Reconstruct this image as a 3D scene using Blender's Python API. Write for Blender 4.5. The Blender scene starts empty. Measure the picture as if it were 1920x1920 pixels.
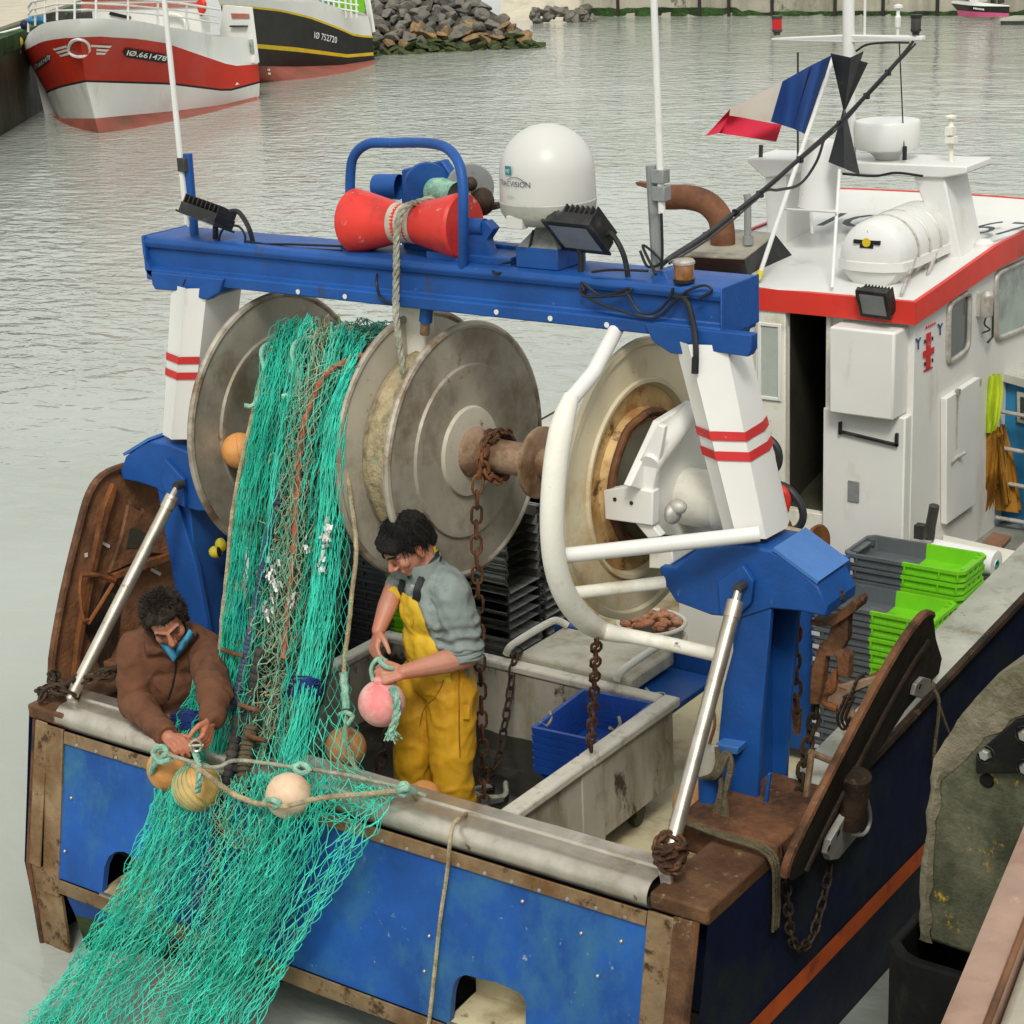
import bpy, bmesh, math, random
from mathutils import Vector, Matrix, noise, Quaternion
R = random.Random(7)
PI = math.pi
scene = bpy.context.scene
COL = scene.collection
V = Vector

# ---------------------------------------------------------------- survey frame
# the boat's own axes: X to starboard, Y forward, Z up, water at Z = 0; C0 is where the photographer stood
C0 = V((4.69, -5.1, 4.6))
FOC = 3514.0
def _cam_axes():
    d = lambda x, y: V(((x-960)/FOC, -(y-960)/FOC, -1.0))
    u = (-d(-4200, 35)).normalized()
    v = d(3585, -335); v = (v - u*v.dot(u)).normalized()
    return Matrix((u, v, u.cross(v)))
CAM = _cam_axes()
def ray(px, py):
    return (CAM @ V(((px-960)/FOC, -(py-960)/FOC, -1.0))).normalized()
def on(ax, px, py, val):
    r = ray(px, py); return C0 + r*((val-C0[ax])/r[ax])
def X(px, py, v): return on(0, px, py, v)
def Y(px, py, v): return on(1, px, py, v)
def Z(px, py, v): return on(2, px, py, v)
def PL(px, py, o, n):
    r = ray(px, py); return C0 + r*((V(o)-C0).dot(V(n))/r.dot(V(n)))
FWD = V((-0.5868, 0.8097, 0)); RGT = V((0.8097, 0.5868, 0))

# ---------------------------------------------------------------- materials
MATS = {}
def mat(name, col, rough=.5, metal=0., var=.12, vs=4., dirt=None, da=.5, ds=2.5, dirt2=None, d2a=.4, d2s=6., bump=0., bs=40., streak=0., spec=.32, bd=.01, coat=0., emis=None, trans=0., sss=0., sub=None, sheen=0.):
    """worn surface: base colour with slow variation, up to two layers of stains or rust, and fine bump.  streak stretches the stains down the surface"""
    m = bpy.data.materials.new(name); m.use_nodes = True
    nt = m.node_tree; N = nt.nodes; L = nt.links; b = N['Principled BSDF']
    tc = N.new('ShaderNodeTexCoord')
    def noise_n(scale, detail=5, rough_=.6, st=0., off=0.):
        mp = N.new('ShaderNodeMapping'); mp.inputs['Scale'].default_value = (scale, scale, scale*(1-st)); mp.inputs['Location'].default_value = (off, off*1.7, off*.6)
        L.new(tc.outputs['Object'], mp.inputs['Vector'])
        n = N.new('ShaderNodeTexNoise'); n.inputs['Scale'].default_value = 1; n.inputs['Detail'].default_value = detail; n.inputs['Roughness'].default_value = rough_
        L.new(mp.outputs[0], n.inputs['Vector']); return n.outputs['Fac']
    def ramp(fac, a, c):
        r = N.new('ShaderNodeValToRGB'); r.color_ramp.elements[0].position = max(0, a); r.color_ramp.elements[1].position = min(1, c)
        L.new(fac, r.inputs[0]); return r.outputs[0]
    def mix(fac, a, c, blend='MIX'):
        x = N.new('ShaderNodeMix'); x.data_type = 'RGBA'; x.blend_type = blend
        for s, val in ((x.inputs[6], a), (x.inputs[7], c)):
            if isinstance(val, (tuple, list)): s.default_value = (*val[:3], 1)
            else: L.new(val, s)
        if isinstance(fac, (int, float)): x.inputs[0].default_value = fac
        else: L.new(fac, x.inputs[0])
        return x.outputs[2]
    lo = [c*(1-var) for c in col]; hi = [min(1, c*(1+var)) for c in col]
    c = mix(ramp(noise_n(vs, off=3.1), .3, .7), lo, hi)
    f = None
    if dirt:
        f = ramp(noise_n(ds, 8, .68, streak, 11.3), .66-da*.45, .84-da*.45); c = mix(f, c, dirt)
    if dirt2:
        f2 = ramp(noise_n(d2s, 9, .72, streak*.6, 27.), .70-d2a*.5, .77-d2a*.5); c = mix(f2, c, dirt2)
    L.new(c, b.inputs['Base Color'])
    rr = N.new('ShaderNodeMapRange'); rr.inputs[3].default_value = max(.03, rough-.12); rr.inputs[4].default_value = min(1, rough+.15)
    L.new(noise_n(vs*3.3, off=5.), rr.inputs[0]); L.new(rr.outputs[0], b.inputs['Roughness'])
    b.inputs['Metallic'].default_value = metal; b.inputs['Specular IOR Level'].default_value = spec
    if bump:
        bp = N.new('ShaderNodeBump'); bp.inputs['Strength'].default_value = bump; bp.inputs['Distance'].default_value = bd
        L.new(noise_n(bs, 4, .6), bp.inputs['Height']); L.new(bp.outputs[0], b.inputs['Normal'])
    if coat: b.inputs['Coat Weight'].default_value = coat
    if emis: b.inputs['Emission Color'].default_value = (*emis[:3], 1); b.inputs['Emission Strength'].default_value = emis[3]
    if trans: b.inputs['Transmission Weight'].default_value = trans
    if sss:
        b.inputs['Subsurface Weight'].default_value = sss; b.inputs['Subsurface Radius'].default_value = (.02, .008, .004); b.inputs['Subsurface Scale'].default_value = .5
    if sheen: b.inputs['Sheen Weight'].default_value = sheen
    MATS[name] = m; return m

RUST = (.16, .070, .030); RUSTL = (.26, .12, .045); GRIME = (.09, .08, .055)
mat('blue_paint', (.010, .070, .265), .45, var=.25, vs=3, dirt=(.05, .035, .03), da=.15, ds=9, streak=.85, dirt2=(.20, .27, .40), d2a=.08, d2s=26, bump=.35, bs=50, bd=.005)
mat('blue_paint_pale', (.05, .16, .42), .4, var=.15, bump=.2, bd=.004)
mat('transom_blue', (.010, .075, .29), .5, var=.35, vs=2.2, dirt=(.035, .14, .25), da=.42, ds=2.6, dirt2=(.30, .38, .44), d2a=.12, d2s=22, bump=.2, bs=30, bd=.006, streak=.35)
mat('hull_blue', (.005, .009, .036), .55, var=.3, vs=1.5, dirt=(.02, .03, .02), da=.35, ds=2, bump=.25, bs=12, bd=.015)
mat('hull_stripe', (.55, .10, .018), .55, var=.2, dirt=(.12, .04, .02), da=.3, ds=5)
mat('algae', (.035, .055, .015), .6, var=.4, vs=6, dirt=(.012, .02, .01), da=.5, ds=3, bump=.5, bs=30)
mat('steel_frame', (.25, .17, .09), .5, .25, var=.3, vs=5, dirt=(.16, .08, .03), da=.45, ds=3.5, dirt2=(.07, .035, .015), d2a=.3, d2s=9, bump=.4, bs=35)
mat('rust_frame', (.135, .068, .031), .7, .1, var=.35, vs=7, dirt=(.07, .032, .015), da=.5, ds=4, dirt2=(.3, .2, .11), d2a=.22, d2s=12, bump=.6, bs=40)
mat('stainless', (.56, .51, .42), .34, .8, var=.25, vs=5, dirt=(.32, .25, .16), da=.24, ds=3.6, dirt2=(.16, .08, .03), d2a=.14, d2s=12, bump=.25, bs=18, bd=.006)
mat('galvanised', (.50, .48, .43), .5, .35, var=.2, vs=8, dirt=(.22, .16, .1), da=.3, ds=7, dirt2=(.12, .06, .03), d2a=.18, d2s=20, bump=.2)
mat('white_paint', (.74, .73, .68), .38, var=.05, vs=2, dirt=(.52, .47, .36), da=.16, ds=2.4, dirt2=(.3, .2, .1), d2a=.05, d2s=16, bump=.12, bs=25, bd=.004, streak=.6)
mat('white_worn', (.74, .72, .62), .45, var=.08, vs=3, dirt=(.5, .45, .31), da=.3, ds=4, dirt2=(.22, .17, .1), d2a=.13, d2s=16, bump=.35, bs=45, bd=.006)
mat('white_clean', (.68, .68, .645), .35, var=.05, vs=2, dirt=(.5, .47, .38), da=.14, ds=5, streak=.6, dirt2=(.3, .24, .16), d2a=.04, d2s=14)
mat('cream_rust', (.56, .38, .16), .6, var=.2, vs=4, dirt=(.30, .13, .035), da=.5, ds=4, dirt2=(.12, .05, .02), d2a=.3, d2s=9, bump=.3, bs=30)
mat('cream_drum', (.64, .56, .38), .5, var=.12, vs=2.5, dirt=(.45, .27, .09), da=.3, ds=2.2, dirt2=(.16, .08, .03), d2a=.12, d2s=12, bump=.25, bs=30, bd=.005)
mat('drum_grey', (.36, .325, .26), .45, .2, var=.22, vs=3.2, dirt=(.21, .17, .115), da=.4, ds=3.4, dirt2=(.22, .12, .05), d2a=.17, d2s=9, bump=.3, bs=22, bd=.005)
mat('drum_pale', (.5, .46, .37), .5, .05, var=.14, vs=2.6, dirt=(.3, .26, .19), da=.34, ds=3, dirt2=(.14, .09, .04), d2a=.16, d2s=10, bump=.3, bs=25, bd=.005)
mat('drum_rim', (.40, .36, .29), .5, .2, var=.2, vs=6, dirt=(.16, .1, .05), da=.4, ds=5)
mat('hub_rust', (.30, .20, .13), .65, .15, var=.25, vs=8, dirt=(.14, .075, .035), da=.45, ds=6, bump=.5, bs=40)
mat('rust_pale', (.23, .105, .048), .75, .1, var=.35, vs=6, dirt=(.09, .042, .02), da=.4, ds=4, dirt2=(.34, .2, .11), d2a=.2, d2s=9, bump=.7, bs=28, bd=.012)
mat('rust_black', (.028, .019, .012), .6, .2, var=.4, vs=6, dirt=(.07, .035, .018), da=.3, ds=6, bump=.6, bs=30)
mat('rust', RUST, .75, .1, var=.4, vs=6, dirt=(.05, .025, .014), da=.5, ds=4, dirt2=(.2, .1, .05), d2a=.25, d2s=9, bump=.7, bs=28, bd=.012)
mat('rust_dark', (.055, .035, .02), .65, .3, var=.4, vs=6, dirt=(.025, .018, .012), da=.5, ds=5, dirt2=(.16, .1, .06), d2a=.22, d2s=14, bump=.6, bs=30)
mat('rust_orange', (.23, .085, .025), .8, .05, var=.35, vs=8, dirt=(.08, .035, .015), da=.45, ds=6, bump=.6, bs=35)
mat('exhaust_rust', (.20, .085, .038), .7, .15, var=.3, vs=7, dirt=(.10, .04, .022), da=.45, ds=5, bump=.3, bs=40)
mat('red_roller', (.62, .04, .028), .42, var=.15, vs=4, dirt=(.36, .028, .025), da=.3, ds=6, dirt2=(.58, .40, .36), d2a=.15, d2s=15, bump=.15)
mat('red_paint', (.66, .045, .03), .4, var=.1, vs=2, dirt=(.5, .05, .04), da=.2, ds=4, bump=.1)
mat('red_stripe', (.55, .03, .03), .5, var=.1, dirt=(.7, .5, .45), da=.12, ds=18)
mat('casing_black', (.028, .03, .03), .55, var=.3, dirt=(.12, .11, .09), da=.25, ds=5, bump=.2)
mat('casing_top', (.30, .28, .22), .6, var=.2, dirt=(.12, .10, .07), da=.4, ds=4)
mat('black_plastic', (.018, .018, .018), .5, var=.3, dirt=(.06, .055, .05), da=.3, ds=14, bump=.1)
mat('black_cable', (.015, .015, .016), .5, var=.2)
mat('grey_metal', (.28, .29, .28), .5, .3, var=.15, dirt=(.15, .14, .12), da=.25, ds=9)
mat('dark_metal', (.07, .068, .06), .5, .5, var=.3, vs=9)
mat('pane_glass', (.04, .05, .045), .06, var=.25, vs=1.5, spec=.8)
mat('pane_pale', (.30, .36, .32), .08, var=.35, vs=3, dirt=(.08, .11, .10), da=.4, ds=3.5, spec=.8)
mat('lens_glass', (.22, .23, .22), .12, var=.2, spec=.8)
mat('door_glass', (.42, .46, .40), .25, var=.08)
mat('lamp_amber', (.17, .065, .015), .12, var=.5, vs=30, spec=.9, emis=(.8, .35, .06, .05))
mat('lamp_red', (.5, .02, .02), .2, var=.15)
mat('deck_beige', (.60, .53, .33), .45, var=.15, vs=1.8, dirt=(.20, .12, .04), da=.4, ds=1.8, dirt2=(.09, .06, .03), d2a=.22, d2s=4, bump=.2, bs=40)
mat('deck_grey', (.22, .23, .2), .6, var=.25, vs=4, dirt=(.12, .1, .07), da=.3)
mat('cap_grey', (.42, .42, .36), .5, var=.18, vs=4, dirt=(.2, .18, .12), da=.3, ds=5, dirt2=(.12, .07, .035), d2a=.15, d2s=10, bump=.2)
mat('hopper_poly', (.43, .40, .32), .5, var=.12, vs=3, dirt=(.22, .18, .11), da=.42, ds=3.2, dirt2=(.06, .05, .035), d2a=.28, d2s=5, bump=.25, bs=20, streak=.7)
mat('hopper_rim', (.56, .53, .44), .5, var=.1, vs=5, dirt=(.25, .22, .15), da=.3, ds=8)
mat('slop_water', (.016, .016, .013), .12, var=.5, vs=2, dirt=(.07, .065, .05), da=.3, ds=2.5, bump=.15, bs=12)
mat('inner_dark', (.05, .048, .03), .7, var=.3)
mat('lid_poly', (.52, .49, .39), .55, var=.12, vs=6, dirt=(.3, .26, .17), da=.35, ds=5, bump=.3)
mat('crate_grey', (.10, .115, .12), .45, var=.15, vs=6, dirt=(.22, .22, .2), da=.2, ds=8)
mat('crate_green', (.17, .54, .015), .4, var=.1, vs=6, dirt=(.1, .32, .02), da=.2, ds=6)
mat('crate_slate', (.30, .305, .29), .45, var=.25, vs=6, dirt=(.07, .07, .07), da=.35, ds=10)
mat('crate_black', (.06, .065, .066), .45, var=.25, vs=6, dirt=(.10, .10, .09), da=.28, ds=10)
mat('crate_tag', (.5, .5, .48), .5)
mat('basket_blue', (.012, .06, .30), .4, var=.2, vs=6, dirt=(.02, .06, .22), da=.25)
mat('net_green', (.02, .46, .31), .6, var=.3, vs=9, dirt=(.04, .30, .20), da=.35, ds=5, dirt2=(.08, .52, .36), d2a=.3, d2s=7)
mat('net_bright', (.05, .64, .46), .6, var=.25, vs=8, dirt=(.10, .45, .33), da=.3, ds=6)
mat('net_pale', (.20, .44, .29), .7, var=.3, vs=11, dirt=(.12, .28, .17), da=.45, ds=7, dirt2=(.38, .26, .12), d2a=.3, d2s=12)
mat('net_beige', (.42, .36, .22), .8, var=.3, vs=12, dirt=(.2, .24, .14), da=.4, ds=9, dirt2=(.3, .12, .05), d2a=.2, d2s=14)
mat('net_dark', (.015, .09, .06), .7, var=.4, vs=9)
mat('net_core', (.025, .14, .09), .85, var=.5, vs=14, dirt=(.14, .10, .06), da=.45, ds=8, dirt2=(.02, .02, .02), d2a=.4, d2s=11, bump=1., bs=40, bd=.03)
mat('bind_blue', (.015, .03, .16), .8, var=.4, vs=20, bump=.8, bs=80)
mat('bind_red', (.42, .065, .03), .75, var=.35, vs=14, dirt=(.3, .2, .12), da=.5, ds=16, dirt2=(.08, .05, .03), d2a=.3, d2s=22, bump=.7, bs=70)
mat('foot_rope', (.035, .034, .033), .75, var=.4, vs=14, dirt=(.10, .08, .06), da=.35, ds=9, bump=.8, bs=60)
mat('foot_rope_blue', (.045, .065, .11), .75, var=.4, vs=14, dirt=(.14, .13, .12), da=.35, ds=9, bump=.8, bs=60)
mat('rope_beige', (.42, .34, .2), .85, var=.25, vs=25, dirt=(.2, .17, .1), da=.4, ds=14, dirt2=(.25, .38, .27), d2a=.25, d2s=9, bump=.9, bs=90)
mat('rope_grey', (.34, .34, .26), .85, var=.25, vs=25, dirt=(.18, .16, .1), da=.35, ds=14, bump=.9, bs=90)
mat('rope_green', (.30, .5, .38), .8, var=.25, vs=25, dirt=(.12, .36, .26), da=.45, ds=20, bump=.9, bs=90)
mat('rope_olive', (.11, .09, .05), .85, var=.3, vs=25, bump=.9, bs=90)
mat('buoy_orange', (.66, .30, .09), .5, var=.15, vs=6, dirt=(.45, .2, .06), da=.45, ds=7, dirt2=(.3, .17, .08), d2a=.16, d2s=16, bump=.1)
mat('buoy_tan', (.62, .38, .12), .5, var=.15, vs=6, dirt=(.45, .26, .08), da=.45, ds=7, dirt2=(.25, .2, .08), d2a=.2, d2s=14, bump=.1)
mat('buoy_cream', (.74, .53, .36), .5, var=.08, vs=6, dirt=(.6, .40, .25), da=.4, ds=8, dirt2=(.4, .28, .18), d2a=.12, d2s=20, bump=.1)
mat('buoy_rust', (.55, .24, .08), .5, var=.15, vs=5, dirt=(.38, .22, .1), da=.45, ds=3, bump=.1)
mat('buoy_pink', (.74, .22, .21), .5, var=.15, vs=7, dirt=(.78, .48, .42), da=.5, ds=5, dirt2=(.5, .12, .12), d2a=.14, d2s=16, bump=.1)
mat('oilskin', (.54, .29, .015), .48, var=.16, vs=6, dirt=(.42, .2, .012), da=.36, ds=6, streak=.5, dirt2=(.16, .09, .02), d2a=.13, d2s=14, bump=.25, bs=22, bd=.01)
mat('oilskin_bib', (.68, .44, .03), .45, var=.1, vs=6, dirt=(.52, .3, .02), da=.3, ds=6, bump=.2)
mat('oilskin_old', (.36, .17, .02), .5, var=.25, vs=6, dirt=(.2, .09, .015), da=.4, ds=5, bump=.3)
mat('sweater', (.225, .265, .245), .95, var=.14, vs=7, dirt=(.13, .16, .15), da=.3, ds=6, bump=.5, bs=140, bd=.004)
mat('fleece', (.135, .056, .028), .95, var=.18, vs=7, dirt=(.07, .028, .014), da=.3, ds=6, bump=.6, bs=120, bd=.004)
mat('shirt_blue', (.05, .26, .42), .8, var=.2, vs=12)
mat('tee_grey', (.25, .26, .26), .9)
mat('strap', (.012, .012, .012), .6)
mat('hair_black', (.010, .009, .007), .5, var=.5, vs=60, bump=1., bs=160, bd=.01)
mat('hair_brown', (.022, .014, .009), .6, var=.6, vs=50, dirt=(.06, .04, .028), da=.35, ds=30, bump=1., bs=120, bd=.012)
mat('trouser_dark', (.03, .032, .035), .8, var=.2)
mat('glove_yellow', (.6, .5, .03), .6, var=.15)
mat('vest_lime', (.55, .68, .03), .6, var=.15, dirt=(.4, .45, .05), da=.3)
mat('cabin_blue', (.03, .20, .38), .45, var=.12, dirt=(.05, .14, .25), da=.25, ds=3)
mat('paper_white', (.82, .81, .78), .8, var=.03)
mat('paper_core', (.05, .32, .24), .8)
mat('board_wood', (.26, .13, .08), .7, var=.2, vs=8)
mat('hose_black', (.03, .035, .035), .45, var=.2)
mat('hose_red', (.6, .04, .025), .4)
mat('concrete', (.40, .37, .29), .85, var=.16, vs=.8, dirt=(.22, .2, .15), da=.42, ds=.5, dirt2=(.12, .115, .09), d2a=.28, d2s=1.5, bump=.4, bs=6, streak=.8, bd=.03)
mat('concrete_wet', (.075, .075, .045), .6, var=.3, vs=.8, dirt=(.03, .035, .018), da=.5, ds=.7, bump=.6, bs=5, streak=.7, bd=.04)
mat('concrete_pale', (.52, .47, .36), .9, var=.1, vs=1.5, dirt=(.38, .34, .25), da=.3, ds=1.2, bump=.3, bs=20)
mat('seaweed', (.035, .085, .016), .8, var=.5, vs=2, dirt=(.015, .03, .01), da=.5, ds=2, bump=1., bs=9, bd=.1)
mat('joint_dark', (.03, .025, .02), .8)
mat('fender_timber', (.135, .13, .08), .85, var=.3, vs=7, dirt=(.06, .065, .035), da=.5, ds=5, dirt2=(.5, .33, .03), d2a=.2, d2s=13, bump=.8, bs=22, bd=.015, streak=.3)
mat('fender_edge', (.23, .2, .135), .85, var=.3, vs=9, dirt=(.12, .11, .06), da=.4, ds=7, dirt2=(.42, .28, .05), d2a=.14, d2s=14, bump=.9, bs=26, bd=.015)
mat('bracket_black', (.009, .009, .008), .65, var=.4, vs=9, dirt=(.03, .03, .02), da=.25, ds=7, bump=.3, spec=.15)
mat('shade_ledge', (.016, .02, .010), .6, var=.5, vs=3, dirt=(.035, .04, .018), da=.4, ds=4, bump=.8, bs=14, bd=.03, spec=.2)  # near-black colour stands in for the deep shade beside the hull
mat('bolt_steel', (.5, .48, .44), .35, .8, var=.15)
mat('edge_steel', (.40, .26, .19), .5, .3, var=.18, vs=5, dirt=(.27, .15, .1), da=.4, ds=4, dirt2=(.5, .36, .27), d2a=.2, d2s=10, bump=.35, bs=30)
mat('boat_red', (.52, .028, .011), .42, var=.12, vs=.8, dirt=(.42, .06, .05), da=.2, ds=.5)
mat('boat_white', (.74, .74, .70), .45, var=.06, vs=.8, dirt=(.5, .49, .42), da=.22, ds=.8, streak=.6)
mat('boot_red', (.30, .085, .06), .6, var=.2, vs=1.2, dirt=(.16, .09, .05), da=.35, ds=1.2)
mat('boat_black', (.016, .016, .014), .42, var=.25, vs=.8, dirt=(.035, .035, .03), da=.2, ds=.8)
mat('boat_yellow', (.72, .50, .02), .5, var=.1)
mat('boat_pink', (.72, .13, .28), .5, var=.1)
mat('letter_black', (.012, .012, .012), .6)
mat('letter_white', (.8, .8, .78), .6)
mat('letter_grey', (.06, .075, .08), .7, var=.3, vs=9)
mat('letter_teal', (.02, .22, .25), .6)
mat('hatch_red', (.42, .14, .11), .5, var=.15)
mat('rock_grey', (.16, .145, .118), .9, var=.35, vs=1.2, dirt=(.2, .19, .16), da=.45, ds=1.5, bump=.8, bs=5, bd=.06)
mat('rock_dark', (.075, .07, .058), .9, var=.35, vs=1.2, dirt=(.11, .105, .09), da=.4, ds=1.5, bump=.8, bs=5, bd=.06)
mat('rock_tan', (.32, .19, .07), .9, var=.35, vs=1.2, dirt=(.15, .12, .08), da=.5, ds=1.2, bump=.8, bs=5, bd=.06)
mat('rock_weed', (.045, .062, .022), .85, var=.45, vs=1.5, dirt=(.08, .10, .03), da=.45, ds=1.4, bump=.8, bs=6, bd=.06)
mat('flag_blue', (.018, .06, .22), .8, var=.15); mat('flag_white', (.58, .54, .46), .8, var=.06); mat('flag_red', (.55, .02, .05), .8, var=.1)
mat('dayshape', (.022, .024, .026), .55, var=.2, dirt=(.09, .09, .09), da=.15, ds=16)
mat('fish_orange', (.5, .2, .10), .6, var=.5, vs=25, dirt=(.55, .35, .22), da=.4, ds=18, bump=.8, bs=40)
mat('dome_white', (.56, .55, .51), .32, var=.04, vs=2, dirt=(.62, .6, .52), da=.18, ds=3, dirt2=(.3, .29, .25), d2a=.07, d2s=20, streak=.7)

# ---------------------------------------------------------------- object bookkeeping
def empty(name, loc, label, cat, group=None, kind=None):
    o = bpy.data.objects.new(name, None); COL.objects.link(o); o.location = loc; o.empty_display_size = .1
    tag(o, label, cat, group, kind); return o
def tag(o, label=None, cat=None, group=None, kind=None):
    if label: o['label'] = label
    if cat: o['category'] = cat
    if group: o['group'] = group
    if kind: o['kind'] = kind
    return o
def put_under(o, parent):
    o.parent = parent
    o.matrix_parent_inverse = world_of(parent).inverted()
def world_of(o):
    b = Matrix.Translation(o.location) @ o.rotation_euler.to_matrix().to_4x4()
    if o.parent: return world_of(o.parent) @ o.matrix_parent_inverse @ b
    return b
def copy_tree(o, label=None, parent=None):
    c = o.copy(); COL.objects.link(c)
    if parent: c.parent = parent
    for ch in [q for q in bpy.data.objects if q.parent == o]: copy_tree(ch, None, c)
    if label: c['label'] = label
    return c

class MB:
    """collects shapes, then links them as ONE mesh object"""
    def __init__(s): s.v = []; s.f = []; s.m = []; s.cur = 0
    def slot(s, i): s.cur = i; return s
    def add(s, vs, fs):
        o = len(s.v); s.v += [tuple(p) for p in vs]; s.f += [tuple(i+o for i in f) for f in fs]; s.m += [s.cur]*len(fs); return s
    def box(s, c, size, rot=None):
        c = V(c); h = V(size)*.5; q = []
        for x in (-1, 1):
            for y in (-1, 1):
                for z in (-1, 1):
                    p = V((x*h.x, y*h.y, z*h.z)); q.append(c + (rot @ p if rot else p))
        return s.add(q, [(0,1,3,2),(4,6,7,5),(0,4,5,1),(2,3,7,6),(0,2,6,4),(1,5,7,3)])
    def span(s, a, b): a = V(a); b = V(b); return s.box((a+b)/2, b-a)
    def prism(s, pts, ext):
        pts = [V(p) for p in pts]; ext = V(ext); n = len(pts); q = pts + [p+ext for p in pts]
        nn = V((0,0,0))
        for i in range(n): nn += (pts[i]-pts[0]).cross(pts[(i+1)%n]-pts[0])
        fs = [tuple(range(n)), tuple(range(2*n-1, n-1, -1))] + [(i, i+n, (i+1)%n+n, (i+1)%n) for i in range(n)]
        if nn.dot(ext) > 0: fs = [f[::-1] for f in fs]
        return s.add(q, fs)
    def tube(s, pts, r, seg=8, closed=False, caps=True, twist=0.):
        pts = [V(p) for p in pts]; n = len(pts)
        rs = r if isinstance(r, (list, tuple)) else [r]*n
        q = []; up = None
        for i in range(n):
            a = pts[i-1] if (i or closed) else pts[i]; b = pts[(i+1)%n] if (i < n-1 or closed) else pts[i]
            t = (b-a); t = t.normalized() if t.length > 1e-9 else V((0,0,1))
            if up is None: up = t.orthogonal().normalized()
            up = (up - t*up.dot(t)); up = up.normalized() if up.length > 1e-6 else t.orthogonal().normalized()
            w = t.cross(up)
            for k in range(seg):
                an = 2*PI*k/seg; q.append(pts[i] + (up*math.cos(an) + w*math.sin(an))*rs[i])
        fs = []
        for i in range(n if closed else n-1):
            for k in range(seg):
                a = i*seg+k; b = i*seg+(k+1)%seg; j = ((i+1)%n)*seg
                fs.append((a, b, j+(k+1)%seg, j+k))
        if caps and not closed: fs += [tuple(range(seg-1, -1, -1)), tuple(range((n-1)*seg, n*seg))]
        return s.add(q, fs)
    def lathe(s, prof, o, axis, seg=32, a0=0., a1=None):
        """profile of (radius, height along axis)"""
        o = V(o); ax = V(axis).normalized(); e1 = ax.orthogonal().normalized(); e2 = ax.cross(e1)
        q = []; fs = []; n = len(prof)
        for k in range(seg):
            an = 2*PI*k/seg; d = e1*math.cos(an) + e2*math.sin(an)
            for (r, h) in prof: q.append(o + d*r + ax*h)
        for k in range(seg):
            j = (k+1) % seg
            for i in range(n-1):
                a, b, c, d = k*n+i, j*n+i, j*n+i+1, k*n+i+1
                if prof[i][0] < 1e-6: fs.append((a, c, d))
                elif prof[i+1][0] < 1e-6: fs.append((a, b, d))
                else: fs.append((a, b, c, d))
        return s.add(q, fs)
    def ball(s, c, r, seg=20, rings=12, rot=None):
        r = V((r, r, r)) if isinstance(r, (int, float)) else V(r); c = V(c); q = []; fs = []
        for i in range(1, rings):
            th = PI*i/rings
            for k in range(seg):
                ph = 2*PI*k/seg; p = V((r.x*math.sin(th)*math.cos(ph), r.y*math.sin(th)*math.sin(ph), r.z*math.cos(th)))
                q.append(c + (rot @ p if rot else p))
        for p in (V((0,0,r.z)), V((0,0,-r.z))): q.append(c + (rot @ p if rot else p))
        t = len(q)-2
        for i in range(rings-2):
            for k in range(seg):
                a = i*seg+k; b = i*seg+(k+1)%seg; fs.append((a, a+seg, b+seg, b))
        for k in range(seg):
            fs.append((t, k, (k+1)%seg)); o = (rings-2)*seg; fs.append((t+1, o+(k+1)%seg, o+k))
        return s.add(q, fs)
    def sheet(s, rows, closed=False):
        n = len(rows[0]); q = [p for r in rows for p in r]; fs = []
        for i in range(len(rows)-1):
            for k in range(n if closed else n-1):
                a = i*n+k; b = i*n+(k+1)%n; fs.append((a, b, b+n, a+n))
        return s.add(q, fs)
    def build(s, name, m, parent=None, bevel=0., sharp=35, solid=0., segs=2, label=None, fixn=True):
        me = bpy.data.meshes.new(name); me.from_pydata(s.v, [], s.f)
        ms = m if isinstance(m, (list, tuple)) else [m]
        for k in ms: me.materials.append(MATS[k] if isinstance(k, str) else k)
        if len(ms) > 1: me.polygons.foreach_set('material_index', s.m)
        bm = bmesh.new(); bm.from_mesh(me)
        if fixn: bmesh.ops.recalc_face_normals(bm, faces=bm.faces)
        lim = math.radians(sharp)
        for f in bm.faces: f.smooth = True
        for e in bm.edges:
            if len(e.link_faces) == 2:
                if e.calc_face_angle(0) > lim: e.smooth = False
        bm.to_mesh(me); bm.free()
        o = bpy.data.objects.new(name, me); COL.objects.link(o)
        if solid:
            md = o.modifiers.new('solid', 'SOLIDIFY'); md.thickness = solid; md.offset = 0
        if bevel:
            md = o.modifiers.new('bevel', 'BEVEL'); md.width = bevel; md.segments = segs; md.limit_method = 'ANGLE'; md.angle_limit = math.radians(40); md.harden_normals = False
        if parent: put_under(o, parent)
        if label: o['label'] = label
        return o
def smooth_path(pts, n=6, closed=False):
    """Catmull-Rom through the points"""
    pts = [V(p) for p in pts]; out = []; N = len(pts)
    rng = range(N) if closed else range(N-1)
    for i in rng:
        if closed: a, b, c, d = pts[i-1], pts[i], pts[(i+1)%N], pts[(i+2)%N]
        else:
            b, c = pts[i], pts[i+1]; a = pts[i-1] if i else b*2-c; d = pts[i+2] if i+2 < N else c*2-b
        for k in range(n):
            t = k/n; out.append(.5*((2*b)+(c-a)*t+(2*a-5*b+4*c-d)*t*t+(3*b-a-3*c+d)*t**3))
    if not closed: out.append(pts[-1])
    return out
def poly_at(pl, t):
    """point at share t of the length of a polyline"""
    L = [0]
    for i in range(len(pl)-1): L.append(L[-1] + (pl[i+1]-pl[i]).length)
    s = max(0, min(1, t))*L[-1]
    for i in range(len(pl)-1):
        if s <= L[i+1] + 1e-9: return pl[i].lerp(pl[i+1], (s-L[i])/max(1e-9, L[i+1]-L[i]))
    return pl[-1].copy()
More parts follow.
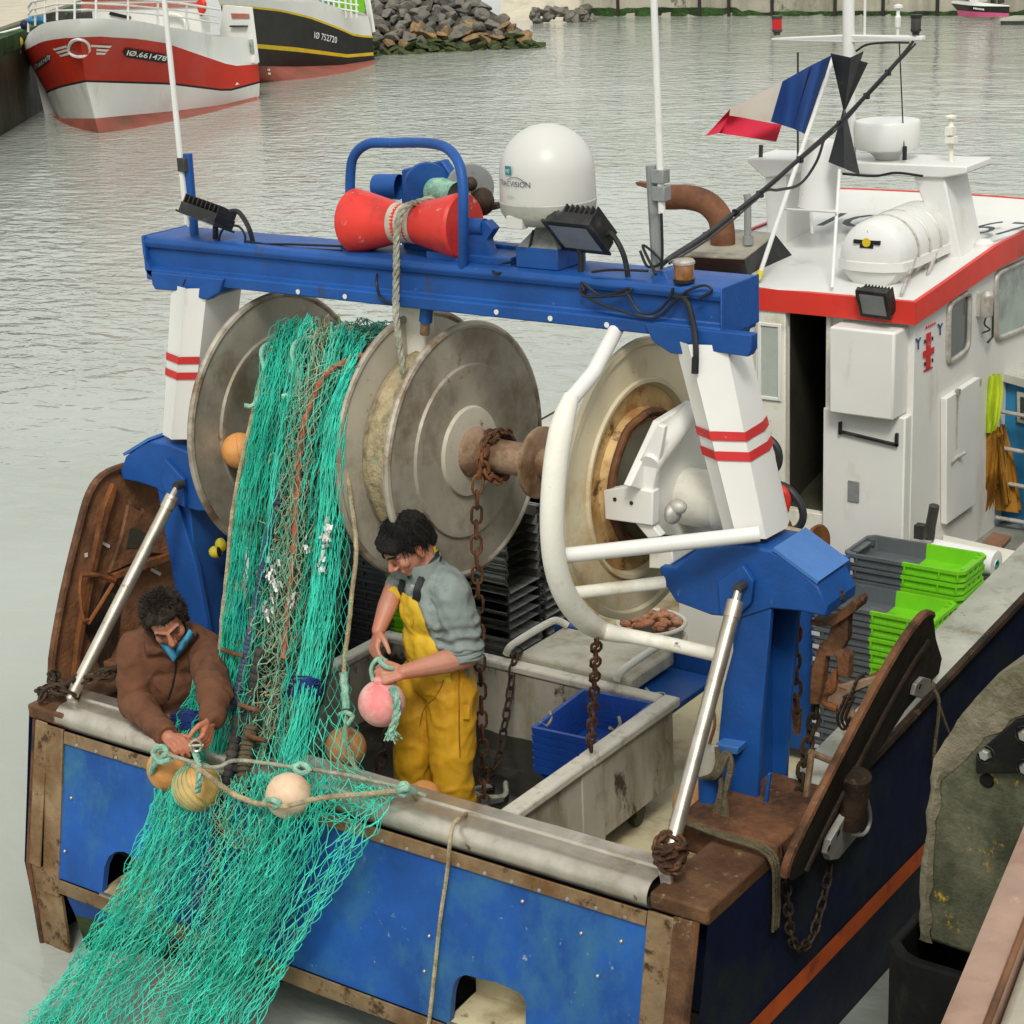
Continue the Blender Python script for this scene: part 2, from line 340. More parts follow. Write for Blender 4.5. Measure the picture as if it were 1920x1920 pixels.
def text(s, height, o, xd, yd, m, parent, name, lift=.004, width=None, label=None, shear=0., bold=0.):
    """lettering laid flat on a surface: o = left end of the baseline, xd along the line, yd up the letters"""
    cu = bpy.data.curves.new(name, 'FONT'); cu.body = s; cu.size = 1; cu.resolution_u = 3; cu.shear = shear; cu.offset = bold
    tmp = bpy.data.objects.new(name, cu); COL.objects.link(tmp)
    bpy.context.view_layer.update()
    dg = bpy.context.evaluated_depsgraph_get()
    me = bpy.data.meshes.new_from_object(tmp.evaluated_get(dg)); bpy.data.objects.remove(tmp)
    xs = [v.co.x for v in me.vertices]; ys = [v.co.y for v in me.vertices]
    x0, x1 = min(xs), max(xs); k = height/.7; kx = (width/(x1-x0)) if width else k
    xd = V(xd).normalized(); yd = V(yd); yd = (yd - xd*yd.dot(xd)).normalized(); nz = xd.cross(yd); o = V(o)
    for v in me.vertices: v.co = o + xd*((v.co.x-x0)*kx) + yd*(v.co.y*k) + nz*lift
    me.materials.clear(); me.materials.append(MATS[m])
    ob = bpy.data.objects.new(name, me); COL.objects.link(ob)
    if parent: put_under(ob, parent)
    if label: ob['label'] = label
    return ob
def chain(mb, pts, link=.05, w=.5, r=None, roll=0.):
    """links along a path, each turned a quarter to the next"""
    pl = [V(p) for p in pts]; L = sum((pl[i+1]-pl[i]).length for i in range(len(pl)-1))
    r = r or link*.13; step = link-2.4*r; n = max(1, int(L/step)); up0 = None
    for i in range(n):
        a = poly_at(pl, i/n); b = poly_at(pl, (i+1)/n); c = (a+b)/2; t = (b-a).normalized()
        if up0 is None: up0 = t.orthogonal().normalized()
        up = (up0 - t*up0.dot(t)).normalized(); up0 = up
        s = up if i % 2 else t.cross(up)
        if roll: s = Quaternion(t, roll) @ s
        hw = link*w*.5; hl = link*.5-hw; q = []
        for k in range(5): an = PI*k/4; q.append(c + t*(hl + hw*math.sin(an)) + s*(hw*math.cos(an)))
        for k in range(5): an = PI*k/4; q.append(c - t*(hl + hw*math.sin(an)) - s*(hw*math.cos(an)))
        mb.tube(q, r, 5, closed=True)
    return mb
def twisted(mb, pts, r, strands=3, pitch=None, seg=5):
    """laid rope: strands wound round the path"""
    pl = [V(p) for p in pts]; L = sum((pl[i+1]-pl[i]).length for i in range(len(pl)-1))
    pitch = pitch or r*7; n = max(6, int(L/pitch*6)); fr = []; up = None
    for i in range(n+1):
        p = poly_at(pl, i/n); a = poly_at(pl, max(0, i-.5)/n); b = poly_at(pl, min(n, i+.5)/n); t = (b-a).normalized()
        if up is None: up = t.orthogonal().normalized()
        up = (up - t*up.dot(t)).normalized(); fr.append((p, up.copy(), t.cross(up)))
    for s in range(strands):
        q = []
        for i, (p, a, b) in enumerate(fr):
            an = 2*PI*s/strands + 2*PI*i/6; q.append(p + (a*math.cos(an) + b*math.sin(an))*r*.5)
        mb.tube(q, r*.58, seg)
    return mb
# ---------------------------------------------------------------- camera, sky, sun
cd = bpy.data.cameras.new('camera'); cam = bpy.data.objects.new('camera', cd); COL.objects.link(cam)
cam.matrix_world = Matrix.Translation(C0) @ CAM.to_4x4()
cd.sensor_width = 36; cd.lens = FOC*36/1920; cd.clip_start = .1; cd.clip_end = 2000
scene.camera = cam
SUN_EL, SUN_AZ = math.radians(48), math.radians(146)      # azimuth measured clockwise from +Y
w = bpy.data.worlds.new('World'); scene.world = w; w.use_nodes = True
nt = w.node_tree; bg = nt.nodes['Background']
sky = nt.nodes.new('ShaderNodeTexSky'); sky.sky_type = 'NISHITA'; sky.sun_disc = False
sky.sun_elevation = SUN_EL; sky.sun_rotation = SUN_AZ; sky.dust_density = 4; sky.air_density = 1.0; sky.ozone_density = 1
hs = nt.nodes.new('ShaderNodeHueSaturation'); hs.inputs['Saturation'].default_value = .12
mx = nt.nodes.new('ShaderNodeMix'); mx.data_type = 'RGBA'; mx.inputs[0].default_value = .5; mx.inputs[7].default_value = (8.9, 9.1, 8.85, 1)
nt.links.new(sky.outputs[0], hs.inputs['Color']); nt.links.new(hs.outputs[0], mx.inputs[6]); nt.links.new(mx.outputs[2], bg.inputs['Color'])
bg.inputs['Strength'].default_value = .136
sl = bpy.data.lights.new('sun', 'SUN'); sl.energy = 1.75; sl.angle = math.radians(13); sl.color = (1, .96, .88)
so = bpy.data.objects.new('sun', sl); COL.objects.link(so)
sd = V((math.sin(SUN_AZ)*math.cos(SUN_EL), math.cos(SUN_AZ)*math.cos(SUN_EL), math.sin(SUN_EL)))
so.rotation_euler = sd.to_track_quat('Z', 'Y').to_euler(); so.location = sd*60
scene.view_settings.view_transform = 'Standard'; scene.view_settings.look = 'None'; scene.view_settings.exposure = 0; scene.view_settings.gamma = 1
scene.cycles.max_bounces = 6; scene.cycles.use_denoising = True

# ---------------------------------------------------------------- harbour water
def water_mat():
    m = bpy.data.materials.new('water'); m.use_nodes = True; nt = m.node_tree; N = nt.nodes; L = nt.links; b = N['Principled BSDF']
    b.inputs['Base Color'].default_value = (.20, .215, .155, 1); b.inputs['Roughness'].default_value = .05; b.inputs['IOR'].default_value = 1.33
    tc = N.new('ShaderNodeTexCoord')
    def nz(scale, det, off=0, sy=1., dist=0.):
        mp = N.new('ShaderNodeMapping'); mp.inputs['Scale'].default_value = (scale, scale*sy, 1); mp.inputs['Location'].default_value = (off, off, 0); mp.inputs['Rotation'].default_value = (0, 0, math.radians(-36))
        L.new(tc.outputs['Object'], mp.inputs[0]); n = N.new('ShaderNodeTexNoise'); n.inputs['Scale'].default_value = 1; n.inputs['Detail'].default_value = det; n.inputs['Distortion'].default_value = dist
        L.new(mp.outputs[0], n.inputs['Vector']); return n.outputs['Fac']
    def math_(op, a, c):
        x = N.new('ShaderNodeMath'); x.operation = op
        for i, q in enumerate((a, c)):
            if isinstance(q, (int, float)): x.inputs[i].default_value = q
            else: L.new(q, x.inputs[i])
        return x.outputs[0]
    big = N.new('ShaderNodeMapRange'); L.new(nz(.055, 2, 1.5), big.inputs[0]); big.inputs[1].default_value = .42; big.inputs[2].default_value = .62; big.inputs[3].default_value = .2; big.inputs[4].default_value = .85
    ripple = math_('MULTIPLY', nz(2.6, 3, 0, 1.7, .4), big.outputs[0])
    swell = math_('MULTIPLY', nz(.75, 2, 9., 1.5), .55)
    h = math_('ADD', ripple, swell)
    bp = N.new('ShaderNodeBump'); bp.inputs['Strength'].default_value = 1.; bp.inputs['Distance'].default_value = .075
    L.new(h, bp.inputs['Height']); L.new(bp.outputs[0], b.inputs['Normal'])
    # turbid patches
    r = N.new('ShaderNodeMix'); r.data_type = 'RGBA'; r.inputs[6].default_value = (.28, .30, .25, 1); r.inputs[7].default_value = (.43, .455, .405, 1)
    L.new(nz(.3, 3, 20.), r.inputs[0]); L.new(r.outputs[2], b.inputs['Base Color'])
    MATS['water'] = m
water_mat()
mb = MB(); mb.add([(-400, -120, 0), (300, -120, 0), (300, 400, 0), (-400, 400, 0)], [(0,1,2,3)])
tag(mb.build('water', 'water'), kind='structure')
mb = MB(); mb.add([(-400, -120, -6), (300, -120, -6), (300, 400, -6), (-400, 400, -6)], [(0,1,2,3)])
tag(mb.build('seabed', 'concrete_wet'), kind='structure')

# ---------------------------------------------------------------- quay under the camera
QA, QB, QC, QD = Z(1770, 1920, 3.0), Z(1920, 1560, 3.0), Z(1857, 1920, 3.0), Z(1920, 1727, 3.0)
qd = (QB-QA).normalized(); qn = V((qd.y, -qd.x, 0)); qw = max(.05, (QC-QA).dot(qn))
q0, q1 = QA - qd*7, QA + qd*9
mb = MB(); mb.prism([q0 + qn*(qw+.004) + V((0,0,-.02)), q1 + qn*(qw+.004) + V((0,0,-.02)), q1 + qn*9 + V((0,0,-.02)), q0 + qn*9 + V((0,0,-.02))], (0, 0, -9))
q = mb.build('quay', 'concrete', bevel=.015); tag(q, kind='structure')
mb = MB(); mb.prism([q0 + qn*.03 + V((0,0,-.2)), q1 + qn*.03 + V((0,0,-.2)), q1 + qn*(qw+.002) + V((0,0,-.2)), q0 + qn*(qw+.002) + V((0,0,-.2))], (0, 0, -8.8)); tag(mb.build('quay', 'concrete_wet'), kind='structure')
mb = MB(); mb.span((2.28, -3.2, -3), (3.6, 2.2, .16)); tag(mb.build('quay', 'shade_ledge', bevel=.05), kind='structure')  # added block: covers pale water where the hull gap should be in shade
er = empty('edge_beam', QA, 'rusty pinkish steel beam along the lip of the quay, bottom right', 'steel beam')
pr = [(.0, -.18), (-.012, -.03), (-.006, -.006), (.012, .0), (qw-.012, .0), (qw, -.008), (qw, -.18)]
mb = MB(); mb.sheet([[q0 + qn*x + V((0,0,z)) for x, z in pr], [q1 + qn*x + V((0,0,z)) for x, z in pr]]); mb.build('beam', 'edge_steel', er, bevel=0)
mb = MB(); mb.tube([q0 + qn*(qw-.004) + V((0,0,.001)), q1 + qn*(qw-.004) + V((0,0,.001))], .006, 6); mb.build('weld_seam', 'rust', er)

# timber fender on the quay face, with its bolted bracket and the black sleeve at its foot
fr = empty('timber_fender', (3.0, .1, .3), 'weathered mossy timber fender with yellow lichen and a bolted black bracket', 'fender')
f0 = [(1752, 1480), (1733, 1700), (1738, 1765), (1990, 1850), (2060, 1300), (2000, 1200), (1920, 1252), (1842, 1310), (1775, 1405)]
pts = [Y(x, y, 0.) for x, y in f0]
mb = MB(); mb.prism(pts, (0, .30, 0)); 
# the weathered rim of the boat-side edge
ob = mb.build('timber', ['fender_timber', 'fender_edge'], fr, bevel=.018)
edge = [Y(x-2, y-2, -.004) for x, y in [(1734, 1765), (1731, 1700), (1750, 1480), (1773, 1404), (1840, 1308), (1920, 1250), (2000, 1198)]]
inn = [Y(x, y, -.004) for x, y in [(1748, 1764), (1745, 1700), (1762, 1492), (1800, 1440), (1866, 1375), (1945, 1330), (2010, 1290)]]
rows = []
for a, b in zip(smooth_path(edge, 8), smooth_path(inn, 8)):
    rows.append([a + V((-.012, .31, -.01)), a + V((-.014, .15, -.004)) + V((noise.noise(a*9), 0, noise.noise(a*8+V((3,3,3)))))*.012, a + V((-.010, 0, 0)) + V((noise.noise(a*14), 0, noise.noise(a*13)))*.014, a.lerp(b, .5) + V((0, -.014, 0)), b + V((noise.noise(b*15), 0, noise.noise(b*14)))*.022])
MB().sheet(rows).build('worn_edge', 'fender_edge', fr, sharp=60)
mb = MB(); mb.prism([Y(x, y, -.03) for x, y in [(1829, 1415), (1902, 1352), (1990, 1340), (2050, 1450), (1829, 1452)]], (0, .026, 0))
br = mb.build('bracket', 'bracket_black', fr, bevel=.006)
for px, py in ((1848, 1414), (1922, 1378), (1924, 1440)):
    c = Y(px, py, -.03); mb = MB(); mb.lathe([(0, .016), (.015, .016), (.020, .010), (.021, 0)], c, (0,-1,0), 6); mb.lathe([(.03, .004), (.03, 0)], c, (0,-1,0), 16); mb.build('bolt', 'bolt_steel', br)
mb = MB(); c = Y(1850, 1464, -.005); mb.lathe([(0, .004), (.02, .004), (.024, .0)], c, (0,-1,0), 14); mb.build('bolt_hole', 'bracket_black', fr)
sl_ = MB()
a, b, c_, d_ = Y(1722, 1690, .02), Y(1709, 1752, -.16), Y(1830, 1800, -.16), Y(1960, 1850, -.16)
out = [a, b, c_, d_]
base = Y(1702, 1860, -.16).z
rim_z = (b.z + c_.z)/2
ring = [V((2.50, .34, 0)), V((2.50, -.10, 0)), V((2.56, -.17, 0)), V((2.62, -.19, 0)), V((3.3, -.19, 0)), V((3.3, .34, 0))]
ring = [V((p.x, p.y, 0)) for p in ring]
top = [p + V((0,0,1.30)) for p in ring]; bot = [p + V((0,0,.98)) for p in ring]
inn = [V((2.535, .32, 1.30)), V((2.535, -.085, 1.30)), V((2.585, -.135, 1.30)), V((2.63, -.15, 1.30)), V((3.27, -.15, 1.30)), V((3.27, .32, 1.30))]
inb = [p - V((0,0,.28)) for p in inn]
bt2 = [V((p.x*.97+.08, p.y*.9, .955)) for p in ring]
sl_.sheet([inb, inn, top, bot, bt2], closed=True); sl_.add(bt2, [(5,4,3,2,1,0)]); sl_.add(inb, [(0,1,2,3,4,5)])
sv = empty('rubber_fender', (2.9, .1, .95), 'black rubber fender block wrapped round the foot of the mossy timber', 'fender')
sl_.build('sleeve', 'bracket_black', sv, bevel=.015)
mb = MB(); mb.span((2.64, -.08, -5), (2.72, .1, .97)); mb.span((2.62, -.1, -5), (2.66, .02, .96)); mb.build('pile', 'fender_edge', sv)
# underside brace of the fender back to the quay
mb = MB(); mb.span((2.9, .32, 1.5), (3.6, .5, 1.9)); mb.build('strut', 'fender_timber', fr)
# ================================================================ THE BOAT: hull, gantry, drums
boat = empty('fishing_boat', (0, 3, 0), 'blue and white fishing boat with net drums under a blue gantry', 'fishing boat')
DK = .42
def half(y): return 1.78 if y < 4 else max(.06, 1.78*(1-((y-4)/7.2)**2.2))
def sheer(y): return 1.13 + .075*max(0, y-.4)
def rake(z): return -.02 - .15*max(0, min(1, (1.08-z)/.66))
ys = [0, .3, .6, 1, 1.5, 2, 2.5, 3, 3.5, 4, 4.7, 5.4, 6.2, 7, 8, 9, 10, 11]
mb = MB()
for sx in (1, -1):
    rows = []
    for fz, k in ((-.5, .93), (0, .975), (.42, .995), (.8, 1.), (None, 1.)):
        row = []
        for i, y in enumerate(ys):
            z = sheer(y)-.012 if fz is None else fz
            yy = rake(z) if i == 0 else y
            row.append((sx*half(y)*k, yy, z))
        rows.append(row)
    mb.sheet(rows)
    mb.sheet([[(sx*(half(y)-.10), y if i else .12, sheer(y)-.012) for i, y in enumerate(ys)], [(sx*(half(y)-.10), y if i else .12, DK) for i, y in enumerate(ys)]])
mb.build('hull', 'hull_blue', boat, sharp=50)
mb = MB()
for sx in (1, -1):
    mb.sheet([[(sx*(half(y)*.9955+.004), y if i else -.1, z) for i, y in enumerate(ys)] for z in (.415, .505)])
mb.build('hull_stripe', 'hull_stripe', boat)
mb = MB(); mb.sheet([[(-half(y)+.1, y, DK), (half(y)-.1, y, DK)] for y in [.1]+ys[1:]]); mb.build('deck', 'deck_beige', boat)
# bulwark caps
for sx in (1, -1):
    mb = MB(); q = []
    for y in [.98, 1.3]+ys[4:]:
        h = half(y); z = sheer(y)
        q.append([(sx*(h+.012), y, z-.03), (sx*(h+.012), y, z+.012), (sx*(h-.2), y, z+.012), (sx*(h-.2), y, z-.03)])
    mb.sheet(q); mb.build('bulwark_cap', 'cap_grey', boat, sharp=30)
    mb = MB(); mb.tube([(sx*(half(y)+.022), y, sheer(y)-.005) for y in [.98]+ys[4:]], .022, 8); mb.build('rubbing_strip', 'rust_dark', boat)
    mb = MB(); mb.span((sx*1.54, -.025, 1.085), (sx*1.785, .47, 1.155)); mb.build('corner_cap', 'rust_frame', boat, bevel=.012); mb = MB(); mb.span((sx*1.62, .10, .62), (sx*1.745, .5, 1.085)); mb.build('corner_block', 'hull_blue', boat, bevel=.01)
    mb = MB(); mb.span((sx*1.36, .46, 1.05), (sx*1.80, 1.0, 1.185)); foot = mb.build('gantry_foot', 'rust', boat, bevel=.012); mb = MB(); mb.span((sx*1.55, .47, .62), (sx*1.75, .99, 1.05)); mb.build('foot_web', 'hull_blue', foot, bevel=.012)  # web takes the near-black hull colour for the shade on its rusty face
# transom: blue panel with two freeing ports
TN = V((0, -.66, .15)).normalized(); TO = V((0, -.02, 1.08))
def T(px, py, off=0.): return PL(px, py, TO + TN*off, TN)
def tz(x, z, off=0.): return V((x, rake(z), z)) + TN*off
def port_(ps): return [T(*p) for p in ps]
r_notch = port_([(842, 1903), (847, 1862), (853, 1840), (862, 1831), (873, 1828), (900, 1835), (927, 1841), (950, 1850), (972, 1860), (982, 1870), (986, 1886), (986, 1956)])
l_notch = port_([(190, 1658), (196, 1625), (204, 1606), (216, 1597), (232, 1597), (262, 1612), (285, 1630), (292, 1645), (292, 1700)])
zb = .395
for nn in (r_notch, l_notch):
    nn[0] = tz(nn[0].x, zb); nn[-1] = tz(nn[-1].x, zb)
out = [tz(-1.64, 1.05), tz(-1.64, zb)] + l_notch + r_notch + [tz(1.64, zb), tz(1.64, 1.05)]
mb = MB(); mb.prism(out, TN*-.03); tr = mb.build('transom', 'transom_blue', boat)
for nn in (l_notch, r_notch):
    x0, x1 = nn[0].x-.02, nn[-1].x+.02; mb = MB()
    mb.sheet([[(x0, -.16, .40), (x1, -.16, .40)], [(x0, .04, .42), (x1, .04, .42)], [(x0, .05, .66), (x1, .05, .66)]]); mb.build('freeing_port', 'deck_beige', tr)
    mb = MB(); mb.span((nn[0].x, -.185, .385), (nn[-1].x, -.165, .405)); mb.build('sill', 'stainless', tr)
for s in (-1, 1):
    x = 1.595*s; mb = MB(); mb.prism([tz(x-.055, 1.082, .004), tz(x+.055, 1.082, .004), tz(x+.055, .30, .004), tz(x-.055, .30, .004)], TN*.016)
    mb.prism([V((x-.055, -.175, .30)), V((x+.055, -.175, .30)), V((x+.055, -.165, -.4)), V((x-.055, -.165, -.4))], (0, .02, 0)); mb.build('corner_post', 'steel_frame', boat, bevel=.004)
    mb = MB(); mb.prism([tz(s*1.646, 1.09, .006), tz(s*1.735, 1.09, .0), tz(s*1.735, .42, .0), tz(s*1.646, .42, .006)], TN*.012)
    mb.prism([V((s*1.646, -.172, .42)), V((s*1.735, -.172, .42)), V((s*1.725, -.162, -.45)), V((s*1.646, -.162, -.45))], (0, .02, 0)); mb.build('corner_edge', 'steel_frame' if s < 0 else 'rust_frame', boat, bevel=.006)
    mb = MB(); mb.tube([tz(s*1.735, 1.09, .004), tz(s*1.735, .42, .004), V((s*1.722, -.16, -.4))], .014, 6); mb.build('corner_seam', 'rust', boat)
mb = MB(); mb.prism([tz(-1.535, 1.075, .004), tz(-1.535, 1.02, .004), tz(1.535, 1.02, .004), tz(1.535, 1.075, .004)], TN*.012)
ts = mb.build('rail_strip', 'steel_frame', boat, bevel=.003)
mb = MB()
for k in range(24): mb.lathe([(0, .005), (.006, .004), (.009, 0)], tz(-1.45+k*.126, 1.03, .016), TN, 8)
mb.build('screw_row', 'grey_metal', ts)
mb = MB(); mb.prism([tz(-1.535, .392, .004), (-1.535, -.178, .325), (0, -.165, .30), (1.535, -.178, .325), tz(1.535, .392, .004)], (0, -.012, .003)); mb.build('knuckle_strip', ['steel_frame'], boat, bevel=.003)
mb = MB(); xs = [-1.5+.25*k for k in range(13)]
mb.sheet([[(x, -.172+.04*(1-(x/1.5)**2), .31) for x in xs], [(x, -.14+.12*(1-(x/1.5)**2), .20) for x in xs]]); mb.build('tuck', 'transom_blue', boat)
mb = MB(); mb.sheet([[(x, -.14+.12*(1-(x/1.5)**2), .20) for x in xs], [(x, -.1+.3*(1-(x/1.5)**2), 0) for x in xs], [(x, .1+.4*(1-(x/1.5)**2), -.4) for x in xs]]); mb.build('algae_band', 'algae', boat)
mb = MB()
for px, py in ((805, 1755), (796, 1821), (1121, 1830), (1090, 1750), (122, 1596), (134, 1496), (1165, 1765), (980, 1690)):
    MB().ball(T(px, py, .002), .0085, 10, 6).build('rivet', 'bolt_steel', tr)
# the stainless stern rail: half pipe with a ledge behind
mb = MB(); pr = [(.085, 1.062)]
for k in range(13): an = PI*(1.28-k/12*.78); pr.append((.035+.062*math.cos(an), 1.118+.058*math.sin(an)))
pr += [(.10, 1.178), (.105, 1.188), (.175, 1.186), (.175, 1.10)]
n = 26; mb.sheet([[(-1.60+3.13*i/n, y + .003*noise.noise(V((i*.7, y*9, 1))), z + .003*noise.noise(V((i*.6, z*7, 4)))) for y, z in pr] for i in range(n+1)])
mb.build('stern_rail', 'stainless', boat, sharp=50)
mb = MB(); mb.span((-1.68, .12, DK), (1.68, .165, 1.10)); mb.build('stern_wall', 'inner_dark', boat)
mb = MB(); mb.span((-1.60, .16, 1.10), (1.5, .24, 1.115)); mb.build('rail_ledge', 'rust_dark', boat)

# ---------------------------------------------------------------- gantry
gan = MB()
BX0, BX1 = -1.575, 1.395
pr = [(.800, 2.985), (.800, 3.035), (.830, 3.045), (.830, 3.125), (.812, 3.135), (.803, 3.155), (.812, 3.176), (.83, 3.183), (1.08, 3.183), (1.08, 2.985)]
gan.prism([(BX0, y, z) for y, z in pr], (BX1-BX0, 0, 0))
beam = gan.build('gantry_beam', 'blue_paint', boat, bevel=.006)
for s in (-1, 1):
    mb = MB()   # bolted seat under each end of the beam
    mb.prism([(s*1.08, .785, 3.03), (s*1.11, .785, 2.965), (s*1.19, .785, 2.925), (s*1.28, .785, 2.93), (s*1.38, .785, 2.95), (s*1.515, .785, 2.945), (s*1.53, .785, 2.97), (s*1.53, .785, 3.028)], (0, .05, 0)); mb.prism([(s*1.08, .835, 3.03), (s*1.12, .835, 2.96), (s*1.20, .835, 2.93), (s*1.38, .835, 2.95), (s*1.40, .835, 3.03)], (0, .21, 0))
    if s > 0: mb.prism([(1.394, .80, 3.0), (1.402, .80, 3.0), (1.402, .80, 3.186), (1.394, .80, 3.186)], (0, .29, 0))
    else: mb.prism([(-1.585, .80, 3.10), (-1.585, .80, 3.186), (-1.57, .80, 3.186), (-1.57, .80, 3.03), (-1.53, .80, 3.0)], (0, .29, 0))
    mb.build('beam_end', 'blue_paint', beam, bevel=.008)
mb = MB()
for px, py in ((299, 518.6), (559, 547), (647, 556), (931, 585), (1032, 597), (1138, 609), (1246, 620), (1394, 634)):
    mb.lathe([(0, .003), (.011, .003), (.011, 0)], Y(px, py, .797), (0,-1,0), 10)
mb.build('bolt', 'white_clean', beam)  # flange holes drawn as white discs, for the bright water behind them

def leg_sec(z):
    t = (2.97-z)/.72
    return [V((1.185+.215*t, .93, z)), V((1.20+.20*t, .80, z)), V((1.275+.195*t, .765, z)), V((1.285+.195*t, .755, z)), V((1.30+.195*t, .765, z)), V((1.42+.16*t, .80, z)), V((1.395+.195*t, .95, z)), V((1.38+.18*t, 1.03, z)), V((1.2+.2*t, 1.03, z))]
def mir(pts, s): return [V((p[0]*s, p[1], p[2])) for p in pts]
wing = [(1235, 1063), (1267, 1066), (1311, 1025), (1395, 1024), (1446, 1033), (1478, 1052), (1530, 1096), (1551, 1136), (1549, 1157), (1500, 1147), (1446, 1142), (1391, 1160), (1333, 1154), (1267, 1129), (1240, 1085)]
wing = [Y(x, y, .76) for x, y in wing]
col_f = [Y(x, y, .765) for x, y in [(1391, 1156), (1446, 1140), (1427, 1362), (1416, 1560), (1376, 1568), (1342, 1470), (1346, 1392), (1356, 1287)]]
for s in (1, -1):
    mb = MB(); rows = [mir(leg_sec(z), s) for z in (2.975, 2.7, 2.5, 2.25)]; mb.sheet(rows, closed=True)
    leg = mb.build('gantry_leg', 'white_paint', boat, bevel=0, sharp=25)
    mb = MB()
    for z0, z1 in ((2.545, 2.58), (2.62, 2.655)):
        rows = []
        for z in (z0, z1):
            q = leg_sec(z); cc = V((sum(p.x for p in q)/9, sum(p.y for p in q)/9, z)); rows.append([p + (p-cc).normalized()*.006 for p in q[1:8]])
        rows = [mir([V((p.x, p.y, p.z)) for p in r], s) for r in rows]; mb.sheet(rows)
    mb.build('red_band', 'red_stripe', leg)
    mb = MB(); mb.prism(mir(wing, s), (0, .25, 0)); sh = mb.build('gantry_shoulder', 'blue_paint', boat, bevel=.008, sharp=12)
    wa, wb = wing[4] + V((.012, -.004, .016)), wing[6] + V((.012, -.004, .016))
    mb = MB(); mb.prism(mir([wa, wb, wb + V((0, .262, 0)), wa + V((0, .262, 0))], s), V((-.006*s, 0, -.012))); mb.build('shoulder_plate', 'blue_paint_pale', sh)
    mb = MB()
    mb.prism(mir(col_f, s), (0, .03, 0)); mb.prism([p + V((0, .24, 0)) for p in mir(col_f, s)], (0, .03, 0))
    x0 = 1.45*s; mb.prism(mir([V((1.44, .79, 2.0)), V((1.50, .79, 2.0)), V((1.50, .79, 1.16)), V((1.44, .79, 1.16))], s), (0, .22, 0))
    mb.prism(mir([Y(1425, 1545, .745), Y(1438, 1450, .745), Y(1444, 1452, .745), Y(1432, 1552, .745)], s), (0, .02, 0))
    mb.build('gantry_column', 'blue_paint', boat, bevel=.005)
    mb = MB()
    for dx, dy in ((0, 0), (.07, .07)): MB().lathe([(0, .035), (.012, .035), (.012, .02), (.02, .02), (.02, 0)], V((s*(1.80+dx*.6), .82+dy, 2.03)), (0,0,1), 8).build('bolt', 'dark_metal', sh)
# gusset round the strut lug
mb = MB(); mb.prism([Y(x, y, .735) for x, y in [(1345, 1090), (1392, 1060), (1412, 1090), (1408, 1130), (1388, 1152), (1350, 1155)]], (0, .025, 0)); mb.build('strut_lug', 'blue_paint', boat, bevel=.004)
mb = MB(); mb.prism(mir([Y(x, y, .735) for x, y in [(1345, 1090), (1392, 1060), (1412, 1090), (1408, 1130), (1388, 1152), (1350, 1155)]], -1), (0, .025, 0)); mb.build('strut_lug', 'blue_paint', boat, bevel=.004)
# stainless struts from the shoulders down to the stern rail
for a, b in (((Y(1386, 1102, .70)), (Y(1247, 1632, .06))), (Y(334, 910, .70), Y(132, 1310, .06))):
    mb = MB(); d = b-a
    mb.tube([a+d*.08, b], .029, 14); mb.tube([a+d*.0, a+d*.1], [.014, .02], 10); mb.tube([a+d*.05, a+d*.11], .033, 12)
    st = mb.build('strut', 'stainless', boat)
    mb = MB(); mb.lathe([(0, .02), (.02, .02), (.02, -.03), (0, -.03)], a, (0,-1,0), 10); mb.build('strut_pin', 'dark_metal', st)
    mb = MB(); mb.prism([b+V((-.035, 0, .03)), b+V((.03, 0, .03)), b+V((.02, 0, -.06)), b+V((-.02, 0, -.08))], (0, .02, 0)); mb.build('clevis', 'galvanised', st, bevel=.004)
# centre hanger of the drum shaft
mb = MB(); mb.prism([Y(x, y, .93) for x, y in [(745, 560), (794, 566), (800, 700), (758, 720)]], (0, .07, 0)); mb.build('centre_hanger', 'white_worn', boat, bevel=.006)
mb = MB(); mb.tube([Y(802, 565, .86), Y(798, 603, .86)], .028, 12); mb.build('pipe_stub', 'blue_paint', boat)
mb = MB(); mb.tube([Y(798, 600, .86), Y(796, 626, .87)], .020, 12); mb.build('pipe_end', 'hub_rust', boat)

# ---------------------------------------------------------------- drums on one shaft
AY, AZ = 1.0, 2.335
def drum(prof, name, m, par=boat, seg=72, sharp=30):
    mb = MB(); mb.lathe([(r, x) for x, r in prof], (0, AY, AZ), (1,0,0), seg); return mb.build(name, m, par, sharp=sharp)
def flange(x, r, name, m, rim, ring=.40, th=.022):
    f = drum([(x-th, 0), (x-th, r-.02), (x, r-.02), (x, ring+.012), (x+.012, ring+.006), (x+.012, ring-.02), (x+.002, ring-.05), (x+.006, .1), (x+.006, 0)], name, m)
    mb = MB(); mb.tube([(x-th*.4, AY+(r-.012)*math.cos(2*PI*k/80), AZ+(r-.012)*math.sin(2*PI*k/80)) for k in range(80)], .017, 8, closed=True); mb.build('rim', rim, f)
    return f
nd = drum([(-1.02, .20), (-.2, .20)], 'net_drum_core', 'net_dark')
flange(-1.0, .592, 'drum_flange', 'drum_grey', 'drum_rim')
flange(-.185, .58, 'drum_flange', 'drum_pale', 'drum_rim')
rl = drum([(-.18, .42), (-.14, .44), (-.10, .435), (-.05, .445), (.0, .44), (.03, .42)], 'rope_reel', 'rope_beige')
f2 = flange(.055, .552, 'drum_flange', 'drum_grey', 'drum_rim', ring=.365)
drum([(.05, .20), (.075, .19), (.082, .13), (.082, 0)], 'flange_boss', 'drum_pale', f2)
drum([(.05, 0), (.05, .115), (.10, .105), (.13, .072), (.43, .07)], 'drum_shaft', 'hub_rust')
drum([(.415, 0), (.415, .150), (.432, .152), (.438, .14), (.438, .06), (.6, .06)], 'shaft_disc', 'hub_rust')
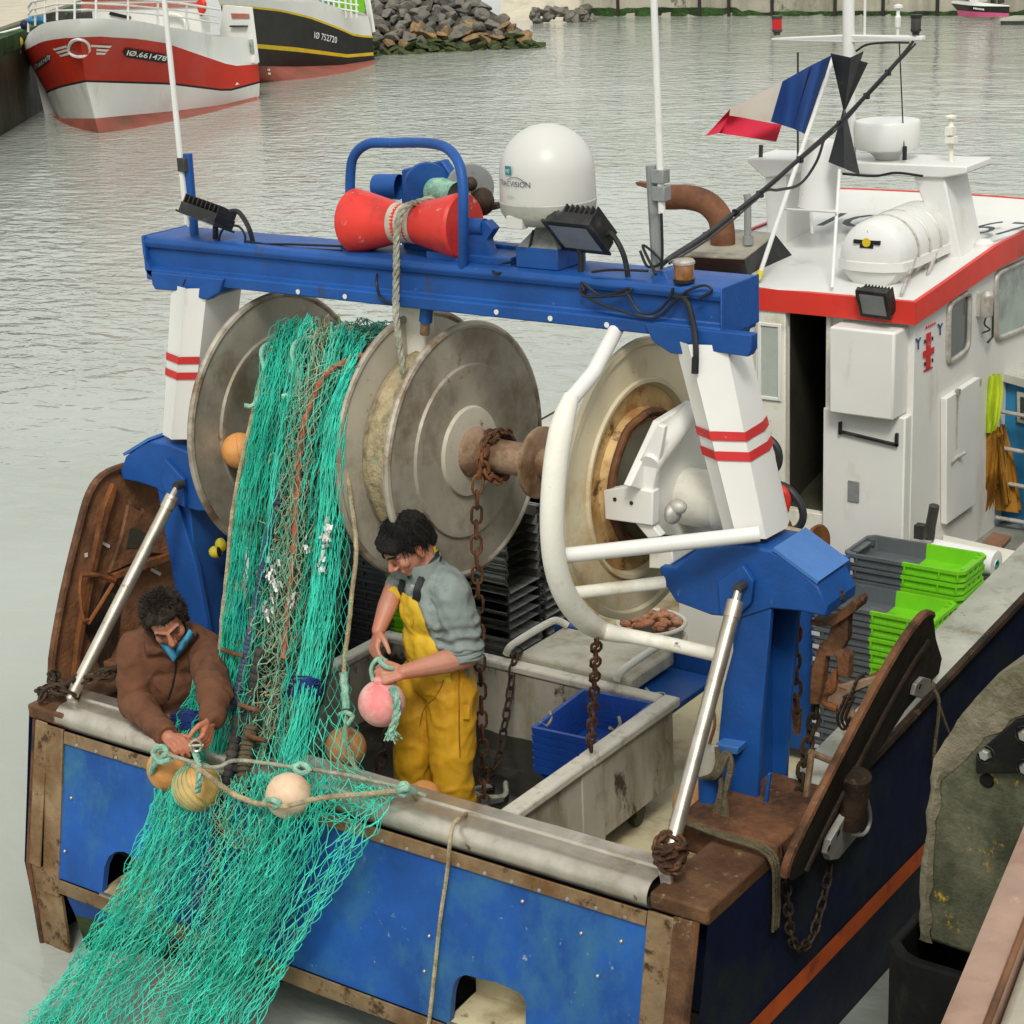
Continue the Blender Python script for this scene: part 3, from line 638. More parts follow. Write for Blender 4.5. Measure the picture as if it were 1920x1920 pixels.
# right-hand drum: deep cream flange, rusty bowl at its centre
f3 = drum([(.89, .2), (.89, .545), (.90, .545), (.905, .572), (.93, .572), (.93, .545), (.915, .535), (.915, .41), (.93, .405), (.928, .39), (.90, .375), (.895, .29), (.93, .27), (.93, 0)], 'drum_flange', 'cream_drum')
drum([(.93, 0), (.93, .262), (.945, .268), (.95, .25), (.945, 0)], 'rusty_hub', 'rust_orange', f3)
drum([(.945, 0), (.948, .245), (1.04, .23), (1.04, 0)], 'hub_bowl', 'inner_dark', f3)
def ring_tube(x, r, w, m, name, a0, a1, par):
    mb = MB(); mb.tube([(x + .004*noise.noise(V((k*.5, 0, x))), AY + (r + .012*noise.noise(V((k*.4, 3, x))))*math.cos(a0+(a1-a0)*k/40), AZ + (r + .012*noise.noise(V((k*.4, 3, x))))*math.sin(a0+(a1-a0)*k/40)) for k in range(41)], w, 8); return mb.build(name, m, par)
drum([(.9035, .374), (.8985, .29), (.9335, .268)], 'stained_bowl', 'cream_rust', f3); drum([(.9165, .535), (.9165, .412)], 'flange_face', 'cream_drum', f3)
ring_tube(.945, .275, .016, 'rust', 'rust_lip', 0, 2*PI, f3)
# white bearing plate, housing and tab on the right leg
mb = MB(); mb.prism([X(x, y, 1.10) for x, y in [(1222, 924), (1238, 1002), (1335, 1010), (1362, 940), (1340, 800), (1300, 752), (1238, 790), (1182, 912)]], (-.035, 0, 0)); bp = mb.build('bearing_plate', 'white_paint', boat, bevel=.006)
mb = MB(); mb.prism([Y(x, y, .70) for x, y in [(1131, 920), (1175, 912), (1224, 922), (1224, 986), (1134, 974)]], (0, .05, 0)); mb.prism([Y(x, y, .72) for x, y in [(1175, 914), (1232, 796), (1246, 800), (1224, 924)]], (0, .03, 0)); mb.prism([Y(x, y, .72) for x, y in [(1190, 980), (1224, 986), (1240, 1006), (1215, 1010)]], (0, .04, 0)); tb = mb.build('bearing_tab', 'white_paint', bp, bevel=.005)
mb = MB()
for px, py in ((1153, 936), (1184, 943)): mb.lathe([(0, .003), (.008, .003), (.008, 0)], Y(px, py, .698), (0,-1,0), 10)
mb.build('bolt', 'rust_dark', tb)
mb = MB(); mb.tube([X(1296, 770, 1.13), X(1218, 872, 1.13)], .042, 14); mb.build('weld_pipe', 'white_paint', bp)
c = X(1288, 930, 1.1); mb = MB(); mb.lathe([(0, .30), (.115, .30), (.13, .28), (.13, .17), (.115, .16), (.115, 0)], c, (1,0,0), 32); mb.build('bearing_housing', 'white_worn', bp)
mb = MB(); mb.ball(X(1262, 962, 1.18), (.03, .05, .045), 12, 8); mb.ball(X(1270, 950, 1.2), (.04, .03, .03), 12, 8); mb.build('grease_wrap', 'galvanised', bp)
mb = MB(); mb.prism([Y(x, y, .80) for x, y in [(1217, 1032), (1260, 1030), (1262, 1055), (1248, 1068), (1216, 1066)]], (0, .2, 0)); mb.build('leg_shoe', 'white_worn', boat, bevel=.006)
# pipe guard round the aft side of the right-hand drum
gp = [X(x, y, .97) for x, y in [(1072, 742), (1056, 790), (1043, 860), (1036, 940), (1036, 1010), (1044, 1070), (1064, 1122), (1096, 1162), (1135, 1184)]] + [Y(1200, 1196, .56), Y(1275, 1212, .62), Y(1345, 1228, .70)]
mb = MB(); pp = smooth_path(gp, 5); mb.tube(pp, [.030 + .016*min(1, i/6) if i < 36 else max(.028, .046-.0022*(i-36)) for i in range(len(pp))], 14); gd = mb.build('drum_guard', 'white_worn', boat)
mb = MB(); mb.tube([X(1068, 752, .97), X(1112, 700, .97), Y(1158, 612, .84)], .030, 12); mb.build('guard_top', 'white_paint', gd)
mb = MB(); mb.tube([X(1056, 1042, .96), Y(1424, 1001, .73)], .030, 12); mb.build('guard_bar', 'white_paint', gd)
mb = MB(); mb.tube([X(1078, 1112, .96), Y(1245, 1092, .70)], .026, 12); mb.build('guard_bar', 'white_worn', gd)

# ---------------------------------------------------------------- on top of the beam
hy = .96
ra, rb = Y(664, 414, .92), Y(872, 424, .92)
ax = (rb-ra); Lr = ax.length
mb = MB(); mb.lathe([(0, 0), (.128, 0), (.135, .012), (.128, .05), (.085, Lr*.40), (.078, Lr*.5), (.085, Lr*.60), (.128, Lr-.05), (.135, Lr-.012), (.128, Lr), (0, Lr)], ra, ax, 40)
rol = mb.build('net_roller', 'red_roller', boat, sharp=40)
mb = MB(); mb.lathe([(.086, Lr*.40), (.0805, Lr*.46), (.0805, Lr*.54), (.0865, Lr*.60)], ra, ax, 32); mb.build('worn_waist', 'drum_pale', rol)
MB().lathe([(0, -.05), (.035, -.05), (.035, 0)], ra, ax, 14).build('axle', 'blue_paint', rol); MB().lathe([(.035, Lr), (.035, Lr+.10), (0, Lr+.10)], ra, ax, 14).build('axle', 'blue_paint', rol)
mb = MB()
mb.prism([Y(x, y, .90) for x, y in [(636, 488), (640, 430), (648, 408), (664, 408), (668, 440), (672, 492)]], (0, .05, 0))
mb.prism([Y(x, y, .90) for x, y in [(862, 508), (866, 440), (880, 420), (910, 414), (925, 430), (912, 450), (930, 505)]], (0, .05, 0))
mb.prism([Y(x, y, 1.02) for x, y in [(752, 494), (760, 430), (875, 450), (965, 462), (966, 490), (940, 506)]], (0, .05, 0))
mb.span((.0, .86, 3.18), (.42, 1.15, 3.215)); mb.build('roller_bracket', 'blue_paint', boat, bevel=.005)
hp = [Y(658, 488, hy), Y(657, 400, hy), Y(657, 330, hy), Y(664, 292, hy), Y(690, 270, hy), Y(735, 268, hy), Y(800, 268, 0.9), Y(838, 278, 0.85), Y(860, 306, 0.8), Y(868, 350, 0.77), Y(869, 420, 0.765), Y(869, 504, 0.83)]
mb = MB(); mb.tube(smooth_path(hp, 5), .021, 12); mb.build('roller_hoop', 'blue_paint', boat)
# small hauling winch behind the roller
wy = 1.22
wb = MB(); wb.prism([Y(x, y, wy) for x, y in [(752, 470), (752, 318), (828, 300), (848, 330), (848, 470)]], (0, .05, 0)); win = wb.build('winch', 'blue_paint', boat, bevel=.008)
mb = MB(); mb.lathe([(0, .02), (.095, .02), (.1, .01), (.1, 0)], Y(800, 348, wy-.06), (.75,-.65,0), 28); mb.build('winch_disc', 'blue_paint', win)
mb = MB(); mb.lathe([(0, .02), (.10, .02), (.105, .01), (.1, 0)], Y(880, 352, wy+.02), (.75,-.65,0), 28); mb.build('winch_flange', 'grey_metal', win)
mb = MB(); mb.lathe([(.06, 0), (.065, .05), (.055, .12), (.06, .18)], Y(815, 360, wy-.05), (.9,-.3,0), 20); mb.build('wound_rope', 'rope_green', win)
mb = MB(); a = Y(752, 350, wy+.03); mb.lathe([(0, 0), (.05, 0), (.055, .02), (.055, .12)], a - V((.12, .03, 0)), (1,.2,0), 18); mb.build('winch_motor', 'blue_paint', win)
mb = MB(); mb.ball(Y(905, 378, wy), (.05, .05, .06), 10, 8); mb.ball(Y(882, 345, wy-.04), .03, 10, 8); mb.prism([Y(880, 388, wy), Y(930, 382, wy), Y(934, 392, wy), Y(890, 402, wy)], (0, .1, 0)); mb.build('winch_brake', 'rust_dark', win)
# satellite dome
dc = Y(1030, 430, .95); sc_ = 1/ (FOC/ (dc-C0).length)
rr = 81*sc_
dc = dc + V((0, 0, .058))
mb = MB(); mb.lathe([(0, .352)] + [(.187*math.sin(t), .165+.187*math.cos(t)) for t in [PI/2*k/10 for k in range(1, 11)]] + [(.1885, .07), (.187, .06)], (dc.x, .95, dc.z), (0,0,1), 48); dome = mb.build('satellite_dome', 'dome_white', boat)
mb = MB(); mb.lathe([(.188, .064), (.191, .06), (.186, .02), (.165, -.012), (.12, -.03), (.0, -.03)], (dc.x, .95, dc.z), (0,0,1), 48); mb.build('dome_base', 'cap_grey', dome)
dz = dc.z-.03
mb = MB(); bx, by = Y(1034, 505, .95).x, .95
def pyr(z0, h0, z1, h1): 
    mb.sheet([[(bx+sx*h, by+sy*h, z) for sx, sy in ((-1,-1),(1,-1),(1,1),(-1,1))] for z, h in ((z0, h0), (z1, h1))], closed=True)
pyr(3.265, .095, 3.34, .035); pyr(3.34, .035, dz-.0, .09); mb.build('dome_pedestal', 'grey_metal', dome)
mb = MB(); mb.box((bx, by, 3.225), (.20, .20, .082)); mb.build('dome_mount', 'blue_paint', dome, bevel=.004)
mb = MB(); cx, cy, cz = dc.x-.06, .95-.172, dc.z+.01; mb.box((dc.x-.04, .79, dc.z-.005), (.075, .04, .05)); mb.build('dome_box', 'dome_white', dome, bevel=.003)
# lettering follows the dome's curve
def dome_text(s, h, ang0, z, name, m):
    ob = text(s, h, (0,0,0), (1,0,0), (0,0,1), m, None, name, 0)
    for v in ob.data.vertices:
        a = ang0 + v.co.x/.187; r_ = .1915; zz = z + v.co.z; v.co = V((dc.x + r_*math.sin(a), .95 - r_*math.cos(a), dc.z + zz))
    put_under(ob, dome)
dome_text('TRACVISION', .021, -.66, .135, 'dome_lettering', 'letter_grey')
dome_text('KVH', .014, -.36, .088, 'dome_lettering', 'crate_tag')
mb = MB(); rows = []
for z in (.178, .212): rows.append([(dc.x + .1915*math.sin(a), .95-.1915*math.cos(a), dc.z+z) for a in (-.40, -.33, -.26, -.20)])
mb.sheet(rows); mb.build('dome_badge', 'letter_teal', dome)
dome_text('M7', .014, -.37, .186, 'badge_lettering', 'letter_white')
mb = MB(); mb.tube([(dc.x + .1915*math.sin(a), .95-.1915*math.cos(a), dc.z+.172-((a+.12)**2)*.28) for a in [-.34+.03*k for k in range(18)]], .0012, 4); mb.build('swoosh', 'letter_grey', dome)

def floodlight(c, aim, w, h, d, brk, m_fins=True, up=V((0,0,1))):
    """finned lamp: aim = way the glass looks"""
    a = V(aim).normalized(); s = up.cross(a).normalized(); t = a.cross(s); rot = Matrix((s, t, a)).transposed(); c = V(c)
    mb = MB(); mb.box(c, (w, h, d*.6), rot); mb.box(c + a*d*.32, (w*1.1, h*1.1, d*.12), rot)
    for k in range(9): mb.box(c - a*d*.55 + s*(w*(k/8-.5)*.94), (w*.03, h*.94, d*.5), rot)
    f = mb.build('floodlight', 'black_plastic', boat, bevel=.002)
    mb = MB(); mb.box(c + a*d*.385, (w*.86, h*.8, d*.02), rot); mb.build('lamp_glass', 'lens_glass', f)
    mb = MB(); mb.tube(smooth_path(brk, 5), .011, 8); mb.build('lamp_bracket', 'black_plastic', f)
    return f
fl = floodlight(Y(388, 405, .84), (-.18, -.42, -.88), .20, .15, .075, [Y(432, 396, .86), Y(448, 398, .86), Y(466, 426, .86), Y(475, 460, .88), Y(474, 480, .88), Y(420, 478, .88)], up=V((0, 1, .3)))
mb = MB(); mb.tube([Y(404, 425, .88), Y(404, 470, .9)], .013, 8); mb.build('lamp_post', 'black_plastic', fl)
fl = floodlight(Y(1086, 434, .84), (-.08, -.72, -.68), .215, .17, .085, [Y(1132, 442, .86), Y(1148, 440, .86), Y(1170, 480, .86), Y(1180, 540, .87), Y(1175, 545, .87)])
mb = MB(); mb.tube(smooth_path([Y(1080, 460, .88), Y(1090, 480, .88), Y(1088, 530, .87), Y(1095, 548, .82)], 5), .012, 8); mb.build('lamp_post', 'black_plastic', fl)
# whips
def whip(a, b, r0, r1, m, name, par=boat): mb = MB(); mb.tube([a, b], [r0, r1], 10); return mb.build(name, m, par)
a, b = Y(366, 455, .92), Y(352, 288, .92)
p_ = whip(a, b, .020, .020, 'blue_paint', 'antenna_post')
a, b = Y(351, 420, .9), Y(308, 0, .9); whip(a, a+(b-a)*1.7, .0145, .010, 'white_clean', 'whip_antenna', p_)
MB().box(Y(346, 308, .905), (.045, .05, .06)).build('clamp', 'dark_metal', p_, bevel=.003); MB().box(Y(354, 388, .905), (.05, .05, .045)).build('clamp', 'dark_metal', p_, bevel=.003)
a, b = Y(1233, 530, .9), Y(1222, 310, .9)
p_ = whip(a, b, .021, .024, 'grey_metal', 'antenna_post')
a, b = Y(1241, 400, .885), Y(1226, 0, .885); whip(a, a+(b-a)*1.6, .014, .013, 'white_clean', 'whip_antenna', p_)
MB().box(Y(1238, 330, .89), (.055, .05, .05)).build('clamp', 'grey_metal', p_, bevel=.003); MB().box(Y(1240, 362, .89), (.055, .05, .055)).build('clamp', 'grey_metal', p_, bevel=.003)
mb = MB(); mb.prism([Y(1205, 540, .86), Y(1228, 508, .88), Y(1246, 510, .88), Y(1262, 548, .86)], (0, .12, 0)); mb.build('post_gusset', 'blue_paint', p_, bevel=.004)
# amber beacon on the right end of the beam
bc = Y(1283, 553, .84)
mb = MB(); mb.lathe([(0, .0), (.055, .0), (.055, .008), (.03, .012), (.026, .04), (.04, .05), (.042, .062), (0, .062)], bc, (0,0,1), 20); be = mb.build('beacon', 'black_plastic', boat)
mb = MB(); mb.lathe([(.036, .062), (.038, .115), (.036, .12)], bc, (0,0,1), 24); mb.build('beacon_lens', 'lamp_amber', be)
mb = MB(); mb.lathe([(0, .136), (.036, .134), (.042, .126), (.042, .118), (0, .118)], bc, (0,0,1), 24); mb.build('beacon_cap', 'galvanised', be)
# loose cables along the beam
mb = MB()
mb.tube(smooth_path([Y(1283, 560, .80), Y(1292, 575, .79), Y(1302, 620, .775), Y(1305, 660, .75), Y(1303, 698, .745)], 6), .011, 8)
mb.tube([Y(1304, 670, .745), Y(1303, 700, .742)], .014, 8); mb.build('beam_cable', 'black_cable', boat)
for pl in ([(404, 470), (390, 500), (352, 520), (342, 545)], [(430, 480), (410, 462), (418, 430), (446, 424), (460, 445), (450, 470), (420, 460)], [(460, 452), (500, 458), (560, 466), (640, 470)], [(476, 458), (540, 458), (650, 462)],
           [(1000, 432), (990, 470), (960, 505), (930, 512), (925, 500), (960, 490)], [(1095, 545), (1092, 530), (1130, 555), (1180, 540), (1172, 552), (1100, 556), (1088, 540)], [(1110, 510), (1150, 506), (1215, 508)],
           [(1175, 548), (1200, 585), (1230, 585), (1255, 560), (1262, 540)], [(1098, 556), (1140, 575), (1210, 596), (1240, 590), (1270, 560), (1290, 545), (1320, 535), (1335, 545), (1310, 560)], [(740, 500), (712, 505), (706, 530), (715, 560), (735, 570)],
           [(1200, 470), (1215, 500), (1240, 490), (1205, 460), (1230, 515)], [(1240, 400), (1242, 470), (1240, 505)]):
    MB().tube(smooth_path([Y(x, y, .792 if y > 505 else .86) for x, y in pl], 6), .0055, 6).build('beam_cable', 'black_cable', boat)
# ================================================================ WHEELHOUSE
HX0, HX1, HY0, HY1 = -.25, 1.10, 3.25, 5.02
def roofz(y): return 2.625 + (.095*min(1, max(0, (y-3.2)/1.0))) + .02*max(0, y-4.2)
mb = MB()
mb.sheet([[(HX1, HY0, DK), (HX1, HY1, DK)], [(HX1, HY0, 2.58), (HX1, HY1, 2.72)]])
mb.sheet([[(HX0, HY0, DK), (HX0, HY1, DK)], [(HX0, HY0, 2.58), (HX0, HY1, 2.72)]])
mb.sheet([[(HX0, HY1, DK), (HX1, HY1, DK)], [(HX0, HY1, 2.72), (HX1, HY1, 2.72)]])
dl, dr = Y(1480, 700, HY0).x, Y(1557, 700, HY0).x
db, dtp = Y(1520, 955, HY0).z, Y(1520, 575, HY0).z
mb.add([(dr, HY0, DK), (HX1, HY0, DK), (HX1, HY0, 2.6), (dr, HY0, 2.6)], [(0,1,2,3)])
mb.add([(HX0, HY0, DK), (dl, HY0, DK), (dl, HY0, 2.6), (HX0, HY0, 2.6)], [(0,1,2,3)])
mb.add([(dl, HY0, DK), (dr, HY0, DK), (dr, HY0, db), (dl, HY0, db)], [(0,1,2,3)])
hse = mb.build('wheelhouse', 'white_paint', boat)
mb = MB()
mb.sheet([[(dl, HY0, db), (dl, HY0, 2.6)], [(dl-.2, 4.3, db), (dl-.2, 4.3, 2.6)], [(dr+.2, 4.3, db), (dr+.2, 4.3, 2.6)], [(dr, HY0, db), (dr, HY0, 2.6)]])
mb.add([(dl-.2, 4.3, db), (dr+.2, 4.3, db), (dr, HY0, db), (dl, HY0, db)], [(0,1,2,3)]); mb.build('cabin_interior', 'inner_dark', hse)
mb = MB()
mb.tube([V((dl+.02, 3.9, 1.5)), V((dl+.1, 3.8, 1.6)), V((dl+.16, 3.9, 1.45))], .03, 8)
mb.ball(V((dl+.18, 4.1, 1.75)), (.1, .08, .25), 12, 8); mb.ball(V((dl+.05, 4.0, 1.25)), (.09, .08, .12), 12, 8); mb.span((dl, 4.0, 2.38), (dr, 4.2, 2.42))
mb.build('cabin_clutter', 'rope_olive', hse)
# door frame and the open half-glazed door
mb = MB()
for a, b in (((1470, 578), (1482, 952)), ((1552, 590), (1560, 952))):
    q0, q1 = Y(a[0], 700, HY0).x, Y(b[0], 700, HY0).x; mb.span((q0, HY0-.025, db), (q1, HY0-.002, 2.55))
mb.span((Y(1470, 700, HY0).x, HY0-.05, db-.10), (dr, HY0-.003, db)); mb.build('door_frame', 'white_worn', hse, bevel=.004)
d0, d1 = Y(1418, 700, HY0-.06).x, Y(1474, 700, HY0-.06).x
mb = MB(); mb.span((d0, HY0-.07, db+.01), (d1, HY0-.035, 2.53)); dor = mb.build('door', 'white_worn', hse, bevel=.006)
g0, g1 = Y(1428, 610, HY0-.07), Y(1460, 745, HY0-.07)
mb = MB(); mb.span((g0.x, HY0-.075, g1.z), (g1.x, HY0-.071, g0.z)); mb.build('door_pane', 'door_glass', dor)
mb = MB(); e = .018
mb.span((g0.x-e, HY0-.082, g1.z-e), (g0.x, HY0-.07, g0.z+e)); mb.span((g1.x, HY0-.082, g1.z-e), (g1.x+e, HY0-.07, g0.z+e)); mb.span((g0.x, HY0-.082, g1.z-e), (g1.x, HY0-.07, g1.z)); mb.span((g0.x, HY0-.082, g0.z), (g1.x, HY0-.07, g0.z+e)); mb.build('pane_frame', 'white_paint', dor, bevel=.003)
h = Y(1424, 785, HY0-.075); mb = MB(); mb.tube([h, h+V((0, -.035, 0)), h+V((.05, -.04, .012))], .007, 8); mb.span(h+V((-.012, -.004, -.09)), h+V((.012, .006, .09))); mb.build('door_handle', 'dark_metal', dor)
# boxed locker and panel column right of the doorway
a, b = Y(1558, 610, 3.10), Y(1692, 790, 3.10)
mb = MB(); mb.span((a.x, 3.08, b.z), (HX1-.03, HY0+.002, 2.50)); mb.build('wall_locker', 'white_paint', hse, bevel=.012)
mb = MB(); mb.span((dr, 3.17, DK), (HX1-.005, HY0+.001, b.z-.003)); mb.build('vent_column', 'white_paint', hse, bevel=.008)
mb = MB()
v0, v1 = Y(1575, 790, 3.17), Y(1685, 828, 3.17)
mb.span((v0.x, 3.15, v1.z), (v0.x+.012, 3.171, v0.z)); mb.span((v1.x-.012, 3.15, v1.z-.02), (v1.x, 3.171, v0.z-.02)); mb.prism([V((v0.x, 3.15, v1.z+.01)), V((v1.x, 3.15, v1.z-.022)), V((v1.x, 3.15, v1.z-.01)), V((v0.x, 3.15, v1.z+.022))], (0, .021, 0)); mb.build('vent_slot', 'black_plastic', hse)
a, b = Y(1590, 900, 3.168), Y(1611, 943, 3.168); mb = MB(); mb.span((a.x, 3.163, b.z), (b.x, 3.1695, a.z)); mb.build('vent_plate', 'grey_metal', hse, bevel=.003)
# roof with its red fascia
ry = [3.17, 3.5, 3.9, 4.2, 4.5, 4.8, 5.08]
mb = MB(); mb.sheet([[(HX0-.05, y, roofz(y)), (.4, y, roofz(y)+.012), (HX1+.03, y, roofz(y))] for y in ry]); mb.sheet([[(HX0-.05, y, roofz(y)-.09), (HX1+.03, y, roofz(y)-.09)] for y in ry])
rf = mb.build('roof', 'white_clean', boat)
mb = MB()
fo = [(y, roofz(y)+.012, roofz(y)-.10-.02*max(0, min(1, y-3.3))) for y in ry]
mb.sheet([[(HX1+.033, y, lo), (HX1+.036, y, lo), (HX1+.036, y, hi), (HX1+.015, y, hi), (HX1+.015, y, lo)] for y, hi, lo in fo])
mb.sheet([[(HX0-.055, y, lo), (HX0-.055, y, hi), (HX0-.03, y, hi)] for y, hi, lo in fo])
y, hi, lo = fo[0]
mb.sheet([[(HX0-.055, y, lo), (HX0-.055, y-.003, hi), (HX0-.055, y+.03, hi)], [(HX1+.036, y, lo), (HX1+.036, y-.003, hi), (HX1+.036, y+.03, hi)]])
mb.build('fascia', 'red_paint', rf)
mb = MB(); q = []
for x in (-.3, 0, .4, .8, 1.12): q.append([(x, 4.96-.12*abs(x-.4)**2, roofz(5)), (x, 5.03-.12*abs(x-.4)**2, roofz(5)+.10), (x, 5.06-.12*abs(x-.4)**2, roofz(5)+.10), (x, 5.08-.12*abs(x-.4)**2, roofz(5)-.05)])
mb.sheet(q); vis = mb.build('roof_visor', 'white_clean', rf)
mb = MB(); mb.tube([(x, 5.045-.12*abs(x-.4)**2, roofz(5)+.102) for x in (-.3, 0, .4, .8, 1.12)], .006, 6); mb.build('visor_edge', 'red_paint', vis)
o = Z(1530, 424, 2.765); text('IG', .42, o, (1, .12, 0), (-.1, 1, 0), 'letter_grey', rf, 'roof_lettering', .004, width=.36)
o = Z(1806, 438, 2.765); text('674', .40, o, (1, .05, 0), (-.1, 1, 0), 'letter_grey', rf, 'roof_lettering', .004, width=.42)
mb = MB(); c = Z(1845, 466, 2.71); mb.lathe([(0, .05), (.03, .048), (.05, .03), (.055, 0)], c, (0,0,1), 20); mb.build('roof_vent', 'white_clean', rf)
# engine casing, rusty exhaust
mb = MB(); tz_ = 2.79
tp = [Z(1264, 482, tz_), Z(1396, 488, tz_), Z(1455, 441, tz_), Z(1360, 432, tz_)]
bs = [Z(1258, 524, 2.63), Z(1404, 524, 2.63), Z(1496, 492, 2.65), Z(1360, 470, 2.64)]
mb.sheet([bs, tp], closed=True); cs = mb.build('engine_casing', 'casing_black', boat)
mb = MB(); mb.prism(tp, (0,0,.012)); mb.build('casing_lid', 'casing_top', cs, bevel=.004)
mb = MB(); ey = Z(1355, 462, tz_).y
mb.tube(smooth_path([Y(1355, 468, ey), Y(1355, 438, ey), Y(1348, 405, ey), Y(1324, 380, ey), Y(1290, 370, ey), Y(1262, 370, ey), Y(1228, 369, ey)], 6), .064, 20, caps=False)
ex = mb.build('exhaust_pipe', 'exhaust_rust', cs)
mb = MB(); a = Y(1228, 369, ey); mb.prism([a+V((0, 0, .064)), a+V((-.12, -.0, .07)), a+V((-.11, 0, .055)), a+V((0, 0, .03))], (0, .05, 0)); mb.build('exhaust_lip', 'exhaust_rust', ex)
mb = MB(); mb.tube([Y(1402, 452, ey), Y(1402, 372, ey), Y(1400, 364, ey)], .019, 12); mb.tube([Y(1403, 458, ey), Y(1403, 442, ey)], .028, 12); mb.build('breather_pipe', 'grey_metal', cs)
# mast arch on the roof
ay = 3.95
mb = MB(); mb.prism([Y(x, y, ay) for x, y in [(1399, 296), (1812, 312), (1812, 326), (1768, 334), (1700, 332), (1520, 322), (1434, 334), (1402, 306)]], (0, .34, 0)); arch = mb.build('mast_arch', 'white_clean', boat, bevel=.008)
mb = MB(); mb.prism([Y(x, y, ay+.02) for x, y in [(1434, 330), (1474, 328), (1474, 505), (1440, 505)]], (0, .30, 0)); mb.build('arch_leg', 'white_clean', arch, bevel=.008)
mb = MB(); mb.prism([Y(x, y, ay+.02) for x, y in [(1712, 330), (1770, 332), (1806, 500), (1752, 506), (1738, 400)]], (0, .30, 0)); mb.build('arch_leg', 'white_clean', arch, bevel=.008)
mb = MB(); a, b = Y(1592, 300, 4.02), Y(1591, 0, 4.02); mb.tube([a, b, b+(b-a)*.8], [.036, .030, .022], 16); mst = mb.build('mast', 'white_clean', arch)
mb = MB(); mb.prism([Y(1446, 72, 4.02), Y(1580, 66, 4.0), Y(1600, 66, 4.0), Y(1728, 68, 4.02), Y(1728, 76, 4.02), Y(1600, 80, 4.0), Y(1580, 80, 4.0), Y(1446, 76, 4.02)], (0, .05, 0)); mb.build('crosstree', 'white_clean', mst, bevel=.004)
for px, lens in ((1457, 'lamp_red'), (1717, 'lamp_amber')):
    c = Y(px, 66, 4.03)
    mb = MB(); mb.lathe([(0, 0), (.018, 0), (.018, .012), (.027, .02), (.027, .03), (0, .03)], c, (0,0,1), 16); mb.lathe([(.0, .085), (.028, .085), (.03, .092), (.028, .102), (0, .104)], c, (0,0,1), 16); l = mb.build('mast_lamp', 'black_plastic' if px > 1600 else 'dark_metal', mst)
    mb = MB(); mb.lathe([(.025, .03), (.026, .085)], c, (0,0,1), 18); mb.build('lamp_lens', lens if px < 1600 else 'dark_metal', l)
mb = MB(); c = Y(1683, 70, 4.03); mb.tube([c, c+V((0, 0, .05))], .008, 8); mb.lathe([(.0, .05), (.014, .05), (.016, .10), (.009, .11), (.009, .14), (.024, .145), (.024, .158), (0, .165)], c, (0,0,1), 16); mb.build('gps_antenna', 'white_clean', mst)
mb = MB(); a = Y(1621, 70, 4.03); mb.tube([a, a+V((0, 0, .5))], .007, 8); mb.build('aerial', 'white_clean', mst)
mb = MB(); a, b = Y(1686, 76, 4.02), Y(1696, 300, 4.0); mb.tube([a, b], .0035, 5); mb.tube([b+V((0,0,.0)), b+V((0,0,.07))], .012, 8); mb.build('halyard', 'black_cable', mst)
c = Y(1663, 290, 4.1); mb = MB(); mb.lathe([(0, -.02), (.06, -.02), (.075, .0), (.10, .02), (.160, .035), (.168, .05), (.170, .165), (.163, .178), (.10, .185), (0, .186)], c, (0,0,1), 40); mb.build('radar', 'white_clean', arch)
mb = MB(); a, b = Y(1783, 312, 4.1), Y(1783, 222, 4.1); mb.tube([a, b], .014, 10); mb.lathe([(0, 0), (.03, 0), (.032, .012), (0, .02)], b, (0,0,1), 16); mb.box(Y(1782, 245, 4.08), (.04, .05, .04)); mb.box(Y(1784, 262, 4.08), (.05, .05, .03)); mb.build('camera_post', 'white_worn', arch)
a, b = Y(1543, 262, 3.85), Y(1534, 384, 3.85); ax = b-a
mb = MB(); mb.lathe([(0, -.01), (.07, 0), (.085, .02), (.098, ax.length*.5), (.100, ax.length*.52), (.104, ax.length), (.108, ax.length+.008), (.095, ax.length+.01), (.03, ax.length-.05), (0, ax.length-.05)], a, ax, 32); mb.build('loudhailer', 'white_clean', arch)
mb = MB(); mb.tube([Y(1426, 300, 4), Y(1427, 272, 4)], .012, 8); mb.tube([Y(1496, 300, 4), Y(1496, 98, 4)], .006, 6); mb.build('short_aerial', 'dark_metal', arch)
# stays: flagstaff and brace
mb = MB(); mb.tube([Y(1421, 524, 3.24), Y(1563, 106, 3.8)], .012, 10); fs_ = mb.build('flagstaff', 'white_clean', boat)
mb = MB(); mb.tube([Y(1421, 524, 3.24), Y(1426, 508, 3.262)], .017, 10); mb.build('staff_socket', 'glove_yellow', fs_)
mb = MB(); mb.tube([Y(1560, 540, 3.22), Y(1574, 318, 3.55)], .009, 8); mb.tube([Y(1470, 392, 3.5), Y(1570, 398, 3.4)], .006, 6); mb.tube([Y(1520, 395, 3.5), Y(1523, 437, 3.5)], .009, 6); mb.build('brace', 'white_clean', boat)
# cable run from the gantry up to the crosstree
mb = MB()
run = [(1236, 498, .95), (1262, 478, 1.15), (1325, 437, 1.6), (1425, 360, 2.3), (1500, 295, 2.8), (1575, 228, 3.3), (1640, 160, 3.6), (1690, 105, 3.9), (1712, 78, 4.0)]
for dx, dy, r in ((0, 0, .008), (3, 4, .006), (-2, 5, .006)): mb.tube(smooth_path([Y(x+dx*(i % 3-.5), y+dy, d) for i, (x, y, d) in enumerate(run)], 5), r, 6)
mb.tube(smooth_path([Y(1250, 490, 1), Y(1330, 436, 1.6), Y(1426, 362, 2.3), Y(1460, 356, 2.6), Y(1500, 345, 2.9), Y(1530, 305, 3.1), Y(1545, 262, 3.3)], 6), .007, 6)
mb.tube(smooth_path([Y(1255, 494, 1), Y(1340, 440, 1.6), Y(1428, 366, 2.3)], 5), .005, 6)
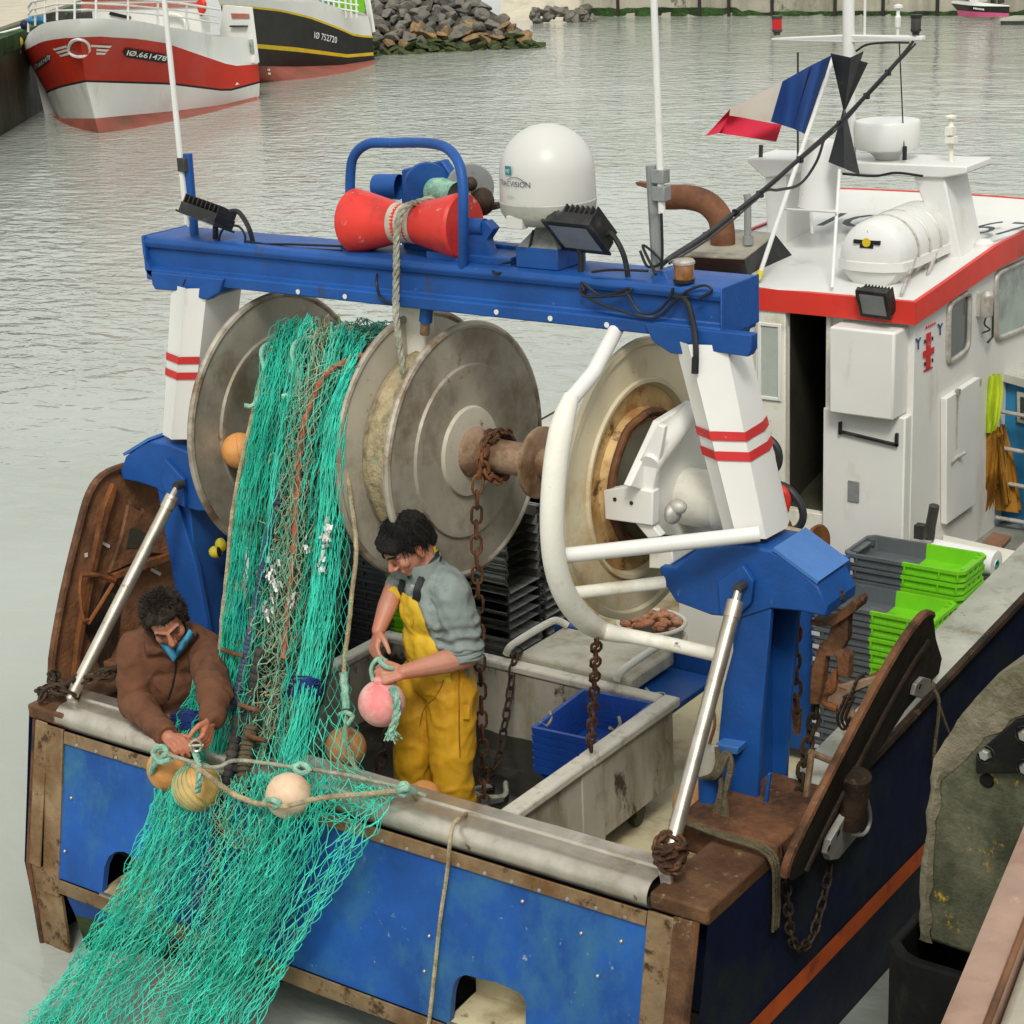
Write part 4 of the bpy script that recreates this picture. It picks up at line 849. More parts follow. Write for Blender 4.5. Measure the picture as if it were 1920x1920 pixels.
mb.tube(smooth_path([Y(1605, 96, 3.95), Y(1625, 84, 3.95), Y(1660, 80, 3.95), Y(1705, 80, 4)], 6), .006, 6)
mb.tube(smooth_path([Y(1580, 326, 3.93), Y(1640, 330, 3.93), Y(1680, 324, 3.93), Y(1730, 330, 3.93)], 6), .007, 6)
for x, y, d in ((1325, 440, 1.6), (1380, 397, 1.95), (1425, 362, 2.3), (1500, 297, 2.8), (1575, 230, 3.3), (1625, 178, 3.55), (1665, 134, 3.75)): mb.box(Y(x, y+2, d), (.025, .025, .03))
mb.build('cable_run', 'black_cable', boat)
# windows, emblem, side door, lamp on the starboard wall
WX = HX1
def side_window(pts, name, pane, wdt):
    c = sum((X(x, y, WX) for x, y in pts), V((0,0,0)))/len(pts); q = []
    P3 = [X(x, y, WX) for x, y in pts]
    for i, p in enumerate(P3):
        a, b = P3[i-1], P3[(i+1) % len(P3)]
        for k in range(6):
            t = k/5; r = .055
            s = p + (a-p).normalized()*r; e = p + (b-p).normalized()*r
            q.append(s.lerp(p, t).lerp(p.lerp(e, t), t))
    mb = MB(); mb.tube([v+V((.008, 0, 0)) for v in q], wdt, 8, closed=True); f = mb.build(name, 'galvanised', hse)
    mb = MB(); mb.prism([v+V((.006, 0, 0)) for v in q], (-.004, 0, 0)); mb.build('pane', pane, f)
side_window([(1776, 570), (1815, 546), (1812, 654), (1774, 682)], 'window', 'pane_glass', .016)
side_window([(1864, 514), (1938, 480), (1936, 608), (1865, 636)], 'window', 'pane_pale', .016)
mb = MB(); mb.prism([X(x, y, WX+.001) for x, y in [(1763, 746), (1826, 706), (1817, 944), (1763, 982)]], (.035, 0, 0)); sd_ = mb.build('side_door', 'white_paint', hse, bevel=.005)
mb = MB(); a = X(1793, 858, WX+.036); mb.tube([a+V((0, -.07, -.015)), a, a+V((.03, .04, .02))], .010, 8); mb.box(X(1796, 735, WX+.04), (.02, .03, .03)); mb.tube([X(1796, 740, WX+.042), X(1794, 840, WX+.042)], .004, 5); mb.box(X(1832, 718, WX+.02), (.03, .05, .04)); mb.build('door_latch', 'galvanised', sd_)
e = WX+.006; emb = MB()
emb.prism([X(x, y, e) for x, y in [(1738, 626), (1746, 622), (1745, 692), (1737, 696)]], (-.003, 0, 0)); emb.prism([X(x, y, e+.001) for x, y in [(1732, 659), (1752, 650), (1752, 662), (1732, 671)]], (-.003, 0, 0))
emb.prism([X(x, y, e) for x, y in [(1733, 694), (1749, 687), (1749, 690), (1733, 697)]], (-.003, 0, 0))
for k in range(5): emb.prism([X(x, y, e) for x, y in [(1736+4*k, 617-2*k), (1739+4*k, 615.5-2*k), (1738+4*k, 611-2*k)]], (-.003, 0, 0))
eb = emb.build('emblem', 'red_stripe', hse)
mb = MB()
for x, y in ((1735, 640), (1749, 634), (1735, 682), (1749, 675)): mb.prism([X(x-1, y, e) for x, y in [(x, y-3), (x+2, y-3), (x+2, y+4), (x, y+4)]], (-.003, 0, 0))
mb.build('emblem_mark', 'letter_black', eb)
mb = MB()
for x, y in ((1722, 641), (1763, 614)):
    mb.tube([X(x, y+14, e), X(x, y, e), X(x-4, y-6, e)], .004, 5); mb.tube([X(x, y, e), X(x+4, y-8, e)], .004, 5)
mb.build('emblem_mark', 'flag_blue', eb)
a = X(1850, 572, WX+.05); mb = MB(); mb.lathe([(0, -.06), (.03, -.06), (.034, -.05), (.034, .05), (.03, .06), (.012, .075), (0, .075)], a, (0,0,1), 14); mb.box(a+V((-.03, 0, .0)), (.05, .03, .12)); lp = mb.build('bulkhead_lamp', 'galvanised', hse)
mb = MB(); mb.tube(smooth_path([a+V((0, 0, -.06)), X(1846, 608, WX+.04), X(1856, 618, WX+.04), X(1842, 624, WX+.03)], 5), .005, 6); mb.tube([X(1862, 560, WX+.03), X(1861, 632, WX+.03), X(1852, 642, WX+.03)], .007, 6); mb.build('lamp_cable', 'dark_metal', lp)
# floodlight under the fascia
c = Y(1642, 567, 3.12); rot = Matrix.Rotation(.18, 3, 'X')
floodlight(c, (-.12, -.9, -.32), .155, .135, .07, [c+V((-.09, .0, .06)), c+V((-.11, .03, .03)), c+V((-.10, .05, -.03)), c+V((-.05, .05, -.03))])
# ---------------------------------------------------------------- forward shelter and side deck on the starboard side
mb = MB(); sy = 4.5
mb.prism([Y(x, y, sy) for x, y in [(1834, 694), (2020, 742), (2010, 1090), (1828, 1015)]], (0, .04, 0)); shl = mb.build('shelter', 'cabin_blue', boat)
mb = MB(); mb.prism([Y(1846, 690, sy-.05), Y(2020, 738, sy-.05), Y(2020, 756, sy-.05), Y(1846, 706, sy-.05)], (0, .05, 0)); mb.prism([Y(1846, 688, sy-.02), Y(2020, 735, sy-.02), Y(2020, 648, sy+.9), Y(1910, 620, sy+.9)], (0, 0, .008)); mb.build('shelter_lid', 'cap_grey', shl, bevel=.003)
mb = MB(); mb.prism([Y(x, y, sy-.02) for x, y in [(1906, 734), (1960, 746), (1960, 806), (1906, 792)]], (0, .016, 0)); wf = mb.build('window', 'cap_grey', shl, bevel=.004)
mb = MB(); mb.prism([Y(x, y, sy-.026) for x, y in [(1913, 744), (1956, 753), (1956, 796), (1913, 785)]], (0, .004, 0)); mb.build('pane', 'pane_glass', wf)
mb = MB()
for y in (770, 838, 903, 970): mb.tube([Y(1868, y, sy-.12), Y(1990, y+22, sy-.12)], .012, 8)
for x in (1846, 1928): mb.tube([Y(x, 755, sy-.12), Y(x-2, 1012 if x < 1900 else 1030, sy-.12)], .012, 8)
mb.build('guard_rail', 'galvanised', boat)
mb = MB(); mb.span((HX1+.002, 3.3, 1.05), (1.62, 6.0, 1.12)); mb.build('side_deck', 'deck_grey', boat)
a, b = Z(1772, 1010, 1.27), Z(1930, 1046, 1.27)
mb = MB(); mb.prism([Z(1768, 1012, 1.26), Z(1935, 1050, 1.26), Z(1930, 1066, 1.26), Z(1760, 1090, 1.26)], (0,0,.03)); mb.build('side_shelf', 'white_worn', boat, bevel=.004)
mb = MB(); mb.prism([X(x, y, 1.60) for x, y in [(1730, 968), (1755, 945), (1762, 1010), (1720, 1015)]], (-.01, 0, 0)) if False else mb.tube([X(1742, 1012, 1.2), X(1745, 985, 1.2), X(1752, 948, 1.22)], .026, 12); mb.box(X(1726, 996, 1.2), (.05, .05, .07)); mb.build('scupper_pipe', 'dark_metal', boat)
# hoses beside the doorway
mb = MB(); mb.tube(smooth_path([Y(1412, 818, 3.02), Y(1440, 822, 3.0), Y(1458, 842, 3.0), Y(1460, 868, 3.0), Y(1446, 890, 3.0)], 6), .020, 10); mb.build('hose_loop', 'hose_black', boat)
mb = MB(); mb.tube(smooth_path([Y(1452, 906, 2.95), Y(1478, 916, 2.9), Y(1500, 944, 2.9), Y(1506, 970, 2.9), Y(1496, 990, 2.9), Y(1478, 994, 2.9)], 6), .020, 10); mb.build('hose_loop', 'hose_black', boat)
mb = MB(); mb.tube(smooth_path([Y(1450, 912, 2.9), Y(1468, 918, 2.86), Y(1476, 938, 2.86), Y(1470, 960, 2.86), Y(1456, 966, 2.86)], 6), .020, 10); mb.build('hose_loop', 'hose_red', boat)
# rope drum winch forward of the gantry
c = Y(1528, 1022, 2.6); mb = MB(); ax = V((1, -.15, 0)).normalized()
mb.lathe([(.03, -.22), (.06, -.2), (.062, 0)], c, ax, 20); ww = mb.build('rope_winch', 'rope_beige', boat)
mb = MB(); mb.lathe([(0, -.22), (.10, -.22), (.10, -.20), (.0, -.20)], c, ax, 28); mb.lathe([(0, 0), (.10, 0), (.105, .01), (.10, .02), (.06, .022), (0, .012)], c, ax, 28); mb.build('winch_flange', 'rust_orange', ww)
mb = MB(); mb.span((c.x-.3, c.y-.1, .5), (c.x+.12, c.y+.14, c.z-.08)); mb.build('winch_bed', 'blue_paint', ww)

# ================================================================ things on and round the wheelhouse
# liferaft canister
lr = empty('liferaft', (.78, 3.75, 2.65), 'white liferaft canister strapped on the wheelhouse roof', 'liferaft')
c = Y(1624, 486, 3.36); r0 = .178
mb = MB(); mb.lathe([(0, 0), (.06, .004), (.12, .018), (.16, .045), (r0-.004, .085), (r0, .11), (r0, .64), (.16, .69), (.12, .72), (0, .735)], c, (.0,1,.02), 40); cn = mb.build('canister', 'white_clean', lr)
mb = MB(); a = V((c.x, 0, c.z-.045)); q = []
for yy in (0, .1, .66, .73):
    pass
ring = [(-1, .09), (-.93, .05), (-.5, .0), (0, -.012), (.5, .0), (.93, .05), (1, .09), (1, .66), (.7, .72), (0, .75), (-.7, .72), (-1, .66)]
mb.sheet([[V((c.x+x*(r0+.012)*.985, c.y+y, c.z-.04+h)) for x, y in ring] for h in (-.022, .022)], closed=True)
mb.sheet([[V((c.x+x*(r0+.012)*.985, c.y+y, c.z-.018)) for x, y in ring], [V((c.x+x*(r0-.04), c.y+.04+y*.9, c.z-.01)) for x, y in ring]], closed=True)
mb.build('canister_seam', 'white_clean', cn)
for yy in (.22, .36, .50):
    mb = MB(); mb.tube([(c.x+(r0+.006)*math.cos(t), c.y+yy, c.z+(r0+.006)*math.sin(t)) for t in [PI*(-.25+1.5*k/24) for k in range(25)]], .006, 6); mb.build('strap', 'galvanised', lr)
mb = MB(); mb.tube([V((c.x+.17, c.y+.22, c.z)), Z(1690, 552, 2.65)], .010, 6); mb.tube([V((c.x+.17, c.y+.50, c.z)), Z(1738, 520, 2.66)], .010, 6); mb.build('lashing', 'galvanised', lr)
mb = MB(); mb.span((c.x-.15, c.y+.12, 2.64), (c.x+.15, c.y+.20, c.z-.10)); mb.build('cradle', 'white_clean', lr)
mb = MB(); mb.span((c.x-.15, c.y+.50, 2.64), (c.x+.15, c.y+.58, c.z-.10)); mb.build('cradle', 'white_clean', lr)
mb = MB(); z0 = c.z+.075
mb.span((c.x-.07, c.y+.000, z0), (c.x+.07, c.y+.022, z0+.018)); mb.span((c.x-.035, c.y-.001, z0-.02), (c.x+.035, c.y+.016, z0-.003)); mb.build('maker_badge', 'letter_black', cn)
mb = MB(); mb.lathe([(0, .004), (.022, .004), (.022, 0)], V((c.x, c.y+.0015, z0+.008)), (0,-1,0), 16); mb.build('badge_disc', 'boat_yellow', cn)
text('1', .014, V((c.x-.004, c.y+.018, c.z+.125)), (1,0,0), (0,.5,1), 'letter_black', cn, 'number', .004)
# tricolour
def band(c00, c01, c11, c10, n, name, m, par, wv):
    """patch between hoist-side edge c00-c01 and fly-side edge c10-c11, all (px, py)"""
    rows = []
    for i in range(n+1):
        u = i/n; row = []
        for k in range(n+1):
            v = k/n; a = V(c00).lerp(V(c01), v); b = V(c10).lerp(V(c11), v); p = a.lerp(b, u); row.append(Y(1180+p.x/2.595, p.y/2.595, wv(u, v)))
        rows.append(row)
    return MB().sheet(rows).build(name, m, par, sharp=80)
fg = empty('flag', Y(1562, 106, 3.8), 'blue white and red French flag blowing from the flagstaff', 'flag')
wv1 = lambda u, v: 3.74 - .12*math.sin(u*2.5) - .05*v*math.sin(u*5)
band((985, 268, 0), (862, 655, 0), (795, 625, 0), (880, 320, 0), 8, 'blue_band', 'flag_blue', fg, wv1)
bb = band((880, 320, 0), (795, 625, 0), (688, 592, 0), (745, 396, 0), 8, 'blue_band', 'flag_blue', fg, lambda u, v: 3.64+.08*math.sin(u*3+v))
band((745, 396, 0), (688, 592, 0), (486, 562, 0), (492, 528, 0), 8, 'white_band', 'flag_white', fg, lambda u, v: 3.64+.06*math.sin(u*3+.5))
band((492, 528, 0), (486, 562, 0), (438, 648, 0), (370, 662, 0), 6, 'red_band', 'flag_red', fg, lambda u, v: 3.66+.05*math.sin(u*2+v*2))
band((486, 560, 0), (438, 648, 0), (715, 690, 0), (742, 608, 0), 8, 'red_band', 'flag_red', fg, lambda u, v: 3.62+.05*math.sin(u*5+v*2))
# black day shape
ds_ = empty('day_shape', Y(1583, 205, 3.72), 'black hourglass day shape of folded plates hanging under the crosstree', 'day shape')
def plate(pts, d):
    return MB().prism([Y(x, y, yy) for x, y, yy in pts], V((.003, .004, 0))).build('plate', 'dayshape', ds_)
plate([(1557, 100, 3.70), (1594, 108, 3.60), (1581, 206, 3.72)], 0); plate([(1594, 108, 3.60), (1618, 96, 3.78), (1582, 206, 3.725)], 0); plate([(1604, 112, 3.72), (1626, 118, 3.85), (1584, 206, 3.73)], 0)
plate([(1581, 204, 3.72), (1583, 316, 3.60), (1553, 304, 3.70)], 0); plate([(1583, 204, 3.725), (1611, 328, 3.78), (1583, 316, 3.60)], 0)
# oilskins and vest on the shelter wall
def cloth_patch(L, Rr, yv, name, m, par, n=14, fold=.03, seed=0.):
    L = [V((x, y, 0)) for x, y in L]; Rr = [V((x, y, 0)) for x, y in Rr]; rows = []
    for i in range(n+1):
        a = poly_at(L, i/n); b = poly_at(Rr, i/n); row = []
        for k in range(n+1):
            p = a.lerp(b, k/n); row.append(Y(p.x, p.y, yv - .05*math.sin(PI*k/n) + fold*noise.noise(V((k*.45, i*.12, seed)))))
        rows.append(row)
    mb = MB(); mb.sheet(rows); back = [[p + V((0, .05, 0)) for p in r] for r in rows]; mb.sheet(back); return mb.build(name, m, par, sharp=80)
ok = empty('oilskin_trousers', Y(1850, 830, 4.3), 'dark orange oilskin trousers hanging nearer the white side door', 'oilskins', 'oilskins on the shelter wall')
cloth_patch([(1836, 808), (1826, 850), (1820, 900), (1815, 976)], [(1864, 808), (1862, 860), (1850, 930), (1842, 980)], 4.28, 'leg', 'oilskin_old', ok, seed=1)
cloth_patch([(1852, 815), (1846, 900), (1836, 976)], [(1872, 815), (1866, 900), (1852, 975)], 4.32, 'leg', 'oilskin_old', ok, seed=7)
ok = empty('oilskin_jacket', Y(1888, 830, 4.3), 'dark orange oilskin jacket hanging behind the guard rail right of the trousers', 'oilskins', 'oilskins on the shelter wall')
cloth_patch([(1866, 800), (1862, 870), (1858, 955)], [(1878, 800), (1898, 880), (1910, 962)], 4.42, 'body', 'oilskin_old', ok, seed=3)
cloth_patch([(1868, 820), (1872, 900), (1880, 950)], [(1876, 818), (1888, 890), (1892, 946)], 4.36, 'sleeve', 'oilskin_old', ok, seed=5)
vl = empty('safety_vest', Y(1856, 720, 4.3), 'lime yellow vest hanging over the oilskins on the shelter', 'vest')
cloth_patch([(1848, 706), (1840, 740), (1840, 790), (1846, 812)], [(1872, 704), (1874, 740), (1868, 790), (1860, 812)], 4.26, 'cloth', 'vest_lime', vl, seed=9)
# paper roll and board
c = Y(1868, 1058, 3.26); pr_ = empty('paper_roll', c, 'white paper roll with a green core lying behind the green crates', 'paper roll')
mb = MB(); mb.lathe([(.022, .004), (.022, .0), (.066, 0), (.066, -.34), (0, -.34)], c, (1, -.08, 0), 32); mb.build('paper', 'paper_white', pr_)
mb = MB(); mb.lathe([(.012, .005), (.022, .006), (.022, -.05), (0, -.05)], c, (1, -.08, 0), 20); mb.build('core', 'paper_core', pr_)
mb = MB(); mb.prism([Z(x, y, 1.125) for x, y in [(1838, 1026), (1862, 1003), (1896, 1012), (1874, 1036)]], (0,0,.02)); tag(mb.build('wood_board', 'board_wood', bevel=.003), 'small brown board lying on the side deck below the oilskins', 'board')
# ================================================================ DECK GEAR
def crate_mesh(w, d, h, split, ribs=2):
    """open fish box: rim, ribs, inside walls and floor; faces right of the split take the second material"""
    def loop(ex, z): 
        a, b = w/2+ex, d/2+ex; r = .03
        xs = [-a, -a+r, -.25*w, split, .25*w+.02, a-r, a]
        return [V((-a, -b+r, z)), V((-a+r, -b, z)), V((split, -b, z)), V((.3*w, -b, z)), V((a-r, -b, z)), V((a, -b+r, z)), V((a, b-r, z)), V((a-r, b, z)), V((split, b, z)), V((-a+r, b, z)), V((-a, b-r, z))]
    rows = [loop(-.014, 0), loop(-.014, h*.34), loop(-.004, h*.34), loop(-.004, h*.46), loop(-.013, h*.46), loop(-.012, h*.80), loop(.0, h*.80), loop(.0, h), loop(-.016, h), loop(-.026, .012)]
    mb = MB(); mb.sheet(rows, closed=True); n = 11
    f = loop(-.026, .012); o = len(mb.v); mb.add(f, [(0,1,2,8,9,10), (2,3,4,5,6,7,8)])
    for s in (-1, 1):   # handle grips on the ends
        for k in (-.28, -.1, .1, .28): mb.box((s*(w/2-.007), k*d, h*.63), (.012, .012, h*.36))
        mb.box((s*(w/2-.034), 0, h*.82), (.03, d*.5, h*.1))
        for t in (-1, 1): mb.box((s*(w/2-.034), t*d*.36, h*.7), (.028, .02, h*.4))
    for k in (-.38, .02, .3, .45): mb.box((k*w, -d/2+.006, h*.63), (.008, .010, h*.36))
    return mb
def crate(name, w, d, h, split, mats, tagged=True):
    mb = crate_mesh(w, d, h, split)
    mb.m = []
    for f in mb.f:
        cx = sum(mb.v[i][0] for i in f)/len(f); mb.m.append(1 if cx > split-1e-4 else 0)
    if tagged:
        mb.slot(2); mb.add([(-w*.47, -d/2-.0012, h*.50), (-w*.40, -d/2-.0012, h*.50), (-w*.40, -d/2-.0012, h*.76), (-w*.47, -d/2-.0012, h*.76)], [(0,1,2,3)])
    return mb.build(name, mats, None, fixn=True)
def lab_stack(i, n, what, where):
    if i == n-1: return f'{what}, topmost of {where}'
    names = {n-2: 'second from the top', n-3: 'third from the top', 0: 'at the very bottom', 1: 'second from the bottom'}
    return f'{what} of {where}, ' + names.get(i, f'{["", "", "third", "fourth", "fifth", "sixth", "seventh", "eighth", "ninth", "tenth", "eleventh", "twelfth", "thirteenth", "fourteenth", "fifteenth", "sixteenth"][i]} up from the deck')
def stack(proto, x, y, z0, n, pitch, what, where, group):
    for i in range(n):
        c = proto.copy(); COL.objects.link(c); c.location = (x + R.uniform(-.004, .004), y + R.uniform(-.004, .004), z0 + i*pitch); c.rotation_euler.z = R.uniform(-.008, .008)
        tag(c, lab_stack(i, n, what, where), 'fish crate', group)
cg = crate('fish_crate', .62, .31, .085, .0, ['crate_grey', 'crate_green', 'crate_tag'])
stack(cg, 1.27, 2.565, 1.34-.085-13*.0655, 14, .0655, 'grey and green crate', 'the front stack', 'green and grey fish crates')
stack(cg, 1.27, 2.915, 1.47-.085-15*.0655, 16, .0655, 'grey and green crate', 'the rear stack', 'green and grey fish crates')
COL.objects.unlink(cg); bpy.data.objects.remove(cg)
cb = crate('fish_crate', .56, .33, .075, .19, ['crate_black', 'crate_green', 'crate_tag'], False)
stack(cb, -1.42, 2.12, .44, 16, .060, 'black and lime crate', 'the leftmost stack', 'dark crates behind the drums')
COL.objects.unlink(cb); bpy.data.objects.remove(cb)
ck = crate('fish_crate', .56, .335, .066, .5, ['crate_slate', 'crate_slate', 'crate_tag'], False)
stack(ck, -1.39, 2.68, .61, 15, .052, 'plain black crate', 'the nearer drum-side stack', 'dark crates behind the drums')
stack(ck, -1.39, 3.03, .61, 15, .052, 'plain black crate', 'the farther drum-side stack', 'dark crates behind the drums')
COL.objects.unlink(ck); bpy.data.objects.remove(ck)
mb = MB(); mb.span((-1.66, 2.48, DK), (-.98, 3.4, .6)); mb.build('hatch_coaming', 'deck_grey', boat, bevel=.01)
mb = MB(); mb.span((-.98, 2.3, DK), (-.35, 3.1, .56)); mb.build('hatch', 'deck_grey', boat, bevel=.01)
mb = MB(); mb.prism([X(1024, 950, -.9), X(1030, 950, -.9), X(1034, 1080, -.9), X(1027, 1080, -.9)], (.03, 0, 0)); mb.build('blue_post', 'cabin_blue', boat)

# sorting hopper the standing man is in
hp = empty('sorting_hopper', (-.25, 1.05, .45), 'off-white plastic sorting hopper with dark slop inside, at the stern', 'hopper')
ZT, ZF = 1.0, .60; x0, x1, y0, y1 = -1.09, .60, .40, 1.74; th = .035
def wall(name, a, b, c=None): mb = MB(); mb.span(a, b); return mb.build(name, 'hopper_poly', hp, bevel=.006)
wall('side_wall', (x1-th, y0-.02, ZF-.02), (x1, y1, ZT-.02)); wall('side_wall', (x0, y0, ZF-.02), (x0+th, y1, ZT-.02)); wall('back_wall', (x0+th, y1-th, ZF-.02), (x1-th, y1, ZT-.02)); wall('front_wall', (x0+th, y0-.02, ZF-.02), (x1-th, y0+th-.02, ZT-.22))
def rim(name, a, b):
    mb = MB(); mb.span(a, b); mb.build(name, 'hopper_rim', hp, bevel=.012)
rim('rim', (x1-.055, y0-.02, ZT-.025), (x1+.03, 1.02, ZT+.02)); rim('rim', (x1-.06, 1.025, ZT-.03), (x1+.026, y1+.03, ZT+.016)); rim('rim', (x0-.02, y1-.045, ZT-.03), (x1-.065, y1+.03, ZT+.014)); rim('rim', (x0-.025, y0, ZT-.03), (x0+.05, y1-.05, ZT+.014))
rim('front_ledge', (.38, y0-.10, ZT-.09), (x1-.06, y0+.02, ZT+.0))
mb = MB(); mb.span((x1, .95, ZF-.02), (x1+.012, 1.12, ZT-.03)); mb.build('wall_joint', 'hopper_poly', hp, bevel=.003)
mb = MB(); mb.span((x0+th, y0+.0, ZF), (x1-th, y1-th, ZF+.012)); mb.build('floor', 'hopper_poly', hp)
q = []
for i in range(25):
    q.append([V((x0+th+.002+(x1-x0-2*th-.004)*k/24, y0+.012+(y1-y0-th-.02)*i/24, ZF+.03+.012*noise.noise(V((k*.6, i*.6, 2))))) for k in range(25)])
MB().sheet(q).build('slop', 'slop_water', hp)
for x, y in ((x1-.1, .6), (x1-.1, 1.55), (x0+.1, .6), (x0+.1, 1.55)):
    mb = MB(); mb.lathe([(0, -.02), (.045, -.02), (.05, 0), (.045, .02), (0, .02)], (x, y, DK+.05), (1,0,0), 16); mb.span((x-.03, y-.04, DK+.06), (x+.03, y+.04, ZF-.02)); mb.build('castor', 'dark_metal', hp)
# lid board with pipe handles, blue tray
ld = empty('lid_board', (0, 1.97, .97), 'pale worn lid board with two white pipe handles behind the hopper', 'lid')
mb = MB(); mb.span((-.31, 1.79, .955), (.34, 2.20, 1.035)); mb.build('board', 'lid_poly', ld, bevel=.015)
for xx in (-.34, .30):
    mb = MB(); mb.tube(smooth_path([V((xx-.02, 1.76, 1.03)), V((xx, 1.80, 1.075)), V((xx+.01, 2.1, 1.085)), V((xx+.03, 2.16, 1.075)), V((xx+.07, 2.18, 1.05))], 5), .019, 10); mb.build('handle', 'white_worn', ld)
mb = MB(); mb.span((-.34, 1.79, .90), (.56, 2.22, .93)); mb.span((-.4, 2.24, .90), (.5, 2.30, 1.02)); mb.build('lid_trestle', 'blue_paint', boat, bevel=.006)
mb = MB(); a = V((.44, 1.88, .94)); mb.tube([a+V((.02*math.cos(t)*1.4, .035*math.sin(t), 0)) for t in [2*PI*k/12 for k in range(12)]], .004, 6, closed=True); mb.tube([a+V((-.03, -.02, .003)), a+V((-.09, .03, .004))], .007, 6); tag(mb.build('snap_hook', 'galvanised'), 'small steel snap hook lying on the blue trestle by the lid', 'hook')
# blue baskets
def basket():
    w, d, h, t = .38, .48, .17, .014; mb = MB()
    def loop(ex, z): return [V((sx*(w/2+ex), sy*(d/2+ex), z)) for sx, sy in ((-1,-1),(1,-1),(1,1),(-1,1))]
    mb.sheet([loop(-.05, 0), loop(-.022, h-.035), loop(-.004, h-.035), loop(0, h), loop(-.018, h), loop(-.034, h-.04), loop(-.062, .01)], closed=True); mb.add(loop(-.062, .01), [(0,1,2,3)]); mb.add(loop(-.05, 0), [(3,2,1,0)])
    for i in range(1, 12):
        f = i/12
        for s in (-1, 1):
            x = -w/2+.05+(w-.1)*f; mb.tube([V((x*.9, s*(d/2-.058), .02)), V((x, s*(d/2-.030), h-.03))], .0035, 4)
            y = -d/2+.05+(d-.1)*f; mb.tube([V((s*(w/2-.058), y*.9, .02)), V((s*(w/2-.030), y, h-.03))], .0035, 4)
    for k in range(1, 6):
        e = -.062+.034*k/6-.002; z = .01+(h-.04)*k/6; mb.tube(loop(e, z), .0032, 4, closed=True)
    return mb.build('blue_basket', 'basket_blue', None, bevel=0)
bk = basket(); xs = [('topmost of the stack, empty with mesh sides',), ('second from the top',), ('third from the top',), ('fourth from the top',), ('fifth from the top',), ('lowest of the stack',)]
for i in range(6):
    c = bk if i == 0 else bk.copy()
    if i: COL.objects.link(c)
    c.location = (.36, 1.435, .83-.038*i); c.rotation_euler.z = .06 + R.uniform(-.01, .01)
    tag(c, 'blue plastic basket in the hopper, ' + xs[i][0], 'basket', 'stacked blue baskets')
for k, (px, py) in enumerate(((1030, 1352), (1160, 1362))):
    c = Z(px, py, .985); mb = MB(); mb.tube(smooth_path([c+V((-.03, .05, .02)), c+V((-.005, .02, .0)), c+V((.0, -.03, -.01)), c+V((-.01, -.06, .015))], 4), .008, 6)
    tag(mb.build('rope_grip', 'rope_beige'), ('short rope grip looped on the left rim of the top blue basket', 'short rope grip looped on the right rim of the top blue basket')[k], 'rope')
# round basket of orange catch
c = Y(1222, 1185, 2.5); kb = empty('round_basket', c, 'round white basket full of orange catch under the right net drum', 'basket')
mb = MB(); mb.lathe([(.15, -.10), (.165, .05)], c, (0,0,1), 28); mb.lathe([(0, -.1), (.15, -.1)], c, (0,0,1), 28); mb.build('body', 'lid_poly', kb)
for z in (-.03, .05): mb = MB(); mb.tube([c+V((.172*math.cos(2*PI*k/32), .172*math.sin(2*PI*k/32), z)) for k in range(32)], .012, 8, closed=True); mb.build('hoop', 'white_worn', kb)
mb = MB()
for k in range(60): a = R.uniform(0, 2*PI); r = R.uniform(0, .15); mb.ball(c+V((r*math.cos(a), r*math.sin(a), .04+.05*(1-r/.15)+R.uniform(0, .02))), (R.uniform(.02, .04), R.uniform(.015, .03), .015), 7, 5, Matrix.Rotation(R.uniform(0, 3), 3, 'Z'))
o = mb.build('orange_catch', 'fish_orange'); tag(o, 'heap of orange catch filling the round white basket', 'catch', kind='stuff')

# ---------------------------------------------------------------- trawl doors
sd = empty('trawl_door', (1.9, .95, 1.1), 'dark rusty trawl door leaning outside the right-hand rail', 'trawl door', 'trawl doors hung at the stern')
ol = [(1462, 1642), (1470, 1610), (1505, 1535), (1560, 1425), (1620, 1310), (1668, 1225), (1700, 1178), (1722, 1153), (1736, 1154), (1741, 1196), (1752, 1232), (1746, 1262), (1722, 1286), (1682, 1332), (1628, 1416), (1572, 1518), (1530, 1584), (1492, 1636), (1472, 1650)]
def dpt(px, py, off=0.): return PL(px+15, py+2, V((1.90+off, .9, 1.3)), V((1, .10, -.22)))
mb = MB(); mb.prism([dpt(*p) for p in ol], (-.03, 0, .008)); mb.build('plate', 'rust_black', sd, bevel=.006)
mb = MB(); mb.tube(smooth_path([dpt(*p) + V((-.012, 0, .004)) for p in ol[:9]], 3), .019, 8); mb.build('rolled_edge', 'rust', sd)
mb = MB(); mb.tube(smooth_path([dpt(px+26, py+22, .01) for px, py in ol[1:7]], 3), .010, 6); mb.build('rib', 'rust_black', sd)
mb = MB(); mb.prism([dpt(x, y, .004) for x, y in [(1562, 1516), (1582, 1513), (1592, 1526), (1586, 1556), (1545, 1605), (1530, 1608), (1524, 1596), (1530, 1570)]], (.03, 0, 0)); tw = mb.build('towing_bracket', 'galvanised', sd, bevel=.004)
for p in ((1574, 1534), (1557, 1560), (1539, 1588)): mb = MB(); mb.lathe([(0, .002), (.014, .002), (.014, 0)], dpt(*p, .035), (1, .1, -.22), 12); mb.build('hole', 'bracket_black', tw)
mb = MB(); mb.prism([dpt(x, y, .004) for x, y in [(1695, 1280), (1708, 1266), (1722, 1270), (1724, 1290), (1706, 1306), (1690, 1300)]], (.02, 0, 0)); w_ = mb.build('wear_plate', 'galvanised', sd, bevel=.003)
mb = MB(); mb.lathe([(0, .002), (.012, .002), (.012, 0)], dpt(1710, 1285, .026), (1, .1, -.22), 12); mb.build('hole', 'bracket_black', w_)
mb = MB(); a, b = dpt(1590, 1452, .03), dpt(1580, 1545, .05); mb.tube([a, b], [.060, .05], 18); mb.build('pipe_stub', 'rust_dark', sd)
